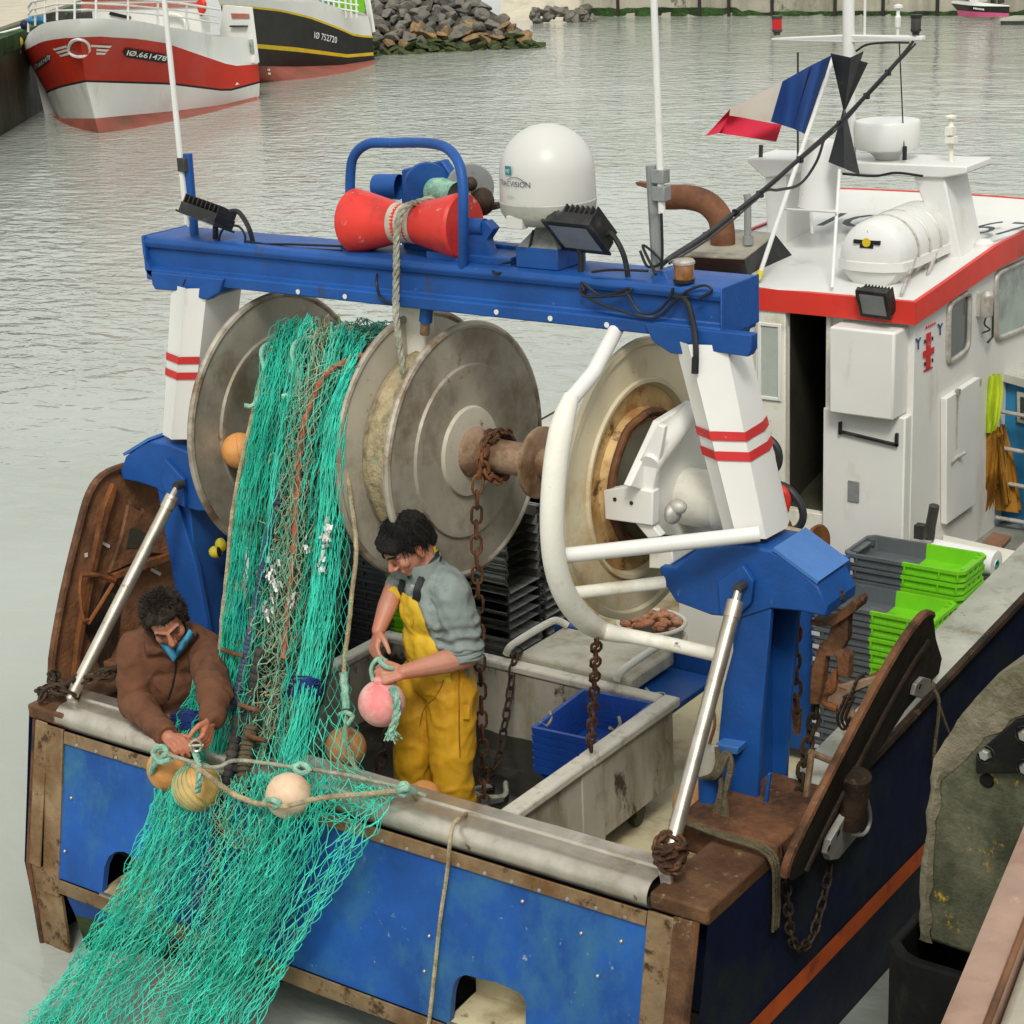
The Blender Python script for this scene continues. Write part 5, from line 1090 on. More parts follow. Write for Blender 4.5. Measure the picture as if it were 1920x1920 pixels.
mb = MB(); mb.tube(smooth_path([dpt(x, y, .03) for x, y in [(1604, 1480), (1614, 1510), (1616, 1540), (1604, 1562), (1580, 1564)]], 5), .008, 8); mb.build('bail', 'galvanised', sd)
# hanging gear between gantry shoulder and door
hk = empty('door_hanger', Y(1580, 1180, 1.0), 'rusty hanger and forked shackle holding the right trawl door', 'hanger')
mb = MB(); mb.prism([Y(x, y, .92) for x, y in [(1552, 1166), (1600, 1124), (1607, 1134), (1604, 1146), (1562, 1176), (1520, 1172), (1518, 1164)]], (0, .10, 0)); mb.build('hanger_plate', 'rust', hk, bevel=.004)
mb = MB(); mb.prism([Y(x, y, .95) for x, y in [(1558, 1172), (1590, 1150), (1588, 1200), (1578, 1218), (1592, 1232), (1590, 1272), (1570, 1268), (1566, 1232), (1548, 1232), (1536, 1322), (1516, 1322), (1520, 1256), (1536, 1208), (1550, 1200)]], (0, .05, 0)); mb.build('fork', 'rust', hk, bevel=.006)
mb = MB(); mb.tube(smooth_path([Y(1566, 1258, .98), Y(1562, 1290, .98), Y(1548, 1300, .98), Y(1546, 1318, .98), Y(1570, 1328, .98)], 4), .016, 8); mb.tube(smooth_path([Y(1545, 1300, 1.), Y(1558, 1280, 1.), Y(1600, 1290, 1.), Y(1650, 1264, 1.05)], 4), .018, 8); mb.tube([Y(1575, 1300, 1.), Y(1588, 1330, 1.), Y(1605, 1352, 1.)], .02, 8); mb.build('shackle', 'rust_orange', hk)
mb = MB(); mb.prism([Y(x, y, .98) for x, y in [(1544, 1296), (1560, 1276), (1574, 1284), (1640, 1270), (1648, 1278), (1590, 1302), (1578, 1308), (1606, 1350), (1594, 1360), (1560, 1318), (1546, 1316)]], (0, .03, 0)); mb.build('triangle_plate', 'hub_rust', hk, bevel=.004)
mb = MB()
for k in range(5): mb.tube(smooth_path([Y(1590+3*k, 1318-9*k, .96), Y(1600+3*k, 1300-8*k, .99), Y(1612+3*k, 1290-7*k, 1.02)], 3), .006, 5)
for k in range(3): mb.tube(smooth_path([Y(1586+8*k, 1305, .96), Y(1570+8*k, 1345, .97), Y(1582+8*k, 1368, .98), Y(1594+8*k, 1345, .97)], 4), .006, 5)
mb.build('wire_lashing', 'rust_dark', hk)
lf = MB(); lf.tube([Y(1522, 1412, .92), Y(1508, 1520, .86)], .014, 8); lf.tube([Y(1518, 1410, .92), Y(1572, 1432, 1.02)], .014, 8); lf.tube([Y(1566, 1430, 1.02), Y(1545, 1480, .98)], .012, 8)
tag(lf.build('rusty_bracket', 'hub_rust'), 'bent rusty bracket frame standing on the gantry foot inside the door', 'bracket')
mb = MB(); chain(mb, [Y(1493, 1150, 1.15), Y(1490, 1250, 1.15), Y(1494, 1330, 1.15)], .075, .55, .008); mb.prism([Y(x, y, 1.15) for x, y in [(1484, 1330), (1500, 1330), (1498, 1375), (1490, 1382), (1486, 1350)]], (0, .02, 0))
tag(mb.build('hook_chain', 'rust'), 'rusty chain with a hook hanging beside the blue column', 'chain', 'rusty chains')
mb = MB(); chain(mb, smooth_path([Y(1530, 1320, 1.0), Y(1522, 1370, .98), Y(1512, 1400, .95), Y(1505, 1450, .92), Y(1500, 1500, .9)], 4), .07, .6, .009)
tag(mb.build('door_chain', 'rust_dark'), 'dark chain hanging from the fork to the gantry foot', 'chain', 'rusty chains')
mb = MB(); chain(mb, smooth_path([V((1.81, .50, 1.16)), V((1.83, .49, .95)), V((1.82, .56, .72)), V((1.82, .70, .66)), V((1.82, .82, .80)), V((1.83, .88, 1.0)), V((1.86, .9, 1.15))], 6), .06, .55, .006)
tag(mb.build('slack_chain', 'rust_dark'), 'slack dark chain looped down the outside of the hull', 'chain', 'rusty chains')
mb = MB()
for k in range(3): mb.tube(smooth_path([V((1.36, .44-.02*k, 1.02)), V((1.40, .43-.02*k, 1.19+.006*k)), V((1.60, .425-.02*k, 1.195+.004*k)), V((1.80, .43-.02*k, 1.175)), V((1.82, .44-.02*k, 1.0)), V((1.81, .45-.02*k, .85))], 5), .007, 7)
tag(mb.build('lashing_rope', 'rope_olive'), 'dark rope lashing wrapped over the rusty corner of the right rail', 'rope')
# left door
pd = empty('trawl_door', (-1.87, .7, 1.2), 'brown rusty trawl door standing outside the left-hand rail', 'trawl door', 'trawl doors hung at the stern')
ol = [(101, 1284), (98, 1236), (120, 1110), (150, 985), (168, 925), (192, 892), (228, 876), (268, 870), (305, 886), (335, 930), (352, 1000), (356, 1100), (340, 1220), (290, 1300), (215, 1312), (150, 1296)]
def ppt(px, py, off=0.): return X(px, py, -1.87+off)
mb = MB(); mb.prism([ppt(*p) for p in ol], (-.03, 0, 0)); dpl = mb.build('plate', 'rust_pale', pd, bevel=.006)
mb = MB(); mb.tube(smooth_path([ppt(*p) for p in ol[:9]], 3), .020, 8); mb.build('rolled_edge', 'rust', pd)
mb = MB(); mb.prism([ppt(x, y, .004) for x, y in [(132, 1270), (140, 1190), (165, 1060), (188, 950), (206, 905), (214, 910), (192, 985), (168, 1090), (145, 1220), (140, 1275)]], (.03, 0, 0)); mb.build('stiffener', 'rust_orange', pd, bevel=.003)
tri_ = [(200, 1074), (222, 1010), (236, 945), (262, 960), (300, 1002), (318, 1030), (312, 1040), (270, 1035), (240, 1056)]
mb = MB(); mb.prism([ppt(x, y, .03) for x, y in tri_], (.02, 0, 0)); br_ = mb.build('bracket', 'rust_pale', pd, bevel=.005)
mb = MB(); mb.prism([ppt(x, y, .052) for x, y in [(236, 1028), (242, 992), (252, 988), (282, 1006), (284, 1014), (270, 1026)]], (.003, 0, 0)); mb.build('bracket_hole', 'inner_dark', br_)
mb = MB(); mb.prism([ppt(x, y, .02) for x, y in [(200, 1074), (204, 1082), (312, 1046), (318, 1030)]], (.05, 0, 0)); mb.build('bracket_web', 'rust_orange', br_)
for q_ in ([(187, 1012), (206, 1022), (205, 1028), (186, 1018)], [(283, 1064), (302, 1074), (300, 1080), (282, 1070)], [(158, 1038), (164, 1036), (164, 1044), (159, 1045)]):
    mb = MB(); mb.prism([ppt(x, y, .003) for x, y in q_], (.002, 0, 0)); mb.build('slot', 'white_clean', pd)
mb = MB(); mb.tube(smooth_path([ppt(152, 1078, .05), ppt(180, 1078, .06), ppt(215, 1088, .06)], 4), .012, 8); mb.tube(smooth_path([ppt(152, 1080, .06), ppt(150, 1110, .06), ppt(156, 1160, .06), ppt(165, 1162, .06)], 4), .009, 6); mb.tube(smooth_path([ppt(212, 1094, .06), ppt(190, 1130, .06), ppt(165, 1170, .06)], 4), .010, 6); mb.build('towing_bail', 'rust_orange', pd)
mb = MB(); mb.prism([ppt(x, y, .004) for x, y in [(160, 1180), (200, 1090), (230, 1100), (220, 1200), (190, 1260)]], (.004, 0, 0)); mb.build('wear_patch', 'rust_dark', pd)
# chains round the foot of the left strut
mb = MB()
chain(mb, smooth_path([ppt(108, 1264, .05), V((-1.80, .14, 1.22)), V((-1.70, .10, 1.20)), V((-1.58, .12, 1.25)), V((-1.5, .16, 1.29)), V((-1.42, .3, 1.30))], 5), .075, .55, .009)
chain(mb, smooth_path([ppt(112, 1290, .06), V((-1.78, .05, 1.19)), V((-1.66, .04, 1.21)), V((-1.56, .10, 1.28)), V((-1.46, .22, 1.27))], 5), .075, .55, .009, .7)
chain(mb, smooth_path([V((-1.72, .0, 1.18)), V((-1.64, .02, 1.25)), V((-1.56, .05, 1.22)), V((-1.6, .12, 1.2)), V((-1.68, .10, 1.24))], 5), .07, .6, .009, .3)
tag(mb.build('mooring_chain', 'rust_dark'), 'dark chain bundled round the foot of the left stainless strut', 'chain', 'rusty chains')
mb = MB(); a = V((1.575, .055, 1.26))
for k in range(4):
    r = .045+.006*(k % 2); z = 1.235+.026*k
    chain(mb, [V((1.575-.012*k*0 + r*math.cos(t), .07 + r*math.sin(t), z + .012*math.sin(2*t+k))) for t in [2*PI*j/14 for j in range(15)]], .045, .62, .008, k*.5)
tag(mb.build('strut_chain', 'rust'), 'short rusty chain wound round the foot of the right stainless strut', 'chain', 'rusty chains')
# chains at the drums and in the hopper
mb = MB()
chain(mb, [V((.19+.012*math.sin(3*t), AY+.098*math.cos(t), AZ+.098*math.sin(t))) for t in [2*PI*k/20 for k in range(21)]], .055, .6, .008)
chain(mb, [V((.215+.01*math.sin(2*t), AY+.105*math.cos(t+.4), AZ+.105*math.sin(t+.4))) for t in [2*PI*k/20 for k in range(21)]], .055, .6, .008, .6)
chain(mb, [V((.19, AY-.10, AZ)), V((.175, AY-.11, AZ-.12)), V((.155, AY-.11, 2.0)), V((.12, AY-.11, .70))], .084, .5, .0072)
tag(mb.build('drum_chain', 'rust'), 'long rusty chain wound on the drum shaft and hanging behind the standing man', 'chain', 'rusty chains')
mb = MB(); chain(mb, [X(1119, 1192, .97), X(1114, 1290, .80), X(1107, 1405, .62)], .078, .5, .0066)
tag(mb.build('guard_chain', 'rust'), 'rusty chain hanging from the pipe guard in front of the blue baskets', 'chain', 'rusty chains')
mb = MB(); chain(mb, smooth_path([V((-.30, 1.80, 1.06)), V((-.28, 1.72, 1.04)), V((-.27, 1.66, .90)), V((-.20, 1.50, .78)), V((-.14, 1.34, .66)), V((-.14, 1.24, .655)), V((-.05, 1.18, .655))], 5), .072, .52, .0062)
tag(mb.build('hopper_chain', 'rust_dark'), 'dark chain hooked over the back wall of the hopper and running into it', 'chain', 'rusty chains')
mb = MB(); chain(mb, smooth_path([Y(744, 1290, .78), Y(738, 1340, .72), Y(716, 1420, .66), Y(704, 1462, .62)], 5), .078, .55, .008)
tag(mb.build('dark_chain', 'rust_dark'), 'dark chain hanging into the hopper left of the standing man', 'chain', 'rusty chains')
mb = MB(); chain(mb, smooth_path([V((.30, .50, .67)), V((.40, .56, .67)), V((.46, .70, .67)), V((.50, .62, .72)), V((.54, .52, .8)), V((.52, .42, .93)), V((.50, .33, 1.01)), V((.54, .28, .95))], 5), .07, .55, .008)
tag(mb.build('corner_chain', 'rust'), 'rusty chain lying in the near right corner of the hopper', 'chain', 'rusty chains')
mb = MB(); mb.tube(smooth_path([V((-.05, 1.18, .65)), V((-.1, 1.1, .65)), V((-.02, 1.05, .66)), V((.06, 1.12, .65)), V((.0, 1.22, .66))], 4), .012, 6); mb.ball(V((.05, 1.0, .645)), (.02, .012, .012), 8, 6)
tag(mb.build('fish_scrap', 'rope_grey'), 'pale scraps of fish and twine lying in the dark slop', 'scraps')
# ropes
mb = MB(); twisted(mb, smooth_path([Y(812, 372, .98), Y(790, 378, .93), Y(765, 386, .84), Y(750, 402, .80), Y(744, 440, .78), Y(743, 500, .775), Y(742, 560, .775), Y(744, 610, .74), X(750, 650, -.06), X(757, 700, -.05)], 6), .0155, 3)
tag(mb.build('hauling_rope', 'rope_grey'), 'grey hauling rope hanging over the red roller down to the narrow reel', 'rope')
pts = [V((.46, .36, 1.01)), Z(872, 1526, 1.197), Z(858, 1537, 1.197), Z(848, 1552, 1.185), T(843, 1585, .075), T(838, 1640, .02), T(826, 1720, .014), T(814, 1830, .014), T(803, 1925, .014), V((.53, -.20, .05)), V((.53, -.22, -.3))]
mb = MB(); mb.tube(smooth_path(pts, 6), .0085, 7); tag(mb.build('tether_rope', 'rope_beige'), 'thin beige rope hanging down the blue transom right of the net', 'rope')
# bollard and coils by the right column
c0 = Y(1329, 1590, .66); bo = empty('bollard', c0, 'short blue bollard with a pale sleeve beside the right gantry column', 'bollard')
mb = MB(); mb.tube([c0+V((0,0,-.3)), Y(1329, 1425, .66)], .042, 16); mb.build('post', 'blue_paint', bo)
mb = MB(); mb.tube([Y(1330, 1452, .655), Y(1332, 1402, .655)], [.046, .036], 16); mb.build('sleeve', 'hopper_poly', bo)
mb = MB(); mb.prism([Y(x, y, .70) for x, y in [(1340, 1395), (1384, 1402), (1382, 1416), (1340, 1410)]], (0, .1, 0)); mb.build('cleat', 'blue_paint_pale', bo, bevel=.004)
mb = MB()
for k in range(3):
    o = 6*k; mb.tube(smooth_path([Y(1316+o, 1460, .60), Y(1338+o, 1450, .58), Y(1350+o, 1420, .60), Y(1366, 1412+o, .62), Y(1372-o*.4, 1440, .60), Y(1360, 1490, .58), Y(1352+o, 1555-o, .57), Y(1342+o*.5, 1562, .58), Y(1338+o, 1530, .59), Y(1352, 1470, .60), Y(1344, 1400, .64)], 5), .0095, 6)
tag(mb.build('rope_coil', 'rope_olive'), 'olive rope coiled on the cleat of the blue bollard', 'rope')
mb = MB(); mb.tube(smooth_path([Y(1330, 1395, .62), Y(1340, 1360, .66), Y(1338, 1330, .7)], 4), .007, 6); tag(mb.build('copper_line', 'rust_orange'), 'short copper-coloured line rising behind the right strut', 'line')
mb = MB(); mb.tube(smooth_path([V((1.80, 1.9, 1.27)), V((1.84, 1.88, 1.2)), V((1.83, 1.86, .95)), V((1.82, 1.95, .85))], 5), .008, 6); mb.tube(smooth_path([V((1.80, 1.9, 1.27)), V((1.85, 1.93, 1.1)), V((1.86, 2.05, .9))], 5), .006, 6); mb.ball(V((1.79, 1.9, 1.27)), .025, 8, 6)
tag(mb.build('fender_line', 'rope_olive'), 'thin dark line tied off at the right bulwark below the crates', 'rope')
gl = empty('rubber_gloves', Y(405, 1030, .85), 'yellow and black rubber gloves hanging beside the left drum', 'gloves')
mb = MB(); mb.ball(Y(404, 1035, .85), (.035, .03, .03), 10, 8); mb.ball(Y(414, 1022, .85), (.03, .025, .035), 10, 8); mb.build('glove', 'glove_yellow', gl); mb = MB(); mb.ball(Y(411, 1034, .83), (.012, .012, .028), 8, 6); mb.build('cuff', 'bracket_black', gl)
# floats
def float_(px, py, y, r, m, label, squash=1.):
    c = Y(px, py, y); o = empty('net_float', c, label, 'float', 'net floats')
    mb = MB(); mb.ball(c, (r, r, r*squash), 32, 20); b = mb.build('shell', m, o, sharp=180)
    q_ = Matrix.Rotation(len(label)*.37, 3, 'X') @ Matrix.Rotation(len(label)*.21, 3, 'Y'); MB().tube([c + q_ @ V((r*1.0*math.cos(2*PI*k/40), r*1.0*math.sin(2*PI*k/40), 0)) for k in range(40)], .0022, 5, closed=True).build('seam', m, b)
    return c, o
F = {}
for k, a in dict(orange=(318, 1441, -.17, .096, 'buoy_orange', 'orange net float under the hands of the leaning man'),
                 tan=(369, 1476, -.24, .100, 'buoy_tan', 'tan net float half wrapped in green mesh below the hands'),
                 cream=(541, 1492, -.17, .093, 'buoy_cream', 'cream net float resting on the stern rail'),
                 rusty=(648, 1402, .30, .089, 'buoy_rust', 'dull orange net float hanging on a rope inside the rail'),
                 foot=(795, 1497, .30, .075, 'buoy_orange', 'orange net float by the feet of the standing man'),
                 drum=(449, 845, .62, .080, 'buoy_orange', 'orange net float caught between the net and the left drum flange'),
                 deck=(1303, 1508, .85, .092, 'buoy_rust', 'orange net float on deck behind the blue bollard')).items():
    F[k] = float_(*a)
# ================================================================ THE NET
net = empty('trawl_net', (-.9, .1, 1.2), 'green trawl net pouring off the left drum over the stern rail and down the transom', 'net')
def net_patch(mb, L, Rr, cols, rows, r, jit=.25, depth=.03, seed=0., bunch=None, sag=.0, squeeze=.0, bulge=0., hole=0.):
    """diamond mesh hung between two edge curves (lists of 3-D points, top to bottom): one twine per bar, knots jittered"""
    L = smooth_path(L, 6); Rr = smooth_path(Rr, 6); rg = random.Random(int(seed*97)+5)
    LA = [poly_at(L, i/(rows*1.0)) for i in range(rows+1)]; RA = [poly_at(Rr, i/(rows*1.0)) for i in range(rows+1)]
    K = {}
    for i in range(rows+1):
        t = i/rows; a, b = LA[i], RA[i]; wd = (b-a).length; tang = (LA[min(rows, i+1)]-LA[max(0, i-1)]).normalized()
        nrm = (b-a).cross(tang); nrm = nrm.normalized() if nrm.length > 1e-6 else V((0,-1,0))
        if nrm.y > 0: nrm = -nrm
        for k in range(cols+1):
            s = (k + (.5 if i % 2 else 0))/cols
            if s > 1.0001: continue
            s2 = s + squeeze*math.sin(s*6.283*bunch + t*3.1 + seed)/(6.283*bunch) if bunch else s
            s2 += .03*noise.noise(V((s*3, t*4, seed)))
            p = a.lerp(b, s2) + nrm*(depth*noise.noise(V((s2*7, t*3.0, seed+4)))*2 + .3*depth*rg.uniform(-1, 1))
            p += nrm*bulge*math.sin(PI*max(0, min(1, s2)))
            p += (b-a)*rg.uniform(-jit, jit)/cols*.5 + tang*rg.uniform(-jit, jit)*(LA[1]-LA[0]).length*.8
            K[i, k] = p
    for i in range(rows):
        for k in range(cols+1):
            if (i, k) not in K: continue
            for kk in ((k, k-1) if i % 2 == 0 else (k, k+1)):
                if (i+1, kk) in K and rg.random() > hole:
                    a, b = K[i, k], K[i+1, kk]; m = (a+b)/2 + V((rg.uniform(-1, 1), rg.uniform(-1, 1), rg.uniform(-1, 0)-.3))*((a-b).length*(.07+sag))
                    rr = r*rg.uniform(.68, 1.12); mb.tube([a, m, b], rr, 3, caps=False)
    return mb
def YD(pts): return [Y(*p) for p in pts]
def mk(name, m, *patches):
    mb = MB()
    for p in patches: net_patch(mb, *p[0], **p[1])
    return mb.build(name, m, net, sharp=180, fixn=False)
# upper curtain: off the top of the drum, down its aft side to the rail
# each edge point is (px, py, Y): Y is where it hangs
EA = YD([(548, 640, .98), (520, 645, .80), (500, 700, .60), (478, 790, .46), (458, 880, .40), (444, 960, .36), (434, 1060, .32), (424, 1160, .27), (416, 1260, .22), (404, 1350, .12), (398, 1420, .05)])
EB = YD([(606, 606, .98), (575, 625, .72), (555, 700, .55), (535, 790, .45), (520, 880, .40), (510, 960, .36), (495, 1060, .32), (480, 1160, .27), (470, 1260, .22), (455, 1350, .12), (440, 1430, .05)])
EC = YD([(668, 612, .98), (650, 640, .72), (640, 700, .58), (622, 790, .48), (606, 880, .43), (598, 960, .40), (590, 1060, .35), (580, 1160, .29), (568, 1260, .22), (556, 1350, .12), (548, 1430, .04)])
ED = YD([(696, 628, 1.0), (682, 650, .80), (664, 705, .62), (650, 780, .50), (642, 870, .45), (642, 960, .43), (636, 1060, .37), (624, 1160, .31), (606, 1260, .23), (586, 1350, .13), (566, 1430, .03)])
def mid(A, B, t): return [a.lerp(b, t) for a, b in zip(A, B)]
def shift(A, d): return [a + V(d) for a in A]
# dark body of bunched mesh that the outer layers lie on
def core_sheet(A, B, n, bulge, back, seed):
    rows = []; A = smooth_path(A, 4); B = smooth_path(B, 4)
    for i, (a, b) in enumerate(zip(A, B)):
        rows.append([a.lerp(b, k/n) + V((0, back - bulge*math.sin(PI*k/n) + .035*noise.noise(V((k*.55, i*.16, seed))), 0)) for k in range(n+1)])
    return rows
mb = MB(); mb.sheet(core_sheet(mid(EA, EB, .2), mid(EC, ED, .85), 16, .015, .075, 3.)); core = mb.build('bunched_core', 'net_core', net, sharp=180)
mk('green_mesh', 'net_green', ((EA, mid(EA, EB, .95), 15, 33, .0021), dict(bulge=.05, seed=1., depth=.025)), ((mid(EA, EB, .05), EB, 17, 29, .0020), dict(bulge=.05, seed=2., depth=.03, jit=.4)), ((mid(EA, EB, .1), mid(EA, EB, .8), 14, 38, .0019), dict(bulge=.05, seed=2.5, depth=.03, jit=.4)), ((shift(EA, (0, -.01, 0)), mid(EB, EC, .1), 7, 38, .0024), dict(seed=3., depth=.02)))
mk('green_mesh', 'net_bright', ((mid(EC, ED, .0), ED, 14, 35, .0021), dict(bulge=.05, seed=4., depth=.025)), ((mid(EC, ED, -.1), mid(EC, ED, .95), 14, 29, .0021), dict(bulge=.05, seed=5., depth=.03, jit=.4)), ((mid(EC, ED, .15), ED, 6, 36, .0024), dict(seed=6., depth=.02)), ((mid(EC, ED, .3), mid(EC, ED, .8), 12, 40, .0019), dict(bulge=.05, seed=6.5, depth=.03, jit=.4)))
mk('tangled_mesh', 'net_pale', ((mid(EB, EC, -.05), mid(EB, EC, 1.05), 9, 66, .0022), dict(bulge=.035, seed=7., depth=.05, jit=.7, sag=.08)), ((shift(mid(EB, EC, .1), (0, -.02, 0)), shift(mid(EB, EC, .95), (0, -.02, 0)), 7, 52, .0026), dict(bulge=.035, seed=8., depth=.04, jit=.6, sag=.08)))
mk('tangled_mesh', 'net_beige', ((mid(EB, EC, .2), mid(EB, EC, .9), 6, 60, .0022), dict(bulge=.035, seed=9., depth=.05, jit=.9, sag=.12, hole=.1)))
# turns of net wound on the drum under it
prof = [(-.86, .21), (-.83, .34), (-.76, .415), (-.62, .445), (-.45, .455), (-.30, .45), (-.21, .42)]
rows = []
for k in range(49):
    an = 2*PI*k/48; rows.append([V((x, AY - (r+.03*noise.noise(V((x*6, an*2.2, 1))))*math.cos(an), AZ + (r+.03*noise.noise(V((x*6, an*2.2, 1))))*math.sin(an))) for x, r in prof])
MB().sheet(rows).build('wound_core', 'net_core', net, sharp=180)
def arc(x, r, a0, a1, n=9): return [V((x + .02*noise.noise(V((x*9, a0+i, 3))), AY - (r + .02*noise.noise(V((i, x*7, 2))))*math.cos(a0+(a1-a0)*i/n), AZ + (r + .02*noise.noise(V((i, x*7, 2))))*math.sin(a0+(a1-a0)*i/n))) for i in range(n+1)]
mk('wound_mesh', 'net_green', ((arc(-.80, .40, 2.3, -.3), arc(-.52, .475, 2.3, -.1), 12, 44, .0022), dict(seed=61., depth=.02, jit=.4)), ((arc(-.78, .43, 2.1, -.2), arc(-.5, .485, 2.1, -.1), 9, 36, .0022), dict(seed=62., depth=.03, jit=.5)))
mk('wound_mesh', 'net_bright', ((arc(-.55, .475, 2.4, .1), arc(-.22, .455, 2.4, .1), 12, 36, .0023), dict(seed=63., depth=.03, jit=.4)), ((arc(-.5, .49, 2.2, .3), arc(-.24, .47, 2.2, .3), 8, 28, .0024), dict(seed=64., depth=.03, jit=.5)))
mk('wound_mesh', 'net_pale', ((arc(-.62, .48, 2.3, .3), arc(-.36, .48, 2.3, .3), 8, 26, .0024), dict(seed=65., depth=.03, jit=.6, sag=.08)))
mk('green_mesh', 'net_bright', ((mid(EB, EC, -.05)[:7], mid(EB, EC, .45)[:7], 9, 18, .0022), dict(bulge=.07, seed=81., depth=.03, jit=.4)), ((mid(EB, EC, .6)[:6], mid(EB, EC, 1.05)[:6], 8, 15, .0022), dict(bulge=.06, seed=82., depth=.03, jit=.4)))
mk('green_mesh', 'net_green', ((mid(EB, EC, .0), mid(EB, EC, .35), 7, 30, .0022), dict(bulge=.06, seed=83., depth=.03, jit=.4)), ((mid(EB, EC, .8), mid(EC, ED, .2), 7, 30, .0022), dict(bulge=.05, seed=84., depth=.03, jit=.4)))
# frayed twine ends and scraps caught in it
rg = random.Random(11); mb = MB()
for k in range(230):
    t = rg.uniform(.08, .95); s = rg.gauss(.5, .22); a = poly_at(EB, t).lerp(poly_at(EC, t), s) + V((0, -.035+rg.uniform(-.02, .02), 0)); q = [a]; d = V((rg.uniform(-1, 1), rg.uniform(-.6, .2), rg.uniform(-1, .6)))
    for j in range(3): d = (d + V((rg.uniform(-1, 1), rg.uniform(-.5, .5), rg.uniform(-1, .5)))).normalized(); q.append(q[-1] + d*.018)
    mb.tube(q, .0022, 3)
tag(mb.build('loose_twine', 'net_beige', net, sharp=180), kind='stuff')
mb = MB()
rg = random.Random(4)
for (px, py, y, w, h, n) in ((610, 1000, .36, 12, 40, 26), (604, 1050, .34, 9, 22, 12), (514, 1090, .25, 14, 46, 26), (498, 1140, .24, 8, 18, 10), (548, 1120, .26, 6, 20, 10), (576, 1020, .34, 6, 14, 6), (505, 1060, .27, 8, 20, 8)):
    for j in range(n):
        ax_, ay_ = px+rg.gauss(0, w*.5), py+rg.gauss(0, h*.5); l = rg.uniform(5, 13); dx = rg.uniform(-4, 4); a_ = Y(ax_, ay_, y-.035+rg.uniform(-.02, .01)); b_ = Y(ax_+dx, ay_+l, y-.035+rg.uniform(-.02, .01)); t_ = V((rg.uniform(.003, .008), rg.uniform(-.006, .006), 0))
        mb.sheet([[a_-t_, a_+V((0, -.004, 0)), a_+t_], [b_-t_*.6, b_+V((0, -.005, 0)), b_+t_*.7]])
tag(mb.build('white_scraps', 'white_clean', net, sharp=180), kind='stuff')
mb = MB(); q = []
for i in range(4): q.append([Y(450+(k-1.5)*7, 1098+(i-1.5)*7, .27+.015*noise.noise(V((i, k, 1)))) for k in range(4)])
mb.sheet(q); tag(mb.build('pink_scrap', 'buoy_pink', net, sharp=180), kind='stuff')
# ropes worked into the net
def rope(name, pts, r, m, par=net, n=6, tw=False):
    mb = MB()
    if tw: twisted(mb, smooth_path(pts, n), r)
    else: mb.tube([p + V((noise.noise(p*40), noise.noise(p*37+V((5,5,5))), 0))*.004 for p in smooth_path(pts, n)], r, 8)
    return mb.build(name, m, par)
rope('selvedge_rope', shift(EA, (-.005, -.02, 0))[1:10], .0105, 'rope_beige')
rope('selvedge_rope', YD([(560, 650, .72), (545, 680, .58), (546, 700, .56), (548, 712, .55)]), .011, 'rope_green')
rope('selvedge_rope', YD([(650, 606, .9), (600, 628, .68), (560, 640, .6), (548, 660, .56), (556, 690, .52), (562, 712, .5), (560, 735, .48), (528, 744, .44)]), .011, 'rope_green')
rope('selvedge_rope', YD([(516, 642, .72), (498, 648, .62), (490, 662, .58), (496, 705, .52), (490, 735, .48), (474, 760, .44), (458, 760, .42)]), .010, 'rope_green')
# bound red rope: short whippings wound round it
rp = smooth_path(YD([(690, 664, .74), (650, 678, .62), (618, 700, .52), (596, 740, .46), (580, 785, .42), (572, 830, .40), (567, 880, .375), (563, 940, .35), (560, 1010, .32), (553, 1080, .29), (546, 1150, .26), (540, 1230, .2)]), 6)
mb = MB(); mb.tube([p + V((0, -.025, 0)) for p in rp], [.012 + .004*math.sin(i*2.2) for i in range(len(rp))], 9); mb.build('whipped_rope', 'bind_red', net)
# two foot ropes strung with rubber discs
def disc_rope(pts, r, m, pitch):
    pl = smooth_path(pts, 8); L = sum((pl[i+1]-pl[i]).length for i in range(len(pl)-1)); n = int(L/pitch); mb = MB(); q = []; rs = []
    for i in range(n):
        for j, k in ((.02, .80), (.2, 1.), (.8, 1.), (.98, .80)): q.append(poly_at(pl, (i+j)/n)); rs.append(r*k*(1+.1*noise.noise(V((i*.7, 2, r*9)))))
    mb.tube(q, rs, 10); return mb.build('foot_rope', m, net, sharp=50)
disc_rope(YD([(524, 920, .34), (508, 990, .31), (494, 1060, .28), (482, 1130, .25), (468, 1200, .21), (455, 1260, .17), (438, 1330, .11)]), .020, 'foot_rope_blue', .02)
disc_rope(YD([(490, 1215, .20), (476, 1290, .15), (462, 1350, .09), (448, 1410, .03), (438, 1450, -.05)]), .027, 'foot_rope', .035)
disc_rope(YD([(472, 1360, .05), (464, 1400, .0), (458, 1440, -.06), (455, 1490, -.12)]), .030, 'rope_olive', .022)
disc_rope(YD([(452, 1330, .1), (432, 1430, -.04), (420, 1500, -.14), (412, 1570, -.2), (402, 1650, -.26), (392, 1740, -.32)]), .024, 'foot_rope', .03)
rope('tail_rope', YD([(392, 1740, -.32), (380, 1820, -.36), (372, 1920, -.42), (366, 1990, -.46)]), .016, 'rope_olive')
for (px, py, y) in ((462, 1325, .06), (430, 1222, .17), (476, 1382, -.02)): rope('seizing', YD([(px-14, py-4, y), (px+14, py+5, y-.01), (px+26, py+8, y)]), .010, 'rust')
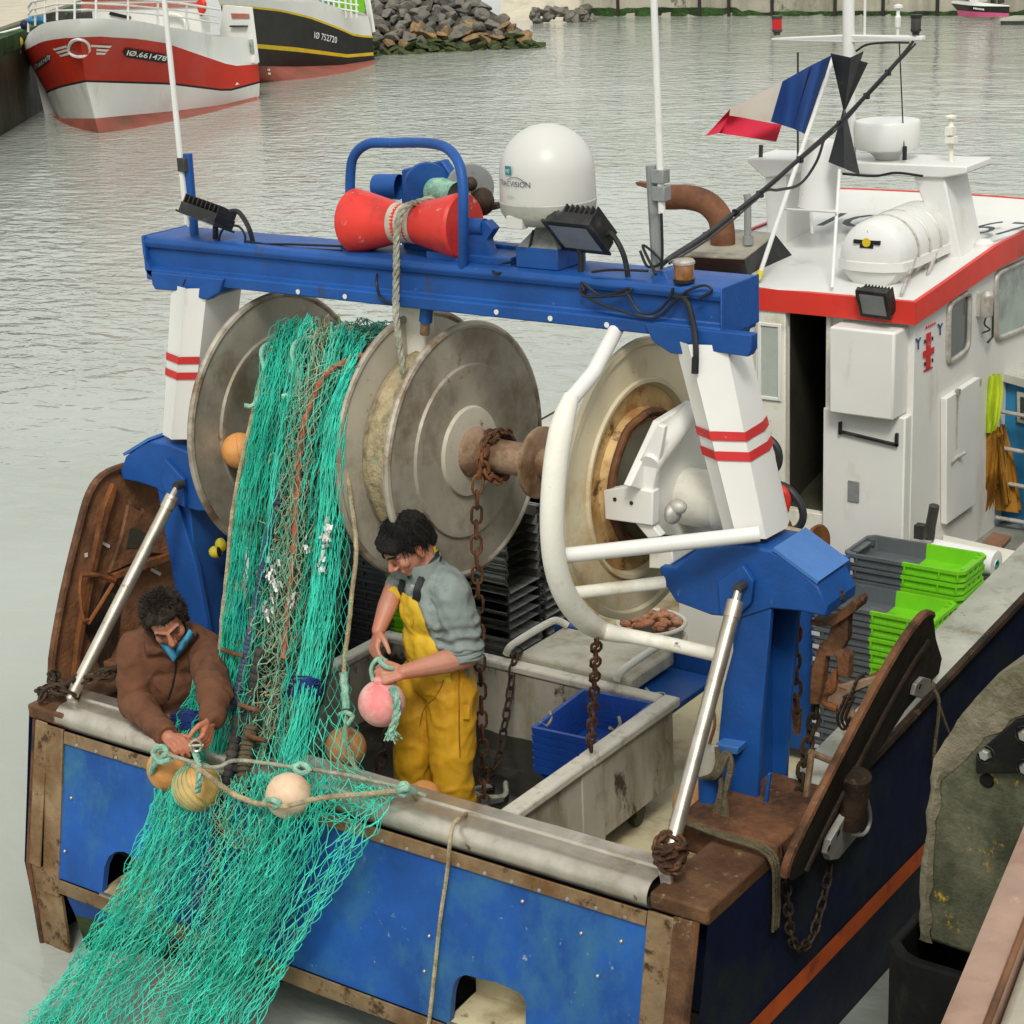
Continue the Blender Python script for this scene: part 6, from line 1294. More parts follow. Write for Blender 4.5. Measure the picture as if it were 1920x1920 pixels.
# blue whippings
def wrap(px, py, y, w, h, name='blue_binding'):
    mb = MB(); rg = random.Random(px)
    for k in range(26):
        yy = py + rg.uniform(-h, h); mb.tube(smooth_path([Y(px-w+rg.uniform(-4, 8), yy+rg.uniform(-5, 5), y+.01), Y(px-w*.3, yy+rg.uniform(-7, 7), y-.035), Y(px+w*.4, yy+rg.uniform(-7, 7), y-.03), Y(px+w+rg.uniform(-8, 4), yy+rg.uniform(-5, 5), y+.01)], 3), .004, 4)
    return mb.build(name, 'bind_blue', net)
wrap(568, 1290, .19, 32, 16); wrap(352, 1350, .04, 32, 16)
mk('open_mesh', 'net_pale', (([p + V((-.06, -.045, .02)) for p in rp[4::6]], [p + V((.07, -.045, -.01)) for p in rp[4::6]], 4, 34, .0022), dict(seed=71., depth=.01, jit=.5)))
# short branch of net between the leaning man's arms
G1 = YD([(372, 1275, .12), (352, 1310, .06), (332, 1350, .02), (328, 1385, -.03), (338, 1420, -.08)]); G2 = YD([(388, 1268, .12), (384, 1310, .06), (376, 1350, .02), (372, 1390, -.03), (385, 1430, -.08)])
mk('green_mesh', 'net_green', ((G1, G2, 8, 11, .0022), dict(seed=21., depth=.025)), ((G1, G2, 9, 13, .0022), dict(seed=22., depth=.03, jit=.4)))
mb = MB(); mb.sheet(core_sheet(G1, G2, 6, .02, .03, 8.)); mb.build('bunched_core', 'net_dark', net, sharp=180)

# lower spread: over the rail and down outside the transom into the water
def YT(pts): return [Y(*p) for p in pts]
LL = YT([(300, 1470, -.20), (285, 1540, -.25), (250, 1620, -.31), (200, 1710, -.37), (140, 1800, -.46), (95, 1860, -.55), (52, 1920, -.66), (0, 1990, -.84)])
LM1 = YT([(372, 1500, -.26), (368, 1560, -.29), (350, 1640, -.34), (318, 1720, -.39), (280, 1800, -.44), (250, 1860, -.48), (222, 1920, -.60), (190, 1990, -.76)])
LM2 = YT([(470, 1450, -.12), (462, 1540, -.20), (440, 1620, -.26), (405, 1710, -.32), (370, 1800, -.38), (340, 1860, -.42), (312, 1920, -.52), (280, 1990, -.66)])
LM3 = YT([(566, 1440, -.03), (560, 1530, -.17), (540, 1620, -.24), (512, 1710, -.30), (480, 1800, -.36), (452, 1860, -.40), (420, 1920, -.48), (390, 1990, -.62)])
LR = YT([(748, 1486, .03), (712, 1550, -.14), (664, 1620, -.21), (606, 1710, -.28), (548, 1800, -.34), (512, 1860, -.38), (478, 1920, -.46), (450, 1990, -.58)])
mk('spread_mesh', 'net_bright', ((LL, LM1, 12, 40, .0022), dict(seed=31., depth=.03)), ((LM1, LM2, 6, 32, .0024), dict(seed=32., depth=.02)), ((LM2, LM3, 7, 36, .0024), dict(seed=33., depth=.03)), ((LM3, LR, 8, 26, .0026), dict(seed=34., depth=.03)))
mk('spread_mesh', 'net_green', ((mid(LL, LM1, .02), mid(LM1, LM2, .2), 18, 26, .0021), dict(bulge=.05, seed=35., depth=.04, jit=.35, bunch=2, squeeze=.7)), ((mid(LM2, LM3, -.25), LM3, 15, 28, .0021), dict(bulge=.05, seed=36., depth=.04, jit=.35, bunch=1, squeeze=.6)), ((mid(LM2, LM3, .3), mid(LM3, LR, .45), 15, 25, .0022), dict(bulge=.05, seed=37., depth=.04, bunch=2, squeeze=.6)))
mk('spread_mesh', 'net_bright', ((mid(LL, LM1, .25), mid(LM1, LM2, .1), 15, 30, .0020), dict(bulge=.05, seed=38., depth=.04, jit=.35, bunch=2, squeeze=.8)), ((mid(LM1, LM2, .5), mid(LM2, LM3, .6), 11, 44, .0021), dict(bulge=.05, seed=39., depth=.04, jit=.4)), ((mid(LM2, LM3, .55), mid(LM3, LR, .25), 12, 31, .0020), dict(bulge=.05, seed=40., depth=.04, bunch=1, squeeze=.6)), ((mid(LL, LM1, -.02), mid(LL, LM1, .5), 8, 48, .0021), dict(seed=41., depth=.03, jit=.35)))
mk('spread_mesh', 'net_pale', ((mid(LM1, LM2, .3), mid(LM2, LM3, .9), 9, 38, .0021), dict(seed=42., depth=.04, jit=.5)), ((mid(LL, LM1, .1), mid(LL, LM1, .9), 7, 42, .0019), dict(seed=43., depth=.04, jit=.5)))
mk('spread_mesh', 'net_bright', ((mid(LL, LM1, .05), mid(LL, LM1, .55), 11, 34, .0019), dict(bulge=.05, seed=51., depth=.05, jit=.4, bunch=1, squeeze=.5)), ((mid(LL, LM1, .5), mid(LM1, LM2, .25), 11, 32, .0019), dict(bulge=.05, seed=52., depth=.05, jit=.4, bunch=1, squeeze=.5)), ((mid(LM2, LM3, .1), mid(LM3, LR, .1), 12, 32, .0019), dict(bulge=.05, seed=53., depth=.05, jit=.4, bunch=1, squeeze=.5)), ((mid(LM3, LR, .55), LR, 5, 34, .0022), dict(seed=54., depth=.03, jit=.3)))
# gathered slack under the floats, mesh over the rail to the right
S1 = YT([(372, 1440, -.20), (380, 1500, -.26), (400, 1550, -.28), (440, 1590, -.28)]); S2 = YT([(520, 1500, -.14), (510, 1540, -.2), (490, 1570, -.24), (470, 1600, -.27)])
mk('spread_mesh', 'net_pale', ((S1, S2, 9, 8, .0026), dict(seed=44., depth=.04, sag=.1)))
T1 = YT([(470, 1400, .0), (480, 1470, -.10), (560, 1530, -.18), (640, 1540, -.18)]); T2 = YT([(650, 1330, .16), (668, 1430, .12), (720, 1470, .05), (752, 1490, .02)])
mk('spread_mesh', 'net_bright', ((T1, T2, 12, 12, .0024), dict(seed=45., depth=.03)))
U1 = YD([(610, 1000, .4), (606, 1120, .34), (596, 1240, .28), (580, 1360, .18), (566, 1440, .05)]); U2 = YD([(652, 1000, .42), (656, 1120, .38), (654, 1240, .34), (668, 1340, .30), (690, 1450, .12)])
mk('open_mesh', 'net_green', ((U1, U2, 5, 26, .0019), dict(seed=46., depth=.02)))
V1 = YD([(420, 1180, .25), (415, 1250, .22), (400, 1340, .10), (392, 1440, .0)]); V2 = YD([(436, 1180, .25), (430, 1250, .2), (418, 1340, .10), (410, 1450, .0)])
mk('open_mesh', 'net_bright', ((V1, V2, 2, 16, .0024), dict(seed=47., depth=.01)))
# mesh pulled over the tan float
fc = F['tan'][0]; mb = MB(); rad = .103
for s in (1, -1):
    for k in range(-4, 5):
        q = []
        for i in range(13):
            th = .15 + 2.0*i/12; ph = -1.6 + k*.33 + s*(i*.13); q.append(fc + V((math.sin(th)*math.sin(ph), -math.sin(th)*math.cos(ph), math.cos(th)))*rad)
        mb.tube(q, .0024, 4)
mb.build('float_mesh', 'net_pale', net)
# head rope along the rail and its knots
hr = empty('head_rope', (-.6, -.1, 1.2), 'beige and green head rope running along the stern rail through the floats', 'rope')
rope('rope_run', YT([(296, 1408, -.20), (312, 1414, -.28), (345, 1424, -.285), (380, 1436, -.27), (410, 1438, -.22), (440, 1426, -.16), (490, 1430, -.12), (560, 1440, -.06), (620, 1448, -.04), (690, 1462, .02), (760, 1480, .08), (800, 1492, .12)]), .0085, 'rope_grey', hr)
rope('rope_run', YT([(362, 1436, -.34), (385, 1450, -.35), (412, 1472, -.30), (440, 1490, -.26), (480, 1506, -.26), (505, 1508, -.275), (535, 1512, -.28), (575, 1502, -.25), (620, 1494, -.18), (680, 1490, -.08), (720, 1486, -.02), (752, 1484, .03)]), .0115, 'rope_beige', hr)
rope('rope_run', YT([(752, 1484, .03), (775, 1492, .08), (800, 1504, .13), (825, 1506, .2), (836, 1498, .25), (800, 1498, .22)]), .010, 'rope_beige', hr)
rope('knot', YT([(290, 1420, -.26), (284, 1450, -.26), (292, 1432, -.285), (312, 1410, -.29), (300, 1400, -.28), (288, 1412, -.28), (300, 1428, -.295), (322, 1424, -.29)]), .012, 'rope_green', hr)
rope('knot', YT([(746, 1478, .0), (758, 1470, .0), (768, 1480, .02), (758, 1490, .0), (748, 1484, -.01), (762, 1478, -.01), (778, 1486, .05)]), .013, 'rope_green', hr)
rope('knot', YT([(548, 1440, -.10), (566, 1432, -.08), (580, 1444, -.08), (564, 1450, -.1), (552, 1442, -.1)]), .012, 'rope_green', hr)
rope('hitch', YT([(360, 1395, -.16), (366, 1410, -.22), (373, 1436, -.33), (374, 1460, -.36), (370, 1484, -.35)]), .0145, 'rope_green', hr, tw=True)
rope('hitch', YT([(498, 1502, -.26), (512, 1500, -.285), (524, 1508, -.285), (514, 1514, -.28)]), .012, 'rope_green', hr)
rl_ = empty('float_rope', (-.1, .2, 1.3), 'beige rope with green splices hanging inside the rail and holding the dull orange float', 'rope')
rope('rope_run', YD([(640, 800, .54), (648, 870, .50), (660, 950, .47), (668, 1030, .42), (660, 1110, .38), (652, 1190, .35), (645, 1250, .33), (650, 1330, .27), (648, 1370, .20), (654, 1405, .205), (668, 1440, .20), (690, 1452, .18), (735, 1468, .16)]), .010, 'rope_beige', rl_)
rope('splice', YD([(644, 1260, .32), (646, 1290, .30), (650, 1330, .26)]), .018, 'rope_green', rl_)
rope('splice', YD([(636, 1340, .25), (648, 1336, .24), (662, 1344, .25), (650, 1360, .22)]), .010, 'rope_green', rl_)
# ================================================================ THE TWO MEN
from mathutils.bvhtree import BVHTree
def cap(mb, a, ra, b, rb, seg=14):
    """limb segment: two balls and the tapered tube between them"""
    a, b = V(a), V(b); mb.ball(a, ra, seg, 8); mb.ball(b, rb, seg, 8); mb.tube([a, b], [ra, rb], seg); return mb
def blob(mb, voxel, it=4):
    """one continuous skin over overlapping shapes"""
    me = bpy.data.meshes.new('t'); me.from_pydata(mb.v, [], mb.f); bm = bmesh.new(); bm.from_mesh(me); bmesh.ops.recalc_face_normals(bm, faces=bm.faces); bm.to_mesh(me); bm.free()
    o = bpy.data.objects.new('t', me); COL.objects.link(o)
    md = o.modifiers.new('r', 'REMESH'); md.mode = 'VOXEL'; md.voxel_size = voxel; md.use_smooth_shade = True
    md = o.modifiers.new('s', 'SMOOTH'); md.iterations = it; md.factor = .5
    bpy.context.view_layer.update(); dg = bpy.context.evaluated_depsgraph_get()
    out = bpy.data.meshes.new_from_object(o.evaluated_get(dg)); bpy.data.objects.remove(o); bpy.data.meshes.remove(me)
    return out
def displace(me, fn):
    me.update(); n = [v.normal.copy() for v in me.vertices]
    for v, nn in zip(me.vertices, n): v.co = v.co + nn*fn(v.co, nn)
    me.update()
def put(me, name, m, par, label=None):
    me.materials.clear(); me.materials.append(MATS[m] if isinstance(m, str) else m)
    for p in me.polygons: p.use_smooth = True
    o = bpy.data.objects.new(name, me); COL.objects.link(o); put_under(o, par)
    if label: o['label'] = label
    return o
def px_of(p):
    c = CAM.transposed() @ (V(p)-C0); return (960+FOC*c.x/-c.z, 960-FOC*c.y/-c.z)
def inside(p, poly):
    x, y = p; r = False; j = len(poly)-1
    for i in range(len(poly)):
        (xi, yi), (xj, yj) = poly[i], poly[j]
        if (yi > y) != (yj > y) and x < (xj-xi)*(y-yi)/(yj-yi)+xi: r = not r
        j = i
    return r
def peel(me, test, off, thick=.004):
    """lift the faces that pass the test off a body surface: a garment panel lying on it"""
    me.update(); bm = bmesh.new(); bm.from_mesh(me); bm.faces.ensure_lookup_table(); bm.normal_update()
    kill = [f for f in bm.faces if not test(f.calc_center_median(), f.normal)]; bmesh.ops.delete(bm, geom=kill, context='FACES')
    for _ in range(3):
        bs = [v for v in bm.verts if v.is_boundary]; nw = {}
        for v in bs:
            nb = [e.other_vert(v).co for e in v.link_edges if e.is_boundary]
            if len(nb) == 2: nw[v] = v.co*.5 + (nb[0]+nb[1])*.25
        for v, c in nw.items(): v.co = c
    bm.normal_update()
    for v in bm.verts: v.co = v.co + v.normal*off
    o = bpy.data.meshes.new('p'); bm.to_mesh(o); bm.free(); return o
def skin_mat(name, base, red):
    """skin with a colour attribute for lips, ears, sockets"""
    m = bpy.data.materials.new(name); m.use_nodes = True; nt = m.node_tree; N = nt.nodes; L = nt.links; b = N['Principled BSDF']
    at = N.new('ShaderNodeAttribute'); at.attribute_name = 'tint'; n = N.new('ShaderNodeTexNoise'); n.inputs['Scale'].default_value = 60; n.inputs['Detail'].default_value = 4
    tc = N.new('ShaderNodeTexCoord'); L.new(tc.outputs['Object'], n.inputs['Vector'])
    x = N.new('ShaderNodeMix'); x.data_type = 'RGBA'; x.inputs[6].default_value = (*base, 1); x.inputs[7].default_value = (*red, 1)
    r = N.new('ShaderNodeMapRange'); r.inputs[1].default_value = .3; r.inputs[2].default_value = .75; r.inputs[3].default_value = .0; r.inputs[4].default_value = .7; L.new(n.outputs['Fac'], r.inputs[0]); L.new(r.outputs[0], x.inputs[0])
    y = N.new('ShaderNodeMix'); y.data_type = 'RGBA'; y.blend_type = 'MULTIPLY'; y.inputs[0].default_value = 1; L.new(x.outputs[2], y.inputs[6]); L.new(at.outputs['Color'], y.inputs[7]); L.new(y.outputs[2], b.inputs['Base Color'])
    b.inputs['Roughness'].default_value = .5; b.inputs['Subsurface Weight'].default_value = .12; b.inputs['Subsurface Radius'].default_value = (.012, .005, .003); b.inputs['Subsurface Scale'].default_value = .5
    bp = N.new('ShaderNodeBump'); bp.inputs['Strength'].default_value = .25; bp.inputs['Distance'].default_value = .002; L.new(n.outputs['Fac'], bp.inputs['Height']); L.new(bp.outputs[0], b.inputs['Normal'])
    MATS[name] = m
skin_mat('skin_fair', (.47, .235, .150), (.50, .17, .115)); skin_mat('skin_tan', (.42, .19, .105), (.44, .15, .09))
def tint(me, spots):
    a = me.color_attributes.new('tint', 'FLOAT_COLOR', 'POINT')
    for i, v in enumerate(me.vertices):
        c = V((1, 1, 1))
        for p, r, col in spots:
            d = (v.co-p).length
            if d < r: k = (1-(d/r)**2); c = V((c.x*(1-k+k*col[0]), c.y*(1-k+k*col[1]), c.z*(1-k+k*col[2])))
        a.data[i].color = (c.x, c.y, c.z, 1)
class Head:
    def __init__(s, c, f, u, k=1.):
        s.c = V(c); s.f = V(f).normalized(); u = V(u); s.u = (u - s.f*u.dot(s.f)).normalized(); s.l = s.u.cross(s.f); s.k = k
        s.rot = Matrix((s.l, s.f, s.u)).transposed()
    def p(s, l, f, u): return s.c + (s.l*l + s.f*f + s.u*u)*s.k
    def e(s, mb, l, f, u, r, seg=18, rings=12, tilt=None): mb.ball(s.p(l, f, u), V(r)*s.k, seg, rings, s.rot @ tilt if tilt else s.rot); return mb
    def build(s, mb):
        e = s.e; e(mb, 0, -.008, .022, (.073, .095, .092)); e(mb, 0, .022, -.035, (.060, .066, .078)); e(mb, 0, .050, -.088, (.030, .032, .026)); e(mb, 0, .025, -.075, (.052, .05, .035))
        k = s.k
        cap(mb, s.p(0, .088, .010), .009*k, s.p(0, .112, -.030), .0125*k); e(mb, .011, .098, -.036, (.009, .011, .008)); e(mb, -.011, .098, -.036, (.009, .011, .008))
        for t in (-1, 1):
            cap(mb, s.p(t*.012, .086, .018), .009*k, s.p(t*.044, .068, .020), .010*k); e(mb, t*.036, .058, -.026, (.026, .026, .024)); e(mb, t*.030, .078, -.002, (.013, .008, .008))
            e(mb, t*.076, -.008, -.010, (.009, .022, .032), tilt=Matrix.Rotation(-.25*t, 3, 'Z')); e(mb, t*.078, -.002, -.036, (.007, .010, .010))
        cap(mb, s.p(-.018, .082, -.062), .0085*k, s.p(.018, .082, -.062), .0085*k); cap(mb, s.p(-.015, .080, -.073), .0085*k, s.p(.015, .080, -.073), .0085*k)
    def spots(s):
        k = s.k; q = [(s.p(0, .086, -.066), .026*k, (.85, .55, .55)), (s.p(0, .11, -.03), .022*k, (1, .78, .72))]
        for t in (-1, 1): q += [(s.p(t*.03, .084, .004), .020*k, (.42, .34, .32)), (s.p(t*.04, .07, -.03), .03*k, (1, .82, .78)), (s.p(t*.078, -.008, -.005), .04*k, (1, .8, .72)), (s.p(t*.012, .098, -.042), .007*k, (.4, .3, .3))]
        q.append((s.p(0, .092, -.0675), .014*k, (.5, .35, .35))); return q
def hand(mb, w, d, n, t, k=1., curl=(.5, .6, .7, .8), spread=.10, tcurl=.4, bend=(.9, 1.0)):
    """w wrist, d along the palm, n out of the back of the hand, t thumb side; each finger three bones, bent towards the palm"""
    d = V(d).normalized(); n = V(n); n = (n - d*n.dot(d)).normalized(); t0 = d.cross(n); t = t0 if t0.dot(V(t)) > 0 else -t0; w = V(w)
    for s in (-.030, -.011, .009, .028): cap(mb, w + d*.012*k + t*s*.6*k, .014*k, w + d*.078*k + t*s*k, .0125*k, 10)
    mb.ball(w + d*.045*k + t*.018*k - n*.010*k, .019*k, 10, 8)
    for i, (s, L) in enumerate(((.028, .070), (.009, .078), (-.010, .073), (-.029, .058))):
        a = 0; p = w + d*.082*k + t*s*k; sp = (s/.03)*spread
        for j, f in enumerate((.46, .30, .24)):
            a += curl[i]*(1. if j == 0 else bend[j-1]); q = d*math.cos(a) - n*math.sin(a) + t*sp*math.cos(a); q = p + q.normalized()*L*f*k; cap(mb, p, (.0100-.0009*j)*k, q, (.0092-.0010*j)*k, 10); p = q
    p = w + d*.022*k + t*.026*k; a = .75
    for j, L in enumerate((.040, .032, .026)):
        q = d*math.cos(a) + t*math.sin(a) - n*(.35+.15*j); q = p + q.normalized()*L*k; cap(mb, p, (.0135-.0016*j)*k, q, (.0120-.0016*j)*k, 10); p = q; a -= tcurl
def folds(amp, sx, sz, seed):
    def f(p, n):
        a = noise.noise(V((p.x*sx+seed, p.y*sx, p.z*sz))); b = noise.noise(V((p.x*sx*2.3+seed, p.y*sx*2.3, p.z*sz*2.1))); w = noise.noise_vector(p*4)*.35
        c = 1-min(1, abs(noise.noise(V((p.x*sx*1.3+w.x*2+seed*2, p.y*sx*1.3+w.y*2, p.z*sz*1.1+w.z*2))))*3.2)
        return amp*(a*.8 + .4*b + .75*c*c)
    return f
def hit(bv, px, py, off=.0):
    h = bv.ray_cast(C0, ray(px, py)); return (h[0] + h[1]*off) if h[0] is not None else None
def bvh(me): return BVHTree.FromPolygons([v.co.copy() for v in me.vertices], [tuple(p.vertices) for p in me.polygons])
def tufts(mb, H, rng, n, ln, test, r=.0035, curl=0.):
    """locks of hair over the scalp"""
    for i in range(n):
        th = rng.uniform(0, PI*.72); ph = rng.uniform(0, 2*PI); l, f, u = math.sin(th)*math.cos(ph), math.sin(th)*math.sin(ph), math.cos(th)
        if not test(l, f, u): continue
        p = H.p(l*.083, -.014+f*.103, .028+u*.097); d = (H.l*l + H.f*(f+.5) + H.u*(u-.75)); nn = (H.l*l+H.f*f+H.u*u).normalized(); d = (d - nn*d.dot(nn)*.85).normalized(); q = [p - nn*.004]
        for j in range(4):
            d = (d + V((rng.uniform(-1, 1), rng.uniform(-1, 1), rng.uniform(-1, 1)))*(.25+curl) - nn*.12 + H.u*-.1).normalized(); q.append(q[-1] + d*ln/4 + nn*.002)
        mb.tube(q, [r, r*1.1, r, r*.7, r*.25], 4, caps=False)

# ---------------------------------------------------------------- standing man in yellow oilskin bib
m2 = empty('person', (.05, .62, .63), 'standing man in yellow bib trousers and grey sweater, holding a pink float', 'person')
BO = Y(822, 1250, .62)
def M2(px, py, off=0.): return PL(px, py, BO, FWD) - FWD*off
F2 = V((-.42, -.90, 0)).normalized(); L2 = V((.90, -.42, 0)).normalized()
floor = .635
hipL, hipR = M2(848, 1285, .06), M2(795, 1285, -.06)
knL, knR = M2(848, 1432, .10), M2(776, 1432, -.02)
def down(p, z, dx=0, dy=0): return V((p.x+dx, p.y+dy, z))
anL, anR = down(knL, floor+.05, .01, .03), down(knR, floor+.05, -.01, .03)
mb = MB(); rt = Matrix((L2, F2, V((0,0,1)))).transposed()
mb.ball(M2(824, 1262), (.175, .125, .14), 20, 14, rt); cap(mb, hipL, .112, knL, .088); cap(mb, knL, .088, anL, .082); cap(mb, hipR, .112, knR, .088); cap(mb, knR, .088, anR, .082); mb.ball(M2(820, 1225), (.172, .122, .10), 20, 12, rt)
tr_ = blob(mb, .011, 6); displace(tr_, lambda p, n: folds(.0085, 6, 8, 2.)(p, n) + folds(.005, 13, 10, 6.)(p, n) + .005*noise.noise(V((p.x*16, p.y*16, p.z*7))) + .006*math.sin(p.z*52+5*noise.noise(p*6))*max(0, 1-(p.z-.62)/.30))
trs = put(tr_, 'bib_trousers', 'oilskin', m2)
for a in (anL, anR):
    mb = MB(); cap(mb, a + V((0,0,.0)), .06, a + V((0, 0, -.02)), .058); cap(mb, a + V((0,0,-.02)), .045, a + F2*.15 + V((0,0,-.02)), .04); bm_ = blob(mb, .010, 4); put(bm_, 'boot', 'bracket_black', m2)
# sweater
shL, shR = M2(850, 1092, .13), M2(774, 1098, -.13)
elL, elR = M2(876, 1205, .15), M2(736, 1120, -.07)
mb = MB(); mb.ball(M2(818, 1200, 0), (.162, .115, .13), 20, 12, rt); mb.ball(M2(814, 1135, .0), (.172, .122, .15), 20, 12, rt); mb.ball(M2(812, 1098, .0), (.165, .100, .085), 20, 12, rt)
cap(mb, M2(812, 1085, 0), .085, M2(802, 1062, 0), .066); cap(mb, shL, .080, elL.lerp(shL, .14), .072); cap(mb, shR, .078, shR.lerp(elR, .68), .062); cap(mb, M2(835, 1085, .08), .085, shL, .080); cap(mb, M2(790, 1090, -.08), .082, shR, .076)
mb.ball(M2(826, 1238), (.166, .118, .06), 20, 10, rt)
sw = blob(mb, .009, 6)
ad = (elL-shL).normalized()
def swd(p, n):
    t = (p-shL).dot(ad); r = ((p-shL)-ad*t).length
    k = max(0, min(1, (t-.08)/.1)) if r < .11 else 0
    return folds(.008, 7, 8, 5.)(p, n) + folds(.004, 15, 12, 8.)(p, n) + k*.011*math.sin(t*120+4*noise.noise(p*9)) + .006*noise.noise(p*22)
displace(sw, swd); sb = bvh(sw); sws = put(sw, 'sweater', 'sweater', m2)
# rolled cuffs
for a, b, r in ((shL.lerp(elL, .80), shL.lerp(elL, .97), .074), (shR.lerp(elR, .60), shR.lerp(elR, .78), .062)):
    mb = MB(); d = b-a; q = [a + d*t for t in (-.02, .1, .3, .5, .55, .75, .95, 1.02)]; mb.tube(q, [r*.96, r*1.05, r*1.06, r*1.03, r*.98, r*1.04, r*1.04, r*.93], 22, caps=False); mb.tube([b - d*.2, b], [r*.6, r*.92], 22, caps=False); mb.build('cuff', 'sweater', sws, sharp=60)
# fold-over collar
nk = M2(800, 1066, 0); cu = (V((0,0,1)) + F2*.35).normalized()
mb = MB(); e1 = L2; e2 = cu.cross(e1).normalized(); rows = []
for h, r in ((-.045, .100), (-.01, .094), (.030, .088), (.050, .086), (.046, .074), (-.01, .070)):
    row = []
    for k in range(25):
        an = -PI*.5 + .30 + (2*PI-.6)*k/24; hh = h*(1.15-.35*math.sin(an+PI) if h > 0 else 1); row.append(nk + e1*math.cos(an)*r*1.0 + (F2*(-1))*math.sin(an)*r*.95*(-1)*-1 + cu*hh + V((0,0,0)))
    rows.append(row)
mb.sheet(rows); mb.build('collar', 'sweater', sws, sharp=80, fixn=False)
# bib front lying on the sweater, straps, pocket flap
bibp = [(742, 1098), (760, 1112), (786, 1128), (800, 1168), (815, 1205), (842, 1240), (846, 1290), (700, 1300), (700, 1150), (720, 1110)]
bib = peel(sw, lambda c, n: inside(px_of(c), bibp) and n.dot(F2) > -.15, .012)
put(bib, 'bib', 'oilskin_bib', trs)
def strap_on(bv, pts, w, m, name, par, off=.012, n=5):
    pl = smooth_path([V((x, y, 0)) for x, y in pts], n); P_ = [hit(bv, p.x, p.y, off) for p in pl]; P_ = [p for p in P_ if p is not None]; rows = []
    for i, p in enumerate(P_):
        t = (P_[min(len(P_)-1, i+1)] - P_[max(0, i-1)]).normalized(); s = t.cross((C0-p).normalized()).normalized(); rows.append([p - s*w/2, p + (C0-p).normalized()*.004, p + s*w/2])
    o = MB().sheet(rows).build(name, m, par, sharp=80, fixn=False); return o
st_ = strap_on(sb, [(783, 1124), (790, 1100), (800, 1076), (815, 1052), (828, 1036), (842, 1030), (856, 1033)], .034, 'strap', 'strap', trs)
strap_on(sb, [(752, 1110), (755, 1094), (758, 1086)], .026, 'strap', 'strap', trs)
strap_on(sb, [(812, 1040), (826, 1032)], .036, 'oilskin_bib', 'strap_badge', st_, .016)
strap_on(sb, [(782, 1110), (785, 1100)], .04, 'grey_metal', 'buckle', st_, .017)
bb_ = bvh(bib); fl_ = [(727, 1158), (738, 1142), (776, 1158), (774, 1172), (764, 1184), (752, 1178)]
q = []
for x, y in fl_:
    h_ = hit(bb_, x, y, .02) or hit(bb_, min(772, max(742, x)), min(1180, y), .02); q.append(PL(x, y, h_, FWD) if h_ is not None else None)
q = [p for p in q if p is not None]
mb = MB(); mb.prism(q, FWD*.006); mb.build('pocket_flap', 'oilskin_bib', trs, bevel=.003)
# side pocket and seam on the trousers
tb_ = bvh(tr_)
strap_on(tb_, [(868, 1330), (880, 1330)], .075, 'oilskin', 'leg_pocket', trs, .008, 3)
for pl in ([(838, 1240), (835, 1265), (820, 1300), (795, 1330), (786, 1362)], [(860, 1252), (860, 1330), (862, 1420)]):
    strap_on(tb_, pl, .006, 'oilskin_old', 'seam', trs, .003)
# head, neck, forearms and hands: one skin
hd2 = Head(M2(764, 1016, .03), F2*.84 + L2*.05 + V((0,0,-.56)), V((0,0,1)) + F2*.4, 1.07)
mb = MB(); hd2.build(mb)
cap(mb, M2(806, 1075, 0), .062, hd2.p(0, -.03, -.05), .055)
wrL, haL = M2(762, 1214, .26), M2(735, 1212, .27)
wrR = M2(711, 1172, .06)
mb.ball(M2(812, 1120, 0), (.12, .07, .12), 14, 10, rt)
for a_, b_ in ((shL, elL), (shR, elR)): cap(mb, M2(810, 1100, 0), .05, a_, .045); cap(mb, a_, .045, b_, .043)
cap(mb, elL.lerp(shL, .3), .048, elL, .049); cap(mb, elL, .049, elL.lerp(wrL, .35), .050); cap(mb, elL.lerp(wrL, .35), .050, wrL, .031)
cap(mb, elR.lerp(shR, .5), .044, elR, .044); cap(mb, elR, .044, elR.lerp(wrR, .4), .043); cap(mb, elR.lerp(wrR, .4), .043, wrR, .029)
up_ = V((0,0,1))
hand(mb, wrL, (haL-wrL) + V((0,0,-.01)), up_*.75 - FWD*.65, up_*.6 + FWD*.4 - RGT*.2, 1.06, (.75, .95, 1.1, 1.2), .05, .5)
hand(mb, wrR, M2(704, 1200, .12)-wrR, -RGT*.8 - FWD*.55, -FWD*.2 + RGT*.8, 1.02, (.55, .6, .7, .8), .06, .35)
sk = blob(mb, .0042, 3); tint(sk, hd2.spots() + [(wrL, .10, (1, .85, .8)), (wrR, .10, (1, .85, .8))]); put(sk, 'body', 'skin_fair', m2)
# hair: cap of locks falling forward
mb = MB(); e = hd2.e
e(mb, 0, -.022, .040, (.080, .100, .086)); e(mb, 0, .048, .072, (.062, .040, .036)); e(mb, 0, -.085, -.02, (.052, .032, .062))
for t in (-1, 1): e(mb, t*.064, -.022, .020, (.020, .055, .050)); e(mb, t*.045, .058, .058, (.030, .034, .030)); e(mb, t*.069, .022, .022, (.012, .016, .032))
e(mb, .0, .080, .060, (.052, .020, .022))
hm = blob(mb, .006, 2); displace(hm, lambda p, n: .007*noise.noise(p*55) + .004*noise.noise(p*110)); hr2 = put(hm, 'hair', 'hair_black', m2)
mb = MB(); tufts(mb, hd2, random.Random(3), 3000, .056, lambda l, f, u: not (f > .55 and u < .45) and u > -.35 and not (abs(l) > .75 and f > -.1 and u < .05), .0015, .07); mb.build('hair_locks', 'hair_black', hr2, sharp=180, fixn=False)
for t in (-1, 1):
    mb = MB(); mb.tube(smooth_path([hd2.p(t*.012, .101, .021), hd2.p(t*.028, .096, .028), hd2.p(t*.048, .076, .022)], 4), [.0045]*8 + [.002], 6); mb.build('eyebrow', 'hair_black', hr2)
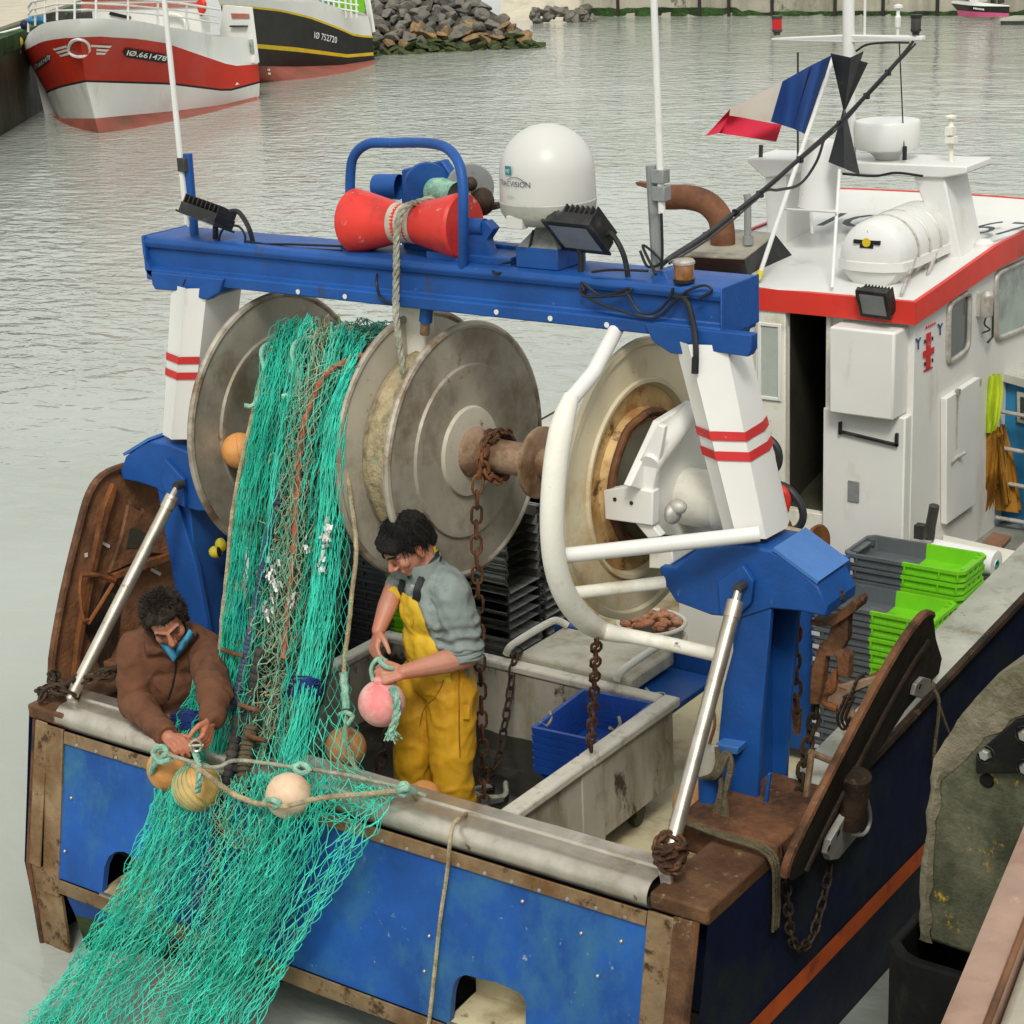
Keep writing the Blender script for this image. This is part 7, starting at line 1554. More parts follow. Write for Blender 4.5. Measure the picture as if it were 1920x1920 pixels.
# the pink float he holds and its rope
pf = empty('pink_float', M2(721, 1268, .26), 'pink float held by the standing man', 'float', 'net floats')
pc = M2(722, 1269, .27); mb = MB(); mb.ball(pc, .098, 36, 24); pb = mb.build('shell', 'buoy_pink', pf)
mb = MB(); mb.lathe([(.030, 0), (.028, .016), (.018, .024), (.0, .026)], pc + V((0,0,.092)), (0,0,1), 16); mb.build('eye', 'buoy_pink', pb)
mb = MB(); cdir = -FWD
twisted(mb, smooth_path([M2(742, 1224, .36), M2(751, 1240, .38), M2(752, 1262, .39), M2(748, 1280, .39), M2(742, 1298, .385)], 5), .017, 3)
mb.tube(smooth_path([M2(706, 1232, .25), M2(702, 1212, .24), M2(712, 1198, .22), M2(726, 1204, .2), M2(734, 1220, .24)], 5), .009, 8); mb.tube(smooth_path([M2(716, 1192, .26), M2(728, 1200, .28), M2(742, 1206, .27)], 4), .010, 8)
rg = random.Random(8)
for k in range(40):
    a = M2(742+rg.uniform(-5, 5), 1296+rg.uniform(-4, 4), .385); b = a + V((rg.uniform(-.03, .03), rg.uniform(-.02, .02), rg.uniform(-.045, -.015))); mb.tube([a, a.lerp(b, .6)+V((rg.uniform(-.006, .006), 0, 0)), b], .0035, 4)
mb.build('lanyard', 'rope_green', pf)

# ---------------------------------------------------------------- man leaning over the rail in a brown fleece
m1 = empty('person', (-1.2, .35, DK), 'bearded man in a brown fleece leaning over the stern rail to tie floats', 'person')
BO1 = Y(322, 1260, .24)
def M1(px, py, off=0.): return PL(px, py, BO1, FWD) - FWD*off
TC = -FWD; rt1 = Matrix((RGT, FWD, V((0,0,1)))).transposed(); tl = Matrix.Rotation(.35, 3, 'X')
mb = MB()
mb.ball(M1(318, 1330, -.06), (.185, .13, .15), 20, 12, rt1); mb.ball(M1(318, 1268, -.0), (.19, .135, .16), 20, 12, rt1); mb.ball(M1(320, 1215, .03), (.185, .12, .105), 20, 12, rt1 @ tl)
sA, eA, wA = M1(262, 1212, .05), Y(252, 1314, .06), Y(318, 1384, -.13)
sB, eB, wB = M1(388, 1212, .05), Y(403, 1296, .02), Y(394, 1352, -.12)
cap(mb, M1(300, 1195, .04), .085, sA, .092); cap(mb, M1(350, 1195, .04), .085, sB, .088)
cap(mb, sA, .092, eA, .074); cap(mb, eA, .074, eA.lerp(wA, .86), .052); cap(mb, sB, .088, eB, .070); cap(mb, eB, .070, eB.lerp(wB, .86), .052)
cap(mb, M1(324, 1194, .03), .09, M1(324, 1184, .04), .07)
fz = blob(mb, .010, 7)
def fzd(p, n):
    v = folds(.011, 5, 6, 9.)(p, n) + folds(.005, 12, 11, 4.)(p, n) + .003*noise.noise(p*24)
    for e_, w_ in ((eA, wA), (eB, wB)):
        d = (w_-e_).normalized(); t = (p-e_).dot(d); r = ((p-e_)-d*t).length
        if -.05 < t < .25 and r < .11: v += .007*math.sin(t*70+9*noise.noise(p*9))*min(1, (t+.05)*8)*(.5+noise.noise(p*13))
    return v
displace(fz, fzd); fb = bvh(fz); fzs = put(fz, 'fleece', 'fleece', m1)
for e_, w_, r in ((eA, wA, .050), (eB, wB, .049)):
    a, b = e_.lerp(w_, .80), e_.lerp(w_, .97); d = b-a; mb = MB(); mb.tube([a + d*t for t in (0, .15, .5, .85, 1, .9)], [r*1.0, r*1.06, r*1.02, r*1.0, r*.9, r*.72], 20, caps=False); mb.build('cuff', 'fleece', fzs, sharp=60)
# zip, collars
strap_on(fb, [(330, 1236), (328, 1262), (322, 1290), (314, 1310)], .008, 'hair_brown', 'zip', fzs, .004)
def collar(pts, inner, m, name, par, fld=.02):
    rows = [[a, a.lerp(b, .5) + TC*fld*.6 + V((0,0,.008)), b] for a, b in zip(smooth_path(pts, 4), smooth_path(inner, 4))]
    o = MB().sheet(rows).build(name, m, par, sharp=80, fixn=False, solid=.006); return o
def H1(px, py, off): 
    h_ = hit(fb, px, py, off); return h_ if h_ is not None else M1(px, py, .14)
collar([H1(272, 1206, .012), H1(274, 1226, .014), H1(285, 1229, .016), H1(308, 1226, .016), H1(328, 1236, .016)], [H1(284, 1182, .05), H1(288, 1200, .04), H1(298, 1212, .03), H1(312, 1220, .026), H1(328, 1230, .022)], 'fleece', 'collar', fzs)
collar([H1(328, 1236, .016), H1(345, 1226, .018), H1(362, 1212, .018), H1(372, 1196, .018)], [H1(329, 1230, .022), H1(343, 1216, .028), H1(354, 1202, .035), H1(358, 1186, .04)], 'fleece', 'collar', fzs)
collar([H1(282, 1184, .055), H1(285, 1202, .06), H1(300, 1216, .055), H1(317, 1226, .045), H1(329, 1236, .03)], [H1(289, 1180, .075), H1(296, 1194, .075), H1(308, 1207, .068), H1(320, 1216, .056), H1(330, 1228, .04)], 'shirt_blue', 'shirt_collar', fzs)
collar([H1(330, 1236, .03), H1(341, 1221, .05), H1(354, 1205, .06), H1(361, 1194, .05)], [H1(331, 1228, .04), H1(339, 1213, .062), H1(348, 1199, .072), H1(354, 1190, .068)], 'shirt_blue', 'shirt_collar', fzs)
collar([H1(308, 1204, .04), H1(322, 1218, .03), H1(330, 1224, .026)], [H1(322, 1204, .05), H1(332, 1208, .045), H1(340, 1208, .042)], 'tee_grey', 'undershirt', fzs)
# legs behind the rail
mb = MB(); pv = M1(320, 1345, -.12); mb.ball(pv, (.17, .125, .12), 18, 12, rt1)
for s in (-1, 1):
    h_ = pv + RGT*.085*s + V((0,0,-.04)); k_ = V((h_.x, min(.30, h_.y), .72)); f_ = V((k_.x, .30, DK+.07)); cap(mb, h_, .10, k_, .075); cap(mb, k_, .075, f_, .06); cap(mb, f_ + V((0,0,-.02)), .045, f_ + V((.02, -.04, -.03)), .04)
put(blob(mb, .012, 5), 'trousers', 'trouser_dark', m1)
hd1 = Head(M1(321, 1140, .14), TC*.87 + RGT*.24 + V((0,0,-.46)), V((0,0,1)) + TC*.5 - RGT*.22, 1.07)
mb = MB(); hd1.build(mb); cap(mb, M1(324, 1195, .0), .062, hd1.p(0, -.03, -.05), .055)
mb.ball(M1(320, 1225, .0), (.12, .07, .10), 14, 10, rt1)
for a_, b_, c_ in ((sA, eA, wA), (sB, eB, wB)): cap(mb, M1(322, 1215, .0), .05, a_, .045); cap(mb, a_, .045, b_, .040); cap(mb, b_, .040, c_, .031)
hand(mb, wA, Y(350, 1403, -.20)-wA, V((0,0,1))*.7 + TC*.5 + RGT*.1, RGT*.3 + V((0,0,1))*.9, 1.06, (.35, .5, .65, .8), .05, .45)
hand(mb, wB, Y(385, 1390, -.19)-wB, RGT*.8 + TC*.45, -RGT*.8 + TC*.4, 1.04, (.8, .9, 1.0, 1.05), .04, .5)
sk = blob(mb, .0042, 3); sp = hd1.spots() + [(wA + (Y(350, 1403, -.20)-wA)*.8, .09, (1, .78, .7)), (wB + (Y(385, 1390, -.19)-wB)*.8, .09, (1, .78, .7))]
tint(sk, sp); put(sk, 'body', 'skin_tan', m1)
mb = MB(); e = hd1.e
for t in (-1, 1): e(mb, t*.066, -.018, .022, (.026, .058, .058)); e(mb, t*.070, .020, .016, (.014, .020, .045)); e(mb, t*.035, .046, .080, (.030, .034, .026)); e(mb, t*.05, -.03, .068, (.034, .05, .038))
e(mb, 0, .060, .076, (.030, .026, .026)); e(mb, 0, .0, .085, (.062, .062, .030)); e(mb, 0, -.072, .01, (.066, .044, .075)); e(mb, 0, -.07, .062, (.05, .034, .034))
hm = blob(mb, .006, 2); displace(hm, lambda p, n: .012*noise.noise(p*42) + .006*noise.noise(p*90)); hr1 = put(hm, 'hair', 'hair_brown', m1)
mb = MB(); tufts(mb, hd1, random.Random(5), 3200, .038, lambda l, f, u: not (f > .6 and u < .55) and u > -.3 and not (abs(l) > .8 and f > .2 and u < -.05), .0016, .6); mb.build('hair_curls', 'hair_brown', hr1, sharp=180, fixn=False)
# short beard, moustache, brows
bd = peel(sk, lambda c, n: (lambda q: abs(q.x) < .085 and q.y < .14 and ((q.z < -.046 and q.z > -.13 and q.y > -.02 and not (abs(q.x) < .024 and -.079 < q.z < -.052 and q.y > .07) and not (q.z > -.066 and abs(q.x) < .05)) or (abs(q.x) > .058 and -.085 < q.z < .012 and -.004 < q.y < .034) or (abs(q.x) < .028 and -.057 < q.z < -.046 and q.y > .07)))(hd1.rot.transposed() @ (c-hd1.c)/hd1.k), .004)
displace(bd, lambda p, n: .003*noise.noise(p*160)+.001); put(bd, 'beard', 'hair_brown', hr1)
for t in (-1, 1):
    mb = MB(); mb.tube(smooth_path([hd1.p(t*.010, .101, .020), hd1.p(t*.028, .097, .027), hd1.p(t*.048, .077, .021)], 4), [.005]*8 + [.002], 6); mb.build('eyebrow', 'hair_brown', hr1)
# the shackle he ties
sk_ = MB(); c = Y(368, 1398, -.24); sk_.tube([c + RGT*.022*math.cos(t) + V((0,0,1))*.026*math.sin(t) for t in [2*PI*k/16 for k in range(16)]], .006, 6, closed=True); sk_.tube([c - RGT*.03, c + RGT*.03], .006, 6)
tag(sk_.build('shackle', 'stainless'), 'small steel shackle between the hands of the leaning man', 'shackle')
# ================================================================ BACKGROUND: moored boats, breakwater, quays
def resample(pl, n): pl = [V(p) for p in pl]; return [poly_at(pl, i/n) for i in range(n+1)]
def px_hull(rows, nl, nr):
    """rows of (left half, right half) edge points given as (px, py, Y): one 3-D row each"""
    out = []
    for l, r in rows:
        a = resample([Y(*p) if len(p) == 3 else Z(*p, 0) for p in l], nl) if l else []; b = resample([Y(*p) if len(p) == 3 else Z(*p, 0) for p in r], nr); out.append(a[:-1] + b)
    return out
def surf(me, px, py, off=.03):
    h_ = me.ray_cast(C0, ray(px, py)); return h_[0] - ray(px, py)*off if h_[0] is not None else None
def px_text(bv, s, p0, p1, hgt, m, name, par, off=.03, shear=0., bold=.0):
    """lettering wrapped on to a hull between two baseline ends"""
    cu = bpy.data.curves.new(name, 'FONT'); cu.body = s; cu.size = 1; cu.resolution_u = 2; cu.shear = shear; cu.offset = bold
    t = bpy.data.objects.new(name, cu); COL.objects.link(t); bpy.context.view_layer.update(); me = bpy.data.meshes.new_from_object(t.evaluated_get(bpy.context.evaluated_depsgraph_get())); bpy.data.objects.remove(t)
    xs = [v.co.x for v in me.vertices]; x0, x1 = min(xs), max(xs); last = None
    d = V((p1[0]-p0[0], p1[1]-p0[1], 0))
    for v in me.vertices:
        f = (v.co.x-x0)/(x1-x0); px, py = p0[0]+d.x*f, p0[1]+d.y*f - v.co.y/.7*hgt; c = surf(bv, px, py, off); last = c or last; v.co = last
    me.materials.clear(); me.materials.append(MATS[m]); o = bpy.data.objects.new(name, me); COL.objects.link(o); put_under(o, par); return o
def px_quad(bv, a, b, c, d, m, name, par, off=.04, n=10, taper=False):
    rows = []
    for i in range(n+1):
        t = i/n; p = V((*a, 0)).lerp(V((*b, 0)), t); q = V((*d, 0)).lerp(V((*c, 0)), t)
        if taper: k = min(1, math.sqrt(max(0, 1-((abs(t-.5)-.38)/.12)**2))) if abs(t-.5) > .38 else 1; mdl = (p+q)/2; p = mdl + (p-mdl)*max(.05, k); q = mdl + (q-mdl)*max(.05, k)
        rows.append([surf(bv, p.x+(q.x-p.x)*j/3, p.y+(q.y-p.y)*j/3, off) for j in range(4)])
    rows = [r for r in rows if all(x is not None for x in r)]
    return MB().sheet(rows).build(name, m, par) if len(rows) > 1 else None
def px_patch(bv, pts, m, name, par, off=.02):
    q = [surf(bv, x, y, off) for x, y in pts]; q = [p for p in q if p is not None]
    if len(q) < 3: return None
    mb = MB(); mb.add(q, [tuple(range(len(q)))]); return mb.build(name, m, par)
def bvmb(mb): return BVHTree.FromPolygons([V(p) for p in mb.v], mb.f)

# red and white trawler
rb_ = empty('moored_trawler', Z(300, 235, 0), 'red and white trawler moored bow-on at the left quay', 'fishing boat', 'trawlers moored in the harbour')
WL = ([(98, 218), (112, 228), (145, 241), (185, 250)], [(185, 250), (240, 243), (320, 228), (400, 210), (487, 186)])
BT = ([(106, 214, 25.6), (113, 222, 24.6), (178, 222, 23.0)], [(178, 222, 23.0), (328, 208, 26.0), (420, 196, 27.9), (486, 180, 29.3)])
WT = ([(88, 176, 25.2), (92, 173, 24.6), (115, 164, 23.6), (161, 154, 22.7)], [(161, 154, 22.7), (320, 159, 25.8), (427, 172, 27.9), (487, 156, 29.3)])
BL = ([(86, 172, 25.2), (90, 169, 24.6), (114, 160, 23.58), (160, 150, 22.66)], [(160, 150, 22.66), (320, 155, 25.8), (427, 168, 27.9), (487, 152, 29.3)])
RT = ([(45, 98, 25.6), (47, 94, 24.8), (78, 78, 23.4), (112, 72, 22.5), (150, 70, 22.1)], [(150, 70, 22.1), (182, 68, 22.4), (260, 73, 24.0), (312, 81, 25.3), (378, 104, 26.9), (437, 124, 28.2), (484, 120, 29.3)])
CH = ([(42, 88, 25.6), (45, 80, 24.8), (76, 62, 23.35), (110, 56, 22.4), (150, 54, 22.0)], [(150, 54, 22.0), (182, 53, 22.3), (260, 58, 23.9), (312, 68, 25.2), (372, 88, 26.8), (430, 108, 28.1), (480, 104, 29.2)])
GW = ([(50, 70, 25.6), (53, 62, 24.7), (78, 44, 23.3), (109, 38, 22.4), (150, 35, 22.0)], [(150, 35, 22.0), (182, 34, 22.3), (260, 39, 23.9), (312, 50, 25.2), (365, 58, 26.6), (417, 70, 27.8), (471, 70, 29.1)])
H_ = px_hull([WL, BT, WT, BL, RT, CH, GW], 8, 16)
sub = [[p + V((0, 0, -1.5)) for p in H_[0]]]
for nm, r, m in (('boot_topping', sub + H_[0:2], 'boot_red'), ('lower_hull', H_[1:3], 'boat_white'), ('rubbing_band', H_[2:4], 'letter_black'), ('red_hull', H_[3:5], 'boat_red'), ('bulwark', H_[4:7], 'boat_white')):
    mb = MB(); mb.sheet(r); o = mb.build(nm, m, rb_, sharp=40)
    if nm == 'red_hull': rbv = bvmb(mb); rho = o
top = H_[6]; cen = V((-29.5, 28.5, top[8].z-.05))
mb = MB(); mb.add(top + [V((top[-1].x-3.2, top[-1].y+.3, top[-1].z))], [tuple(range(len(top)+1))]); mb.build('foredeck', 'cap_grey', rb_)
far_ = [V((-30.6 - .1*i, 26+1.2*i, 0)) for i in range(5)]
mb = MB(); mb.sheet([[H_[0][-1] + V((0,0,-1.5)), top[-1]], [H_[0][-1] + V((-3.5, 1.2, -1.5)), top[-1] + V((-3.5, 1.2, 0))], [H_[0][0] + V((0, 0, -1.5)), top[0]]]); mb.build('stern', 'boat_white', rb_)
np_ = px_quad(rbv, (231, 89), (317, 103), (317, 120), (231, 107), 'letter_black', 'number_plate', rho, .04, 16, True); px_text(rbv, 'IØ.661478', (237, 103), (313, 115), 9.5, 'letter_white', 'number', np_, .075, .25, .02)
np_ = px_quad(rbv, (60, 122), (96, 98), (96, 113), (62, 137), 'letter_black', 'number_plate', rho, .04, 12, True); px_text(rbv, 'IØ.661478', (63, 133), (94, 111), 10, 'letter_white', 'number', np_, .075)
mb = MB(); ring = [surf(rbv, 148+16*math.cos(t)*(1.25 if math.sin(t) < 0 else 1.2), 90-16*math.sin(t)*(1.0 if math.sin(t) > 0 else 1.05)-(0 if math.sin(t) > 0 else 0), .03) for t in [2*PI*k/28 for k in range(28)]]
mb.tube(ring, .033, 6, closed=True); wl_ = mb.build('winged_ring', 'boat_white', rho)
for s, pts in ((-1, [[(98, 92), (124, 85), (126, 89), (103, 95)], [(104, 98), (128, 91), (129, 95), (109, 101)], [(110, 104), (130, 98), (132, 102), (114, 107)]]), (1, [[(171, 84), (210, 86), (206, 90), (171, 88)], [(170, 91), (205, 93), (201, 97), (170, 95)], [(169, 98), (200, 99), (196, 103), (168, 102)]])):
    for q in pts: px_quad(rbv, *q, 'boat_white', 'wing', wl_, .05)
px_patch(rbv, [(441, 160), (444, 154), (449, 158), (456, 168), (442, 169)], 'boat_white', 'anchor_mark', rho)
for q in ([(464, 160), (466, 150), (468, 160)], [(475, 156), (477, 146), (479, 156)]): px_patch(rbv, q, 'letter_black', 'scupper', rho)
# superstructure, rails
def wallpx(name, pts, y, m, par, d=.06): mb = MB(); mb.prism([Y(px, py, y) for px, py in pts], (0, d, 0)); return mb.build(name, m, par, bevel=0)
wh = wallpx('wheelhouse', [(152, -80), (372, -80), (378, 62), (152, 50)], 27.5, 'boat_white', rb_, .3)
for q, m in (([(152, 8), (378, 4), (378, 12), (152, 18)], 'hatch_red'), ([(152, -6), (378, -12), (378, -2), (152, 2)], 'boat_red')): wallpx('stripe', q, 27.46, m, wh, .03)
mb = MB(); mb.prism([Y(x, y, 27.45) for x, y in [(206, 22), (244, 31), (242, 36), (204, 28)]], (0, .03, 0)); mb.build('hatch', 'letter_black', wh)
mb = MB(); mb.tube(smooth_path([Y(x, y, 27.4) for x, y in [(310, 30), (330, 28), (346, 38), (350, 54)]], 4), .05, 6); mb.build('winch_arch', 'white_worn', wh)
at_ = wallpx('aft_house', [(418, 10), (467, 14), (480, 118), (424, 112), (412, 60)], 29.0, 'boat_white', rb_, .12)
wallpx('stripe', [(433, 25), (466, 26), (467, 34), (434, 34)], 28.97, 'hatch_red', at_, .02); wallpx('stripe', [(400, 82), (444, 84), (446, 92), (420, 92)], 28.97, 'hatch_red', at_, .02); wallpx('shelf', [(430, 48), (460, 48), (460, 51), (430, 51)], 28.9, 'dark_metal', at_, .1)
for x in (455, 467): wallpx('pane', [(x, 74), (x+7, 74), (x+9, 100), (x+2, 100)], 28.97, 'pane_pale', at_, .01)
mb = MB()
tp_ = [(53, 14, 24.7), (60, 4, 24.2), (105, -6, 22.6), (160, -8, 22.2), (240, -4, 23.6), (300, 2, 25.0), (350, 8, 26.3), (412, 18, 27.8)]
mb.tube([Y(*p) for p in tp_], .028, 6); mb.tube([Y(x, y+14, d) for x, y, d in tp_], .02, 6); mb.tube([Y(x, y+26, d) for x, y, d in tp_], .02, 6)
for x, y, d, b in ((53, 14, 24.7, 60), (66, 2, 24.0, 48), (84, -2, 23.3, 42), (107, -6, 22.6, 38), (140, -8, 22.2, 36), (180, -7, 22.4, 35), (240, -4, 23.6, 38), (296, 2, 24.9, 47), (350, 8, 26.3, 57)): mb.tube([Y(x, y, d), Y(x, b, d)], .026, 6)
mb.build('guard_rail', 'boat_white', rb_)
mb = MB(); mb.ball(Y(70, 38, 24.3), (.28, .2, .12), 10, 8); mb.build('rope_heap', 'cabin_blue', rb_); mb = MB(); mb.box(Y(105, 32, 24), (.3, .3, .25)); mb.box(Y(150, 30, 25.2), (.5, .3, .18)); mb.build('deck_gear', 'dark_metal', rb_)
ls_ = empty('hanging_oilskin', Y(372, 14, 27.3), 'red oilskin hanging on the red trawler by its wheelhouse', 'oilskins'); mb = MB(); mb.prism([Y(x, y, 27.3) for x, y in [(368, 2), (376, -6), (383, 6), (382, 20), (375, 32), (371, 22), (366, 10)]], (0, .1, 0)); mb.build('cloth', 'hose_red', ls_, bevel=.03)
for k, (px, py, d, r, m, lb) in enumerate(((34, 78, 24.6, .115, 'boat_yellow', 'upper yellow float hanging at the bow of the red trawler'), (31, 98, 24.6, .105, 'boat_yellow', 'lower yellow float hanging at the bow of the red trawler'), (46, 47, 24.7, .10, 'hull_blue', 'navy ball fender at the bow rail of the red trawler'))):
    c = Y(px, py, d); mb = MB(); mb.ball(c, (r, r, r*1.1), 14, 10); tag(mb.build('bow_float', m), lb, 'float', 'floats at the red trawler')
mb = MB(); mb.tube(smooth_path([Y(-40, 72, 24), Y(0, 62, 24.3), Y(30, 54, 24.6), Y(56, 46, 24.8), Y(66, 38, 24.2)], 5), .022, 6); tag(mb.build('mooring_rope', 'letter_white'), 'pale mooring rope from the red trawler to the left quay', 'rope')
# black and yellow trawler
kb_ = empty('moored_trawler', Z(600, 148, 0), 'black and yellow trawler with a red boot moored behind the red one', 'fishing boat', 'trawlers moored in the harbour')
yv = lambda x, f=0: 32.4 + (x-495)/207*5.6 - f
def krow(pts, f=0): return (None, [(x, y, yv(x, f*max(0, (640-x)/200))) for x, y in pts])
K_ = px_hull([(None, [(440, 158), (495, 154), (592, 146), (660, 134), (703, 120)]), krow([(436, 127), (491, 124), (560, 125), (640, 122), (703, 112)], .05), krow([(428, 86), (477, 90), (557, 97), (652, 108), (700, 104)], .35), krow([(426, 78), (477, 82), (557, 89), (652, 102), (700, 98)], .4), krow([(414, 12), (466, 15), (528, 22), (582, 35), (638, 56), (667, 69), (699, 71)], .7), krow([(412, 8), (466, 11), (528, 18), (582, 31), (638, 52), (667, 65), (698, 67)], .72), krow([(405, -8), (461, -4), (530, 2), (590, 4), (640, 16), (665, 28), (690, 30)], .75)], 0, 18)
sub = [[p + V((0, 0, -1.5)) for p in K_[0]]]; kv = None
for nm, r, m in (('boot_topping', sub + K_[0:2], 'boot_red'), ('lower_hull', K_[1:3], 'boat_black'), ('yellow_band', K_[2:4], 'boat_yellow'), ('black_hull', K_[3:5], 'boat_black'), ('yellow_rail', K_[4:6], 'boat_yellow'), ('bulwark', K_[5:7], 'boat_white')):
    mb = MB(); mb.sheet(r); o = mb.build(nm, m, kb_, sharp=40)
    if nm == 'black_hull': kv = bvmb(mb); kho = o
    if nm == 'boot_topping': bv2 = bvmb(mb); bho = o
mb = MB(); mb.sheet([[r[-1] for r in sub+K_], [r[-1] + V((-3.6, 2.2, 0)) for r in sub+K_]]); mb.build('stern', 'boat_black', kb_)
mb = MB(); t_ = K_[6]; mb.sheet([t_, [p + V((-2.5, 2.5, 0)) for p in t_]]); mb.build('deck', 'cap_grey', kb_)
px_text(kv, 'IØ 752720', (589, 71), (632, 81), 12, 'letter_white', 'number', kho, .06, .1, .01)
for x, y, m in ((501, 118, 'boat_yellow'), (501, 124, 'boat_yellow'), (504, 131, 'letter_white'), (505, 138, 'letter_white')):
    q = bv2.ray_cast(C0, ray(x, y))[0] or kv.ray_cast(C0, ray(x, y))[0]
    if q is not None: mb = MB(); mb.box(q - ray(x, y)*.05, (.07, .02, .05)); mb.build('draught_mark', m, kho)
mb = MB(); mb.span(Y(606, 24, 36.6), Y(676, -60, 38.5)); 
gy = 36.4
mb = MB()
for x in (604, 614, 624, 634, 646, 656, 666): mb.tube([Y(x, -40, gy), Y(x+3, 28 if x < 640 else 34, gy)], .03, 5)
for y in (-14, 2, 14): mb.tube([Y(596, y-4, gy), Y(672, y+8, gy)], .03, 5)
mb.build('guard_rail', 'boat_white', kb_)
mb = MB(); mb.box(Y(650, 12, 37.2), (.9, .5, .35)); mb.box(Y(640, -2, 37.4), (1.0, .4, .5)); tag(mb.build('green_net_heap', 'crate_green'), 'bright green heap behind the rail of the black trawler', 'net')
mb = MB(); mb.box(Y(618, 10, 37.0), (.4, .4, .5)); mb.build('deck_gear', 'paper_core', kb_)
mb = MB(); mb.prism([Y(x, y, 38.0) for x, y in [(676, -40), (684, -40), (700, 60), (694, 62)]], (0, .1, 0)); mb.build('gallows', 'boat_white', kb_)

# rock breakwater
RO = Z(705, 104, 0); e_ = (Z(1025, 89, 0)-RO).normalized(); up_s = (V((-e_.y, e_.x, 0)) + V((0, 0, .62))).normalized(); RN = e_.cross(up_s).normalized()
if RN.z < 0: RN = -RN
poly = [(640, 112), (705, 106), (860, 103), (980, 96), (1028, 89), (1000, 66), (950, 40), (915, 15), (900, -14), (640, -14)]
def rock_mesh(seed, m):
    rg = random.Random(seed); bm = bmesh.new(); bmesh.ops.create_icosphere(bm, subdivisions=3, radius=1)
    pl = [(V((rg.gauss(0, 1), rg.gauss(0, 1), rg.gauss(0, 1))).normalized(), rg.uniform(.35, .75)) for _ in range(13)]
    for v in bm.verts:
        p = v.co.copy()
        for n_, d in pl:
            k = p.dot(n_)
            if k > d: p -= n_*(k-d)
        p += v.co*(.03*noise.noise(v.co*2.5+V((seed, 0, 0)))); v.co = p
    me = bpy.data.meshes.new('boulder'); bm.to_mesh(me); bm.free(); me.materials.append(MATS[m])
    for p in me.polygons: p.use_smooth = False
    return me
RK = {m: [rock_mesh(10*i+j, m) for j in range(4)] for i, m in enumerate(('rock_grey', 'rock_dark', 'rock_tan', 'rock_weed'))}
ROCKL = {'rock_grey': 'grey boulder of the breakwater above the tide line', 'rock_dark': 'dark boulder of the breakwater above the tide line', 'rock_tan': 'rusty tan boulder of the breakwater along the tide line', 'rock_weed': 'green weedy boulder of the breakwater at the water'}
rg = random.Random(21)
def boulder(p, s, m, label=None, group='boulders of the breakwater', flat=.75):
    o = bpy.data.objects.new('boulder', rg.choice(RK[m])); COL.objects.link(o); o.location = p; o.rotation_euler = (rg.uniform(-.5, .5), rg.uniform(-.5, .5), rg.uniform(0, 6.3)); o.scale = (s*rg.uniform(.85, 1.35), s*rg.uniform(.75, 1.1), s*flat*rg.uniform(.8, 1.2))
    tag(o, label or ROCKL[m], 'boulder', group)
a = -1.0
j = 0
while j < 22:
    b = -.05 + j*.235; i = 0; a = -1.4 + (.26 if j % 2 else 0)
    while a < 6.2:
        p = RO + e_*(a+rg.uniform(-.1, .1)) + up_s*(b+rg.uniform(-.07, .07)); q = px_of(p)
        if inside(q, poly):
            h = p.z; r = rg.random()
            m = 'rock_weed' if h < .24 + .18*r else ('rock_tan' if .3 < h < .8 and r < .5 else ('rock_dark' if r < .35 else 'rock_grey')); boulder(p - RN*.06, rg.uniform(.22, .38), m, flat=.6)
        a += rg.uniform(.40, .56)
    j += 1
mb = MB(); q = [PL(x, y, RO - RN*.22, RN) for x, y in [(600, 118), (1014, 90), (985, 60), (905, 12), (885, -60), (600, -60)]]; mb.add(q, [tuple(range(6))]); mb.add([p + V((0,0,-2)) for p in q[:2]] + [q[1], q[0]], [(0,1,2,3)]); tag(mb.build('breakwater_core', 'rock_dark'), kind='structure')
for k in range(46):
    px, py = rg.uniform(985, 1112), rg.uniform(18, 43); hgt = (46-py)/60*1.3
    if px > 1085 and py < 32: continue
    c = Z(px, 45-.03*(px-985), 0); boulder(V((c.x, c.y+.6*hgt+rg.uniform(0, .3), max(0, hgt*.75))), rg.uniform(.2, .32), rg.choice(('rock_dark', 'rock_grey', 'rock_grey')), 'grey boulder of the small heap under the far quay', 'boulders under the far quay')
# far quay
fy = 54.6
mb = MB(); a, b = Y(1090, 36, fy), Y(2100, 30, fy); mb.span((a.x, fy, -2), (b.x+60, fy+6, 3.2)); qf = mb.build('quay_wall', 'concrete'); tag(qf, 'long concrete quay wall across the far side of the harbour', 'quay wall')
mb = MB()
for x in (1158, 1311, 1366, 1447, 1565, 1655, 1757, 1860): c = Y(x, 20, fy-.06); mb.span((c.x-.05, fy-.07, -.5), (c.x+.05, fy-.002, 3.1))
mb.build('joint', 'joint_dark', qf)
mb = MB(); xs = [a.x + (b.x-a.x)*k/80 for k in range(81)]; mb.sheet([[V((x, fy-.02-.1*noise.noise(V((x*2, 0, 0))), .02)) for x in xs], [V((x, fy-.03, (.30 if x < Y(1390, 30, fy).x else .16) + .10*noise.noise(V((x*1.7, 3, 0))))) for x in xs]]); mb.build('weed_fringe', 'seaweed', qf)
mb = MB(); mb.sheet([[Y(935, 44, 52.6), Y(985, 40, 52.6), Y(1092, 37, fy)], [V((Y(935, 44, 52.6).x-4.5, 60, 3.1)), V((Y(985, 40, 52.6).x-2, 60, 3.1)), V((a.x, 60, 3.2))]]); tag(mb.build('slipway', 'concrete_pale'), kind='structure')
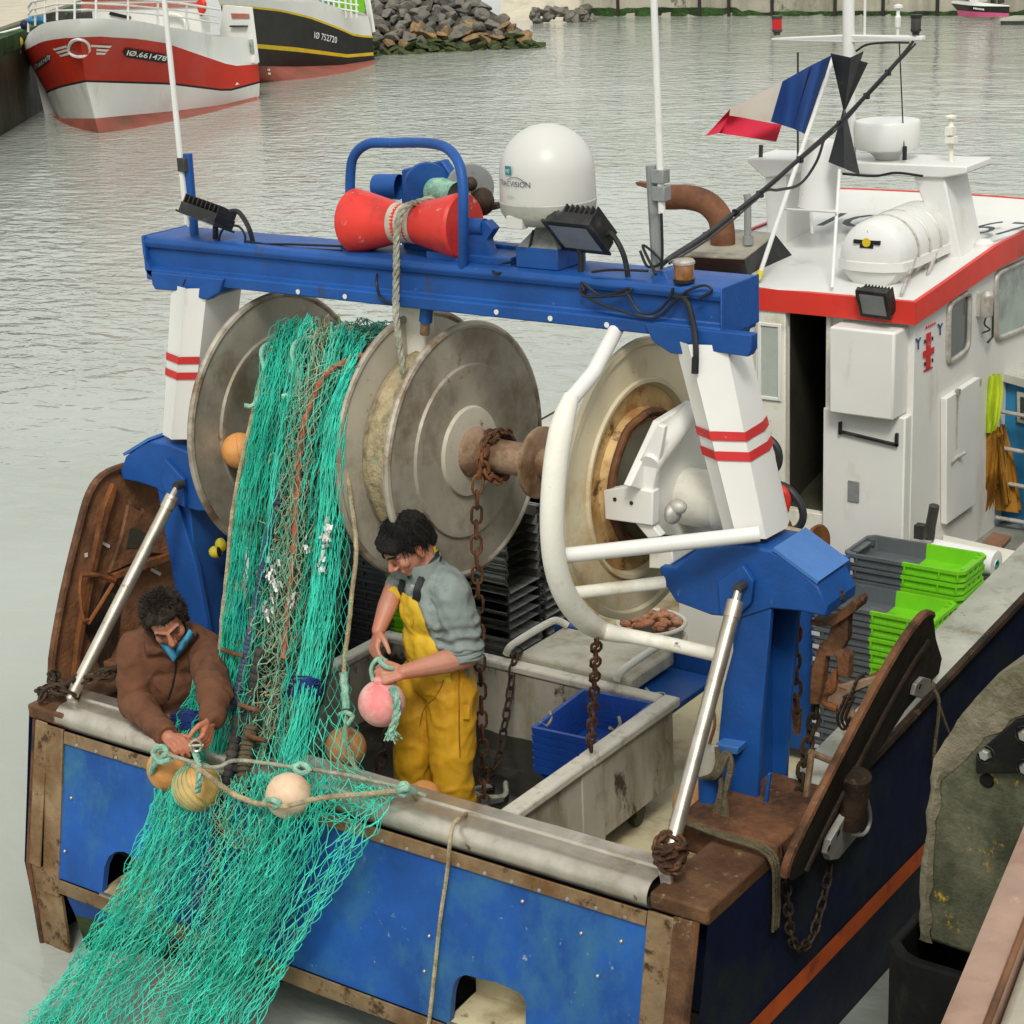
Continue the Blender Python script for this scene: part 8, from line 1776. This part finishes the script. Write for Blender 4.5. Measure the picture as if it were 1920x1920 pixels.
# little pink boat and pontoon at the far right
sb_ = empty('moored_boat', Z(1840, 30, 0), 'small black and pink boat moored at the far quay', 'boat')
py0 = 53.4; ST = [(1788, 8), (1800, 0)]
L0 = [Y(x, y, d) for x, y, d in [(1797, 30, 53.6), (1830, 32, 53.0), (1890, 31, 53.6)]]; L1 = [Y(x, y, d) for x, y, d in [(1794, 19, 53.6), (1830, 22, 52.9), (1892, 25, 53.6)]]; L2_ = [Y(x, y, d) for x, y, d in [(1783, 6, 53.6), (1830, 11, 52.8), (1893, 12, 53.6)]]; L3 = [Y(x, y, d) for x, y, d in [(1786, 1, 53.6), (1830, 4, 52.8), (1893, 10, 53.6)]]
for nm, r, m in (('lower_hull', (L0, L1), 'boat_pink'), ('upper_hull', (L1, L2_), 'boat_black'), ('bulwark', (L2_, L3), 'boat_white')):
    MB().sheet([smooth_path(q, 5) for q in r]).build(nm, m, sb_)
mb = MB(); mb.span(Y(1818, 6, 53.5), Y(1852, -30, 54.2)); mb.build('cabin', 'boat_white', sb_); mb = MB(); mb.span(Y(1870, 8, 53.4), Y(1884, -10, 54)); mb.tube([Y(1866, 10, 53.3), Y(1866, -30, 53.3)], .04, 5); mb.build('stern_gear', 'dark_metal', sb_)
mb = MB()
for k in range(8): c = Y(1826+2.6*k, 15.5+.35*k, 52.7); mb.box(c, (.028, .01, .05))
mb.build('hull_number', 'boat_white', sb_)
pt = empty('pontoon', Z(1905, 46, 0), 'low grey pontoon at the far right edge of the harbour', 'pontoon'); c = Z(1876, 47, 0); mb = MB(); mb.span((c.x, c.y, -.1), (c.x+6, c.y+1.2, .12)); mb.build('float', 'dark_metal', pt); mb = MB(); mb.span((c.x-.03, c.y-.03, .121), (c.x+6, c.y+1.2, .19)); mb.build('decking', 'cap_grey', pt); mb = MB(); mb.box((c.x+.75, c.y+.7, .42), (.25, .4, .46)); mb.build('dock_box', 'paper_core', pt)
# left quay behind the red trawler
A = Z(-10, 262, 0); d = V((-.62, .78, 0)).normalized(); nrm = V((-d.y, d.x, 0)); nrm = nrm if nrm.x < 0 else -nrm
B1, B2 = A - d*14, A + d*40; ht = 1.95
mb = MB(); mb.prism([B1 + V((0,0,-3)), B2 + V((0,0,-3)), B2 + V((0,0,ht)), B1 + V((0,0,ht))], nrm*40); ql = mb.build('quay_wall', 'concrete_wet'); tag(ql, 'dark wet quay wall beside the red trawler at the left edge', 'quay wall')
mb = MB(); mb.prism([B1 + V((0,0,ht+.004)) + nrm*.6, B2 + V((0,0,ht+.004)) + nrm*.6, B2 + V((0,0,ht+.09)) + nrm*.6, B1 + V((0,0,ht+.09)) + nrm*.6], nrm*39); mb.build('apron', 'concrete_pale', ql)
mb = MB(); n = 60; mb.sheet([[B1.lerp(B2, k/n) - nrm*(.03+.05*noise.noise(V((k*1.3, 0, 0)))) + V((0,0,ht-.35+.15*noise.noise(V((k*.9, 2, 0))))) for k in range(n+1)], [B1.lerp(B2, k/n) - nrm*.06 + V((0,0,ht+.02)) for k in range(n+1)], [B1.lerp(B2, k/n) + nrm*.55 + V((0,0,ht+.03)) for k in range(n+1)]]); mb.build('weed_fringe', 'seaweed', ql)
mb = MB(); mb.prism([B1 + nrm*9 + V((0,0,ht+.1)), B2 + nrm*9 + V((0,0,ht+.1)), B2 + nrm*9 + V((0,0,ht+4)), B1 + nrm*9 + V((0,0,ht+4))], nrm*3); tag(mb.build('shed_wall', 'fender_timber'), 'grey shed wall on the quay behind the red trawler', 'wall')
mb = MB(); c = A + d*3.2 + nrm*2.0 + V((0,0,ht+.09)); mb.tube([c, c+V((0,0,.25)), c+V((.2, .12, .25)), c+V((.2, .12, 0))], .03, 6); tag(mb.build('mooring_ring', 'dark_metal'), 'small dark mooring hoop on the pale quay at the left edge', 'mooring hoop')
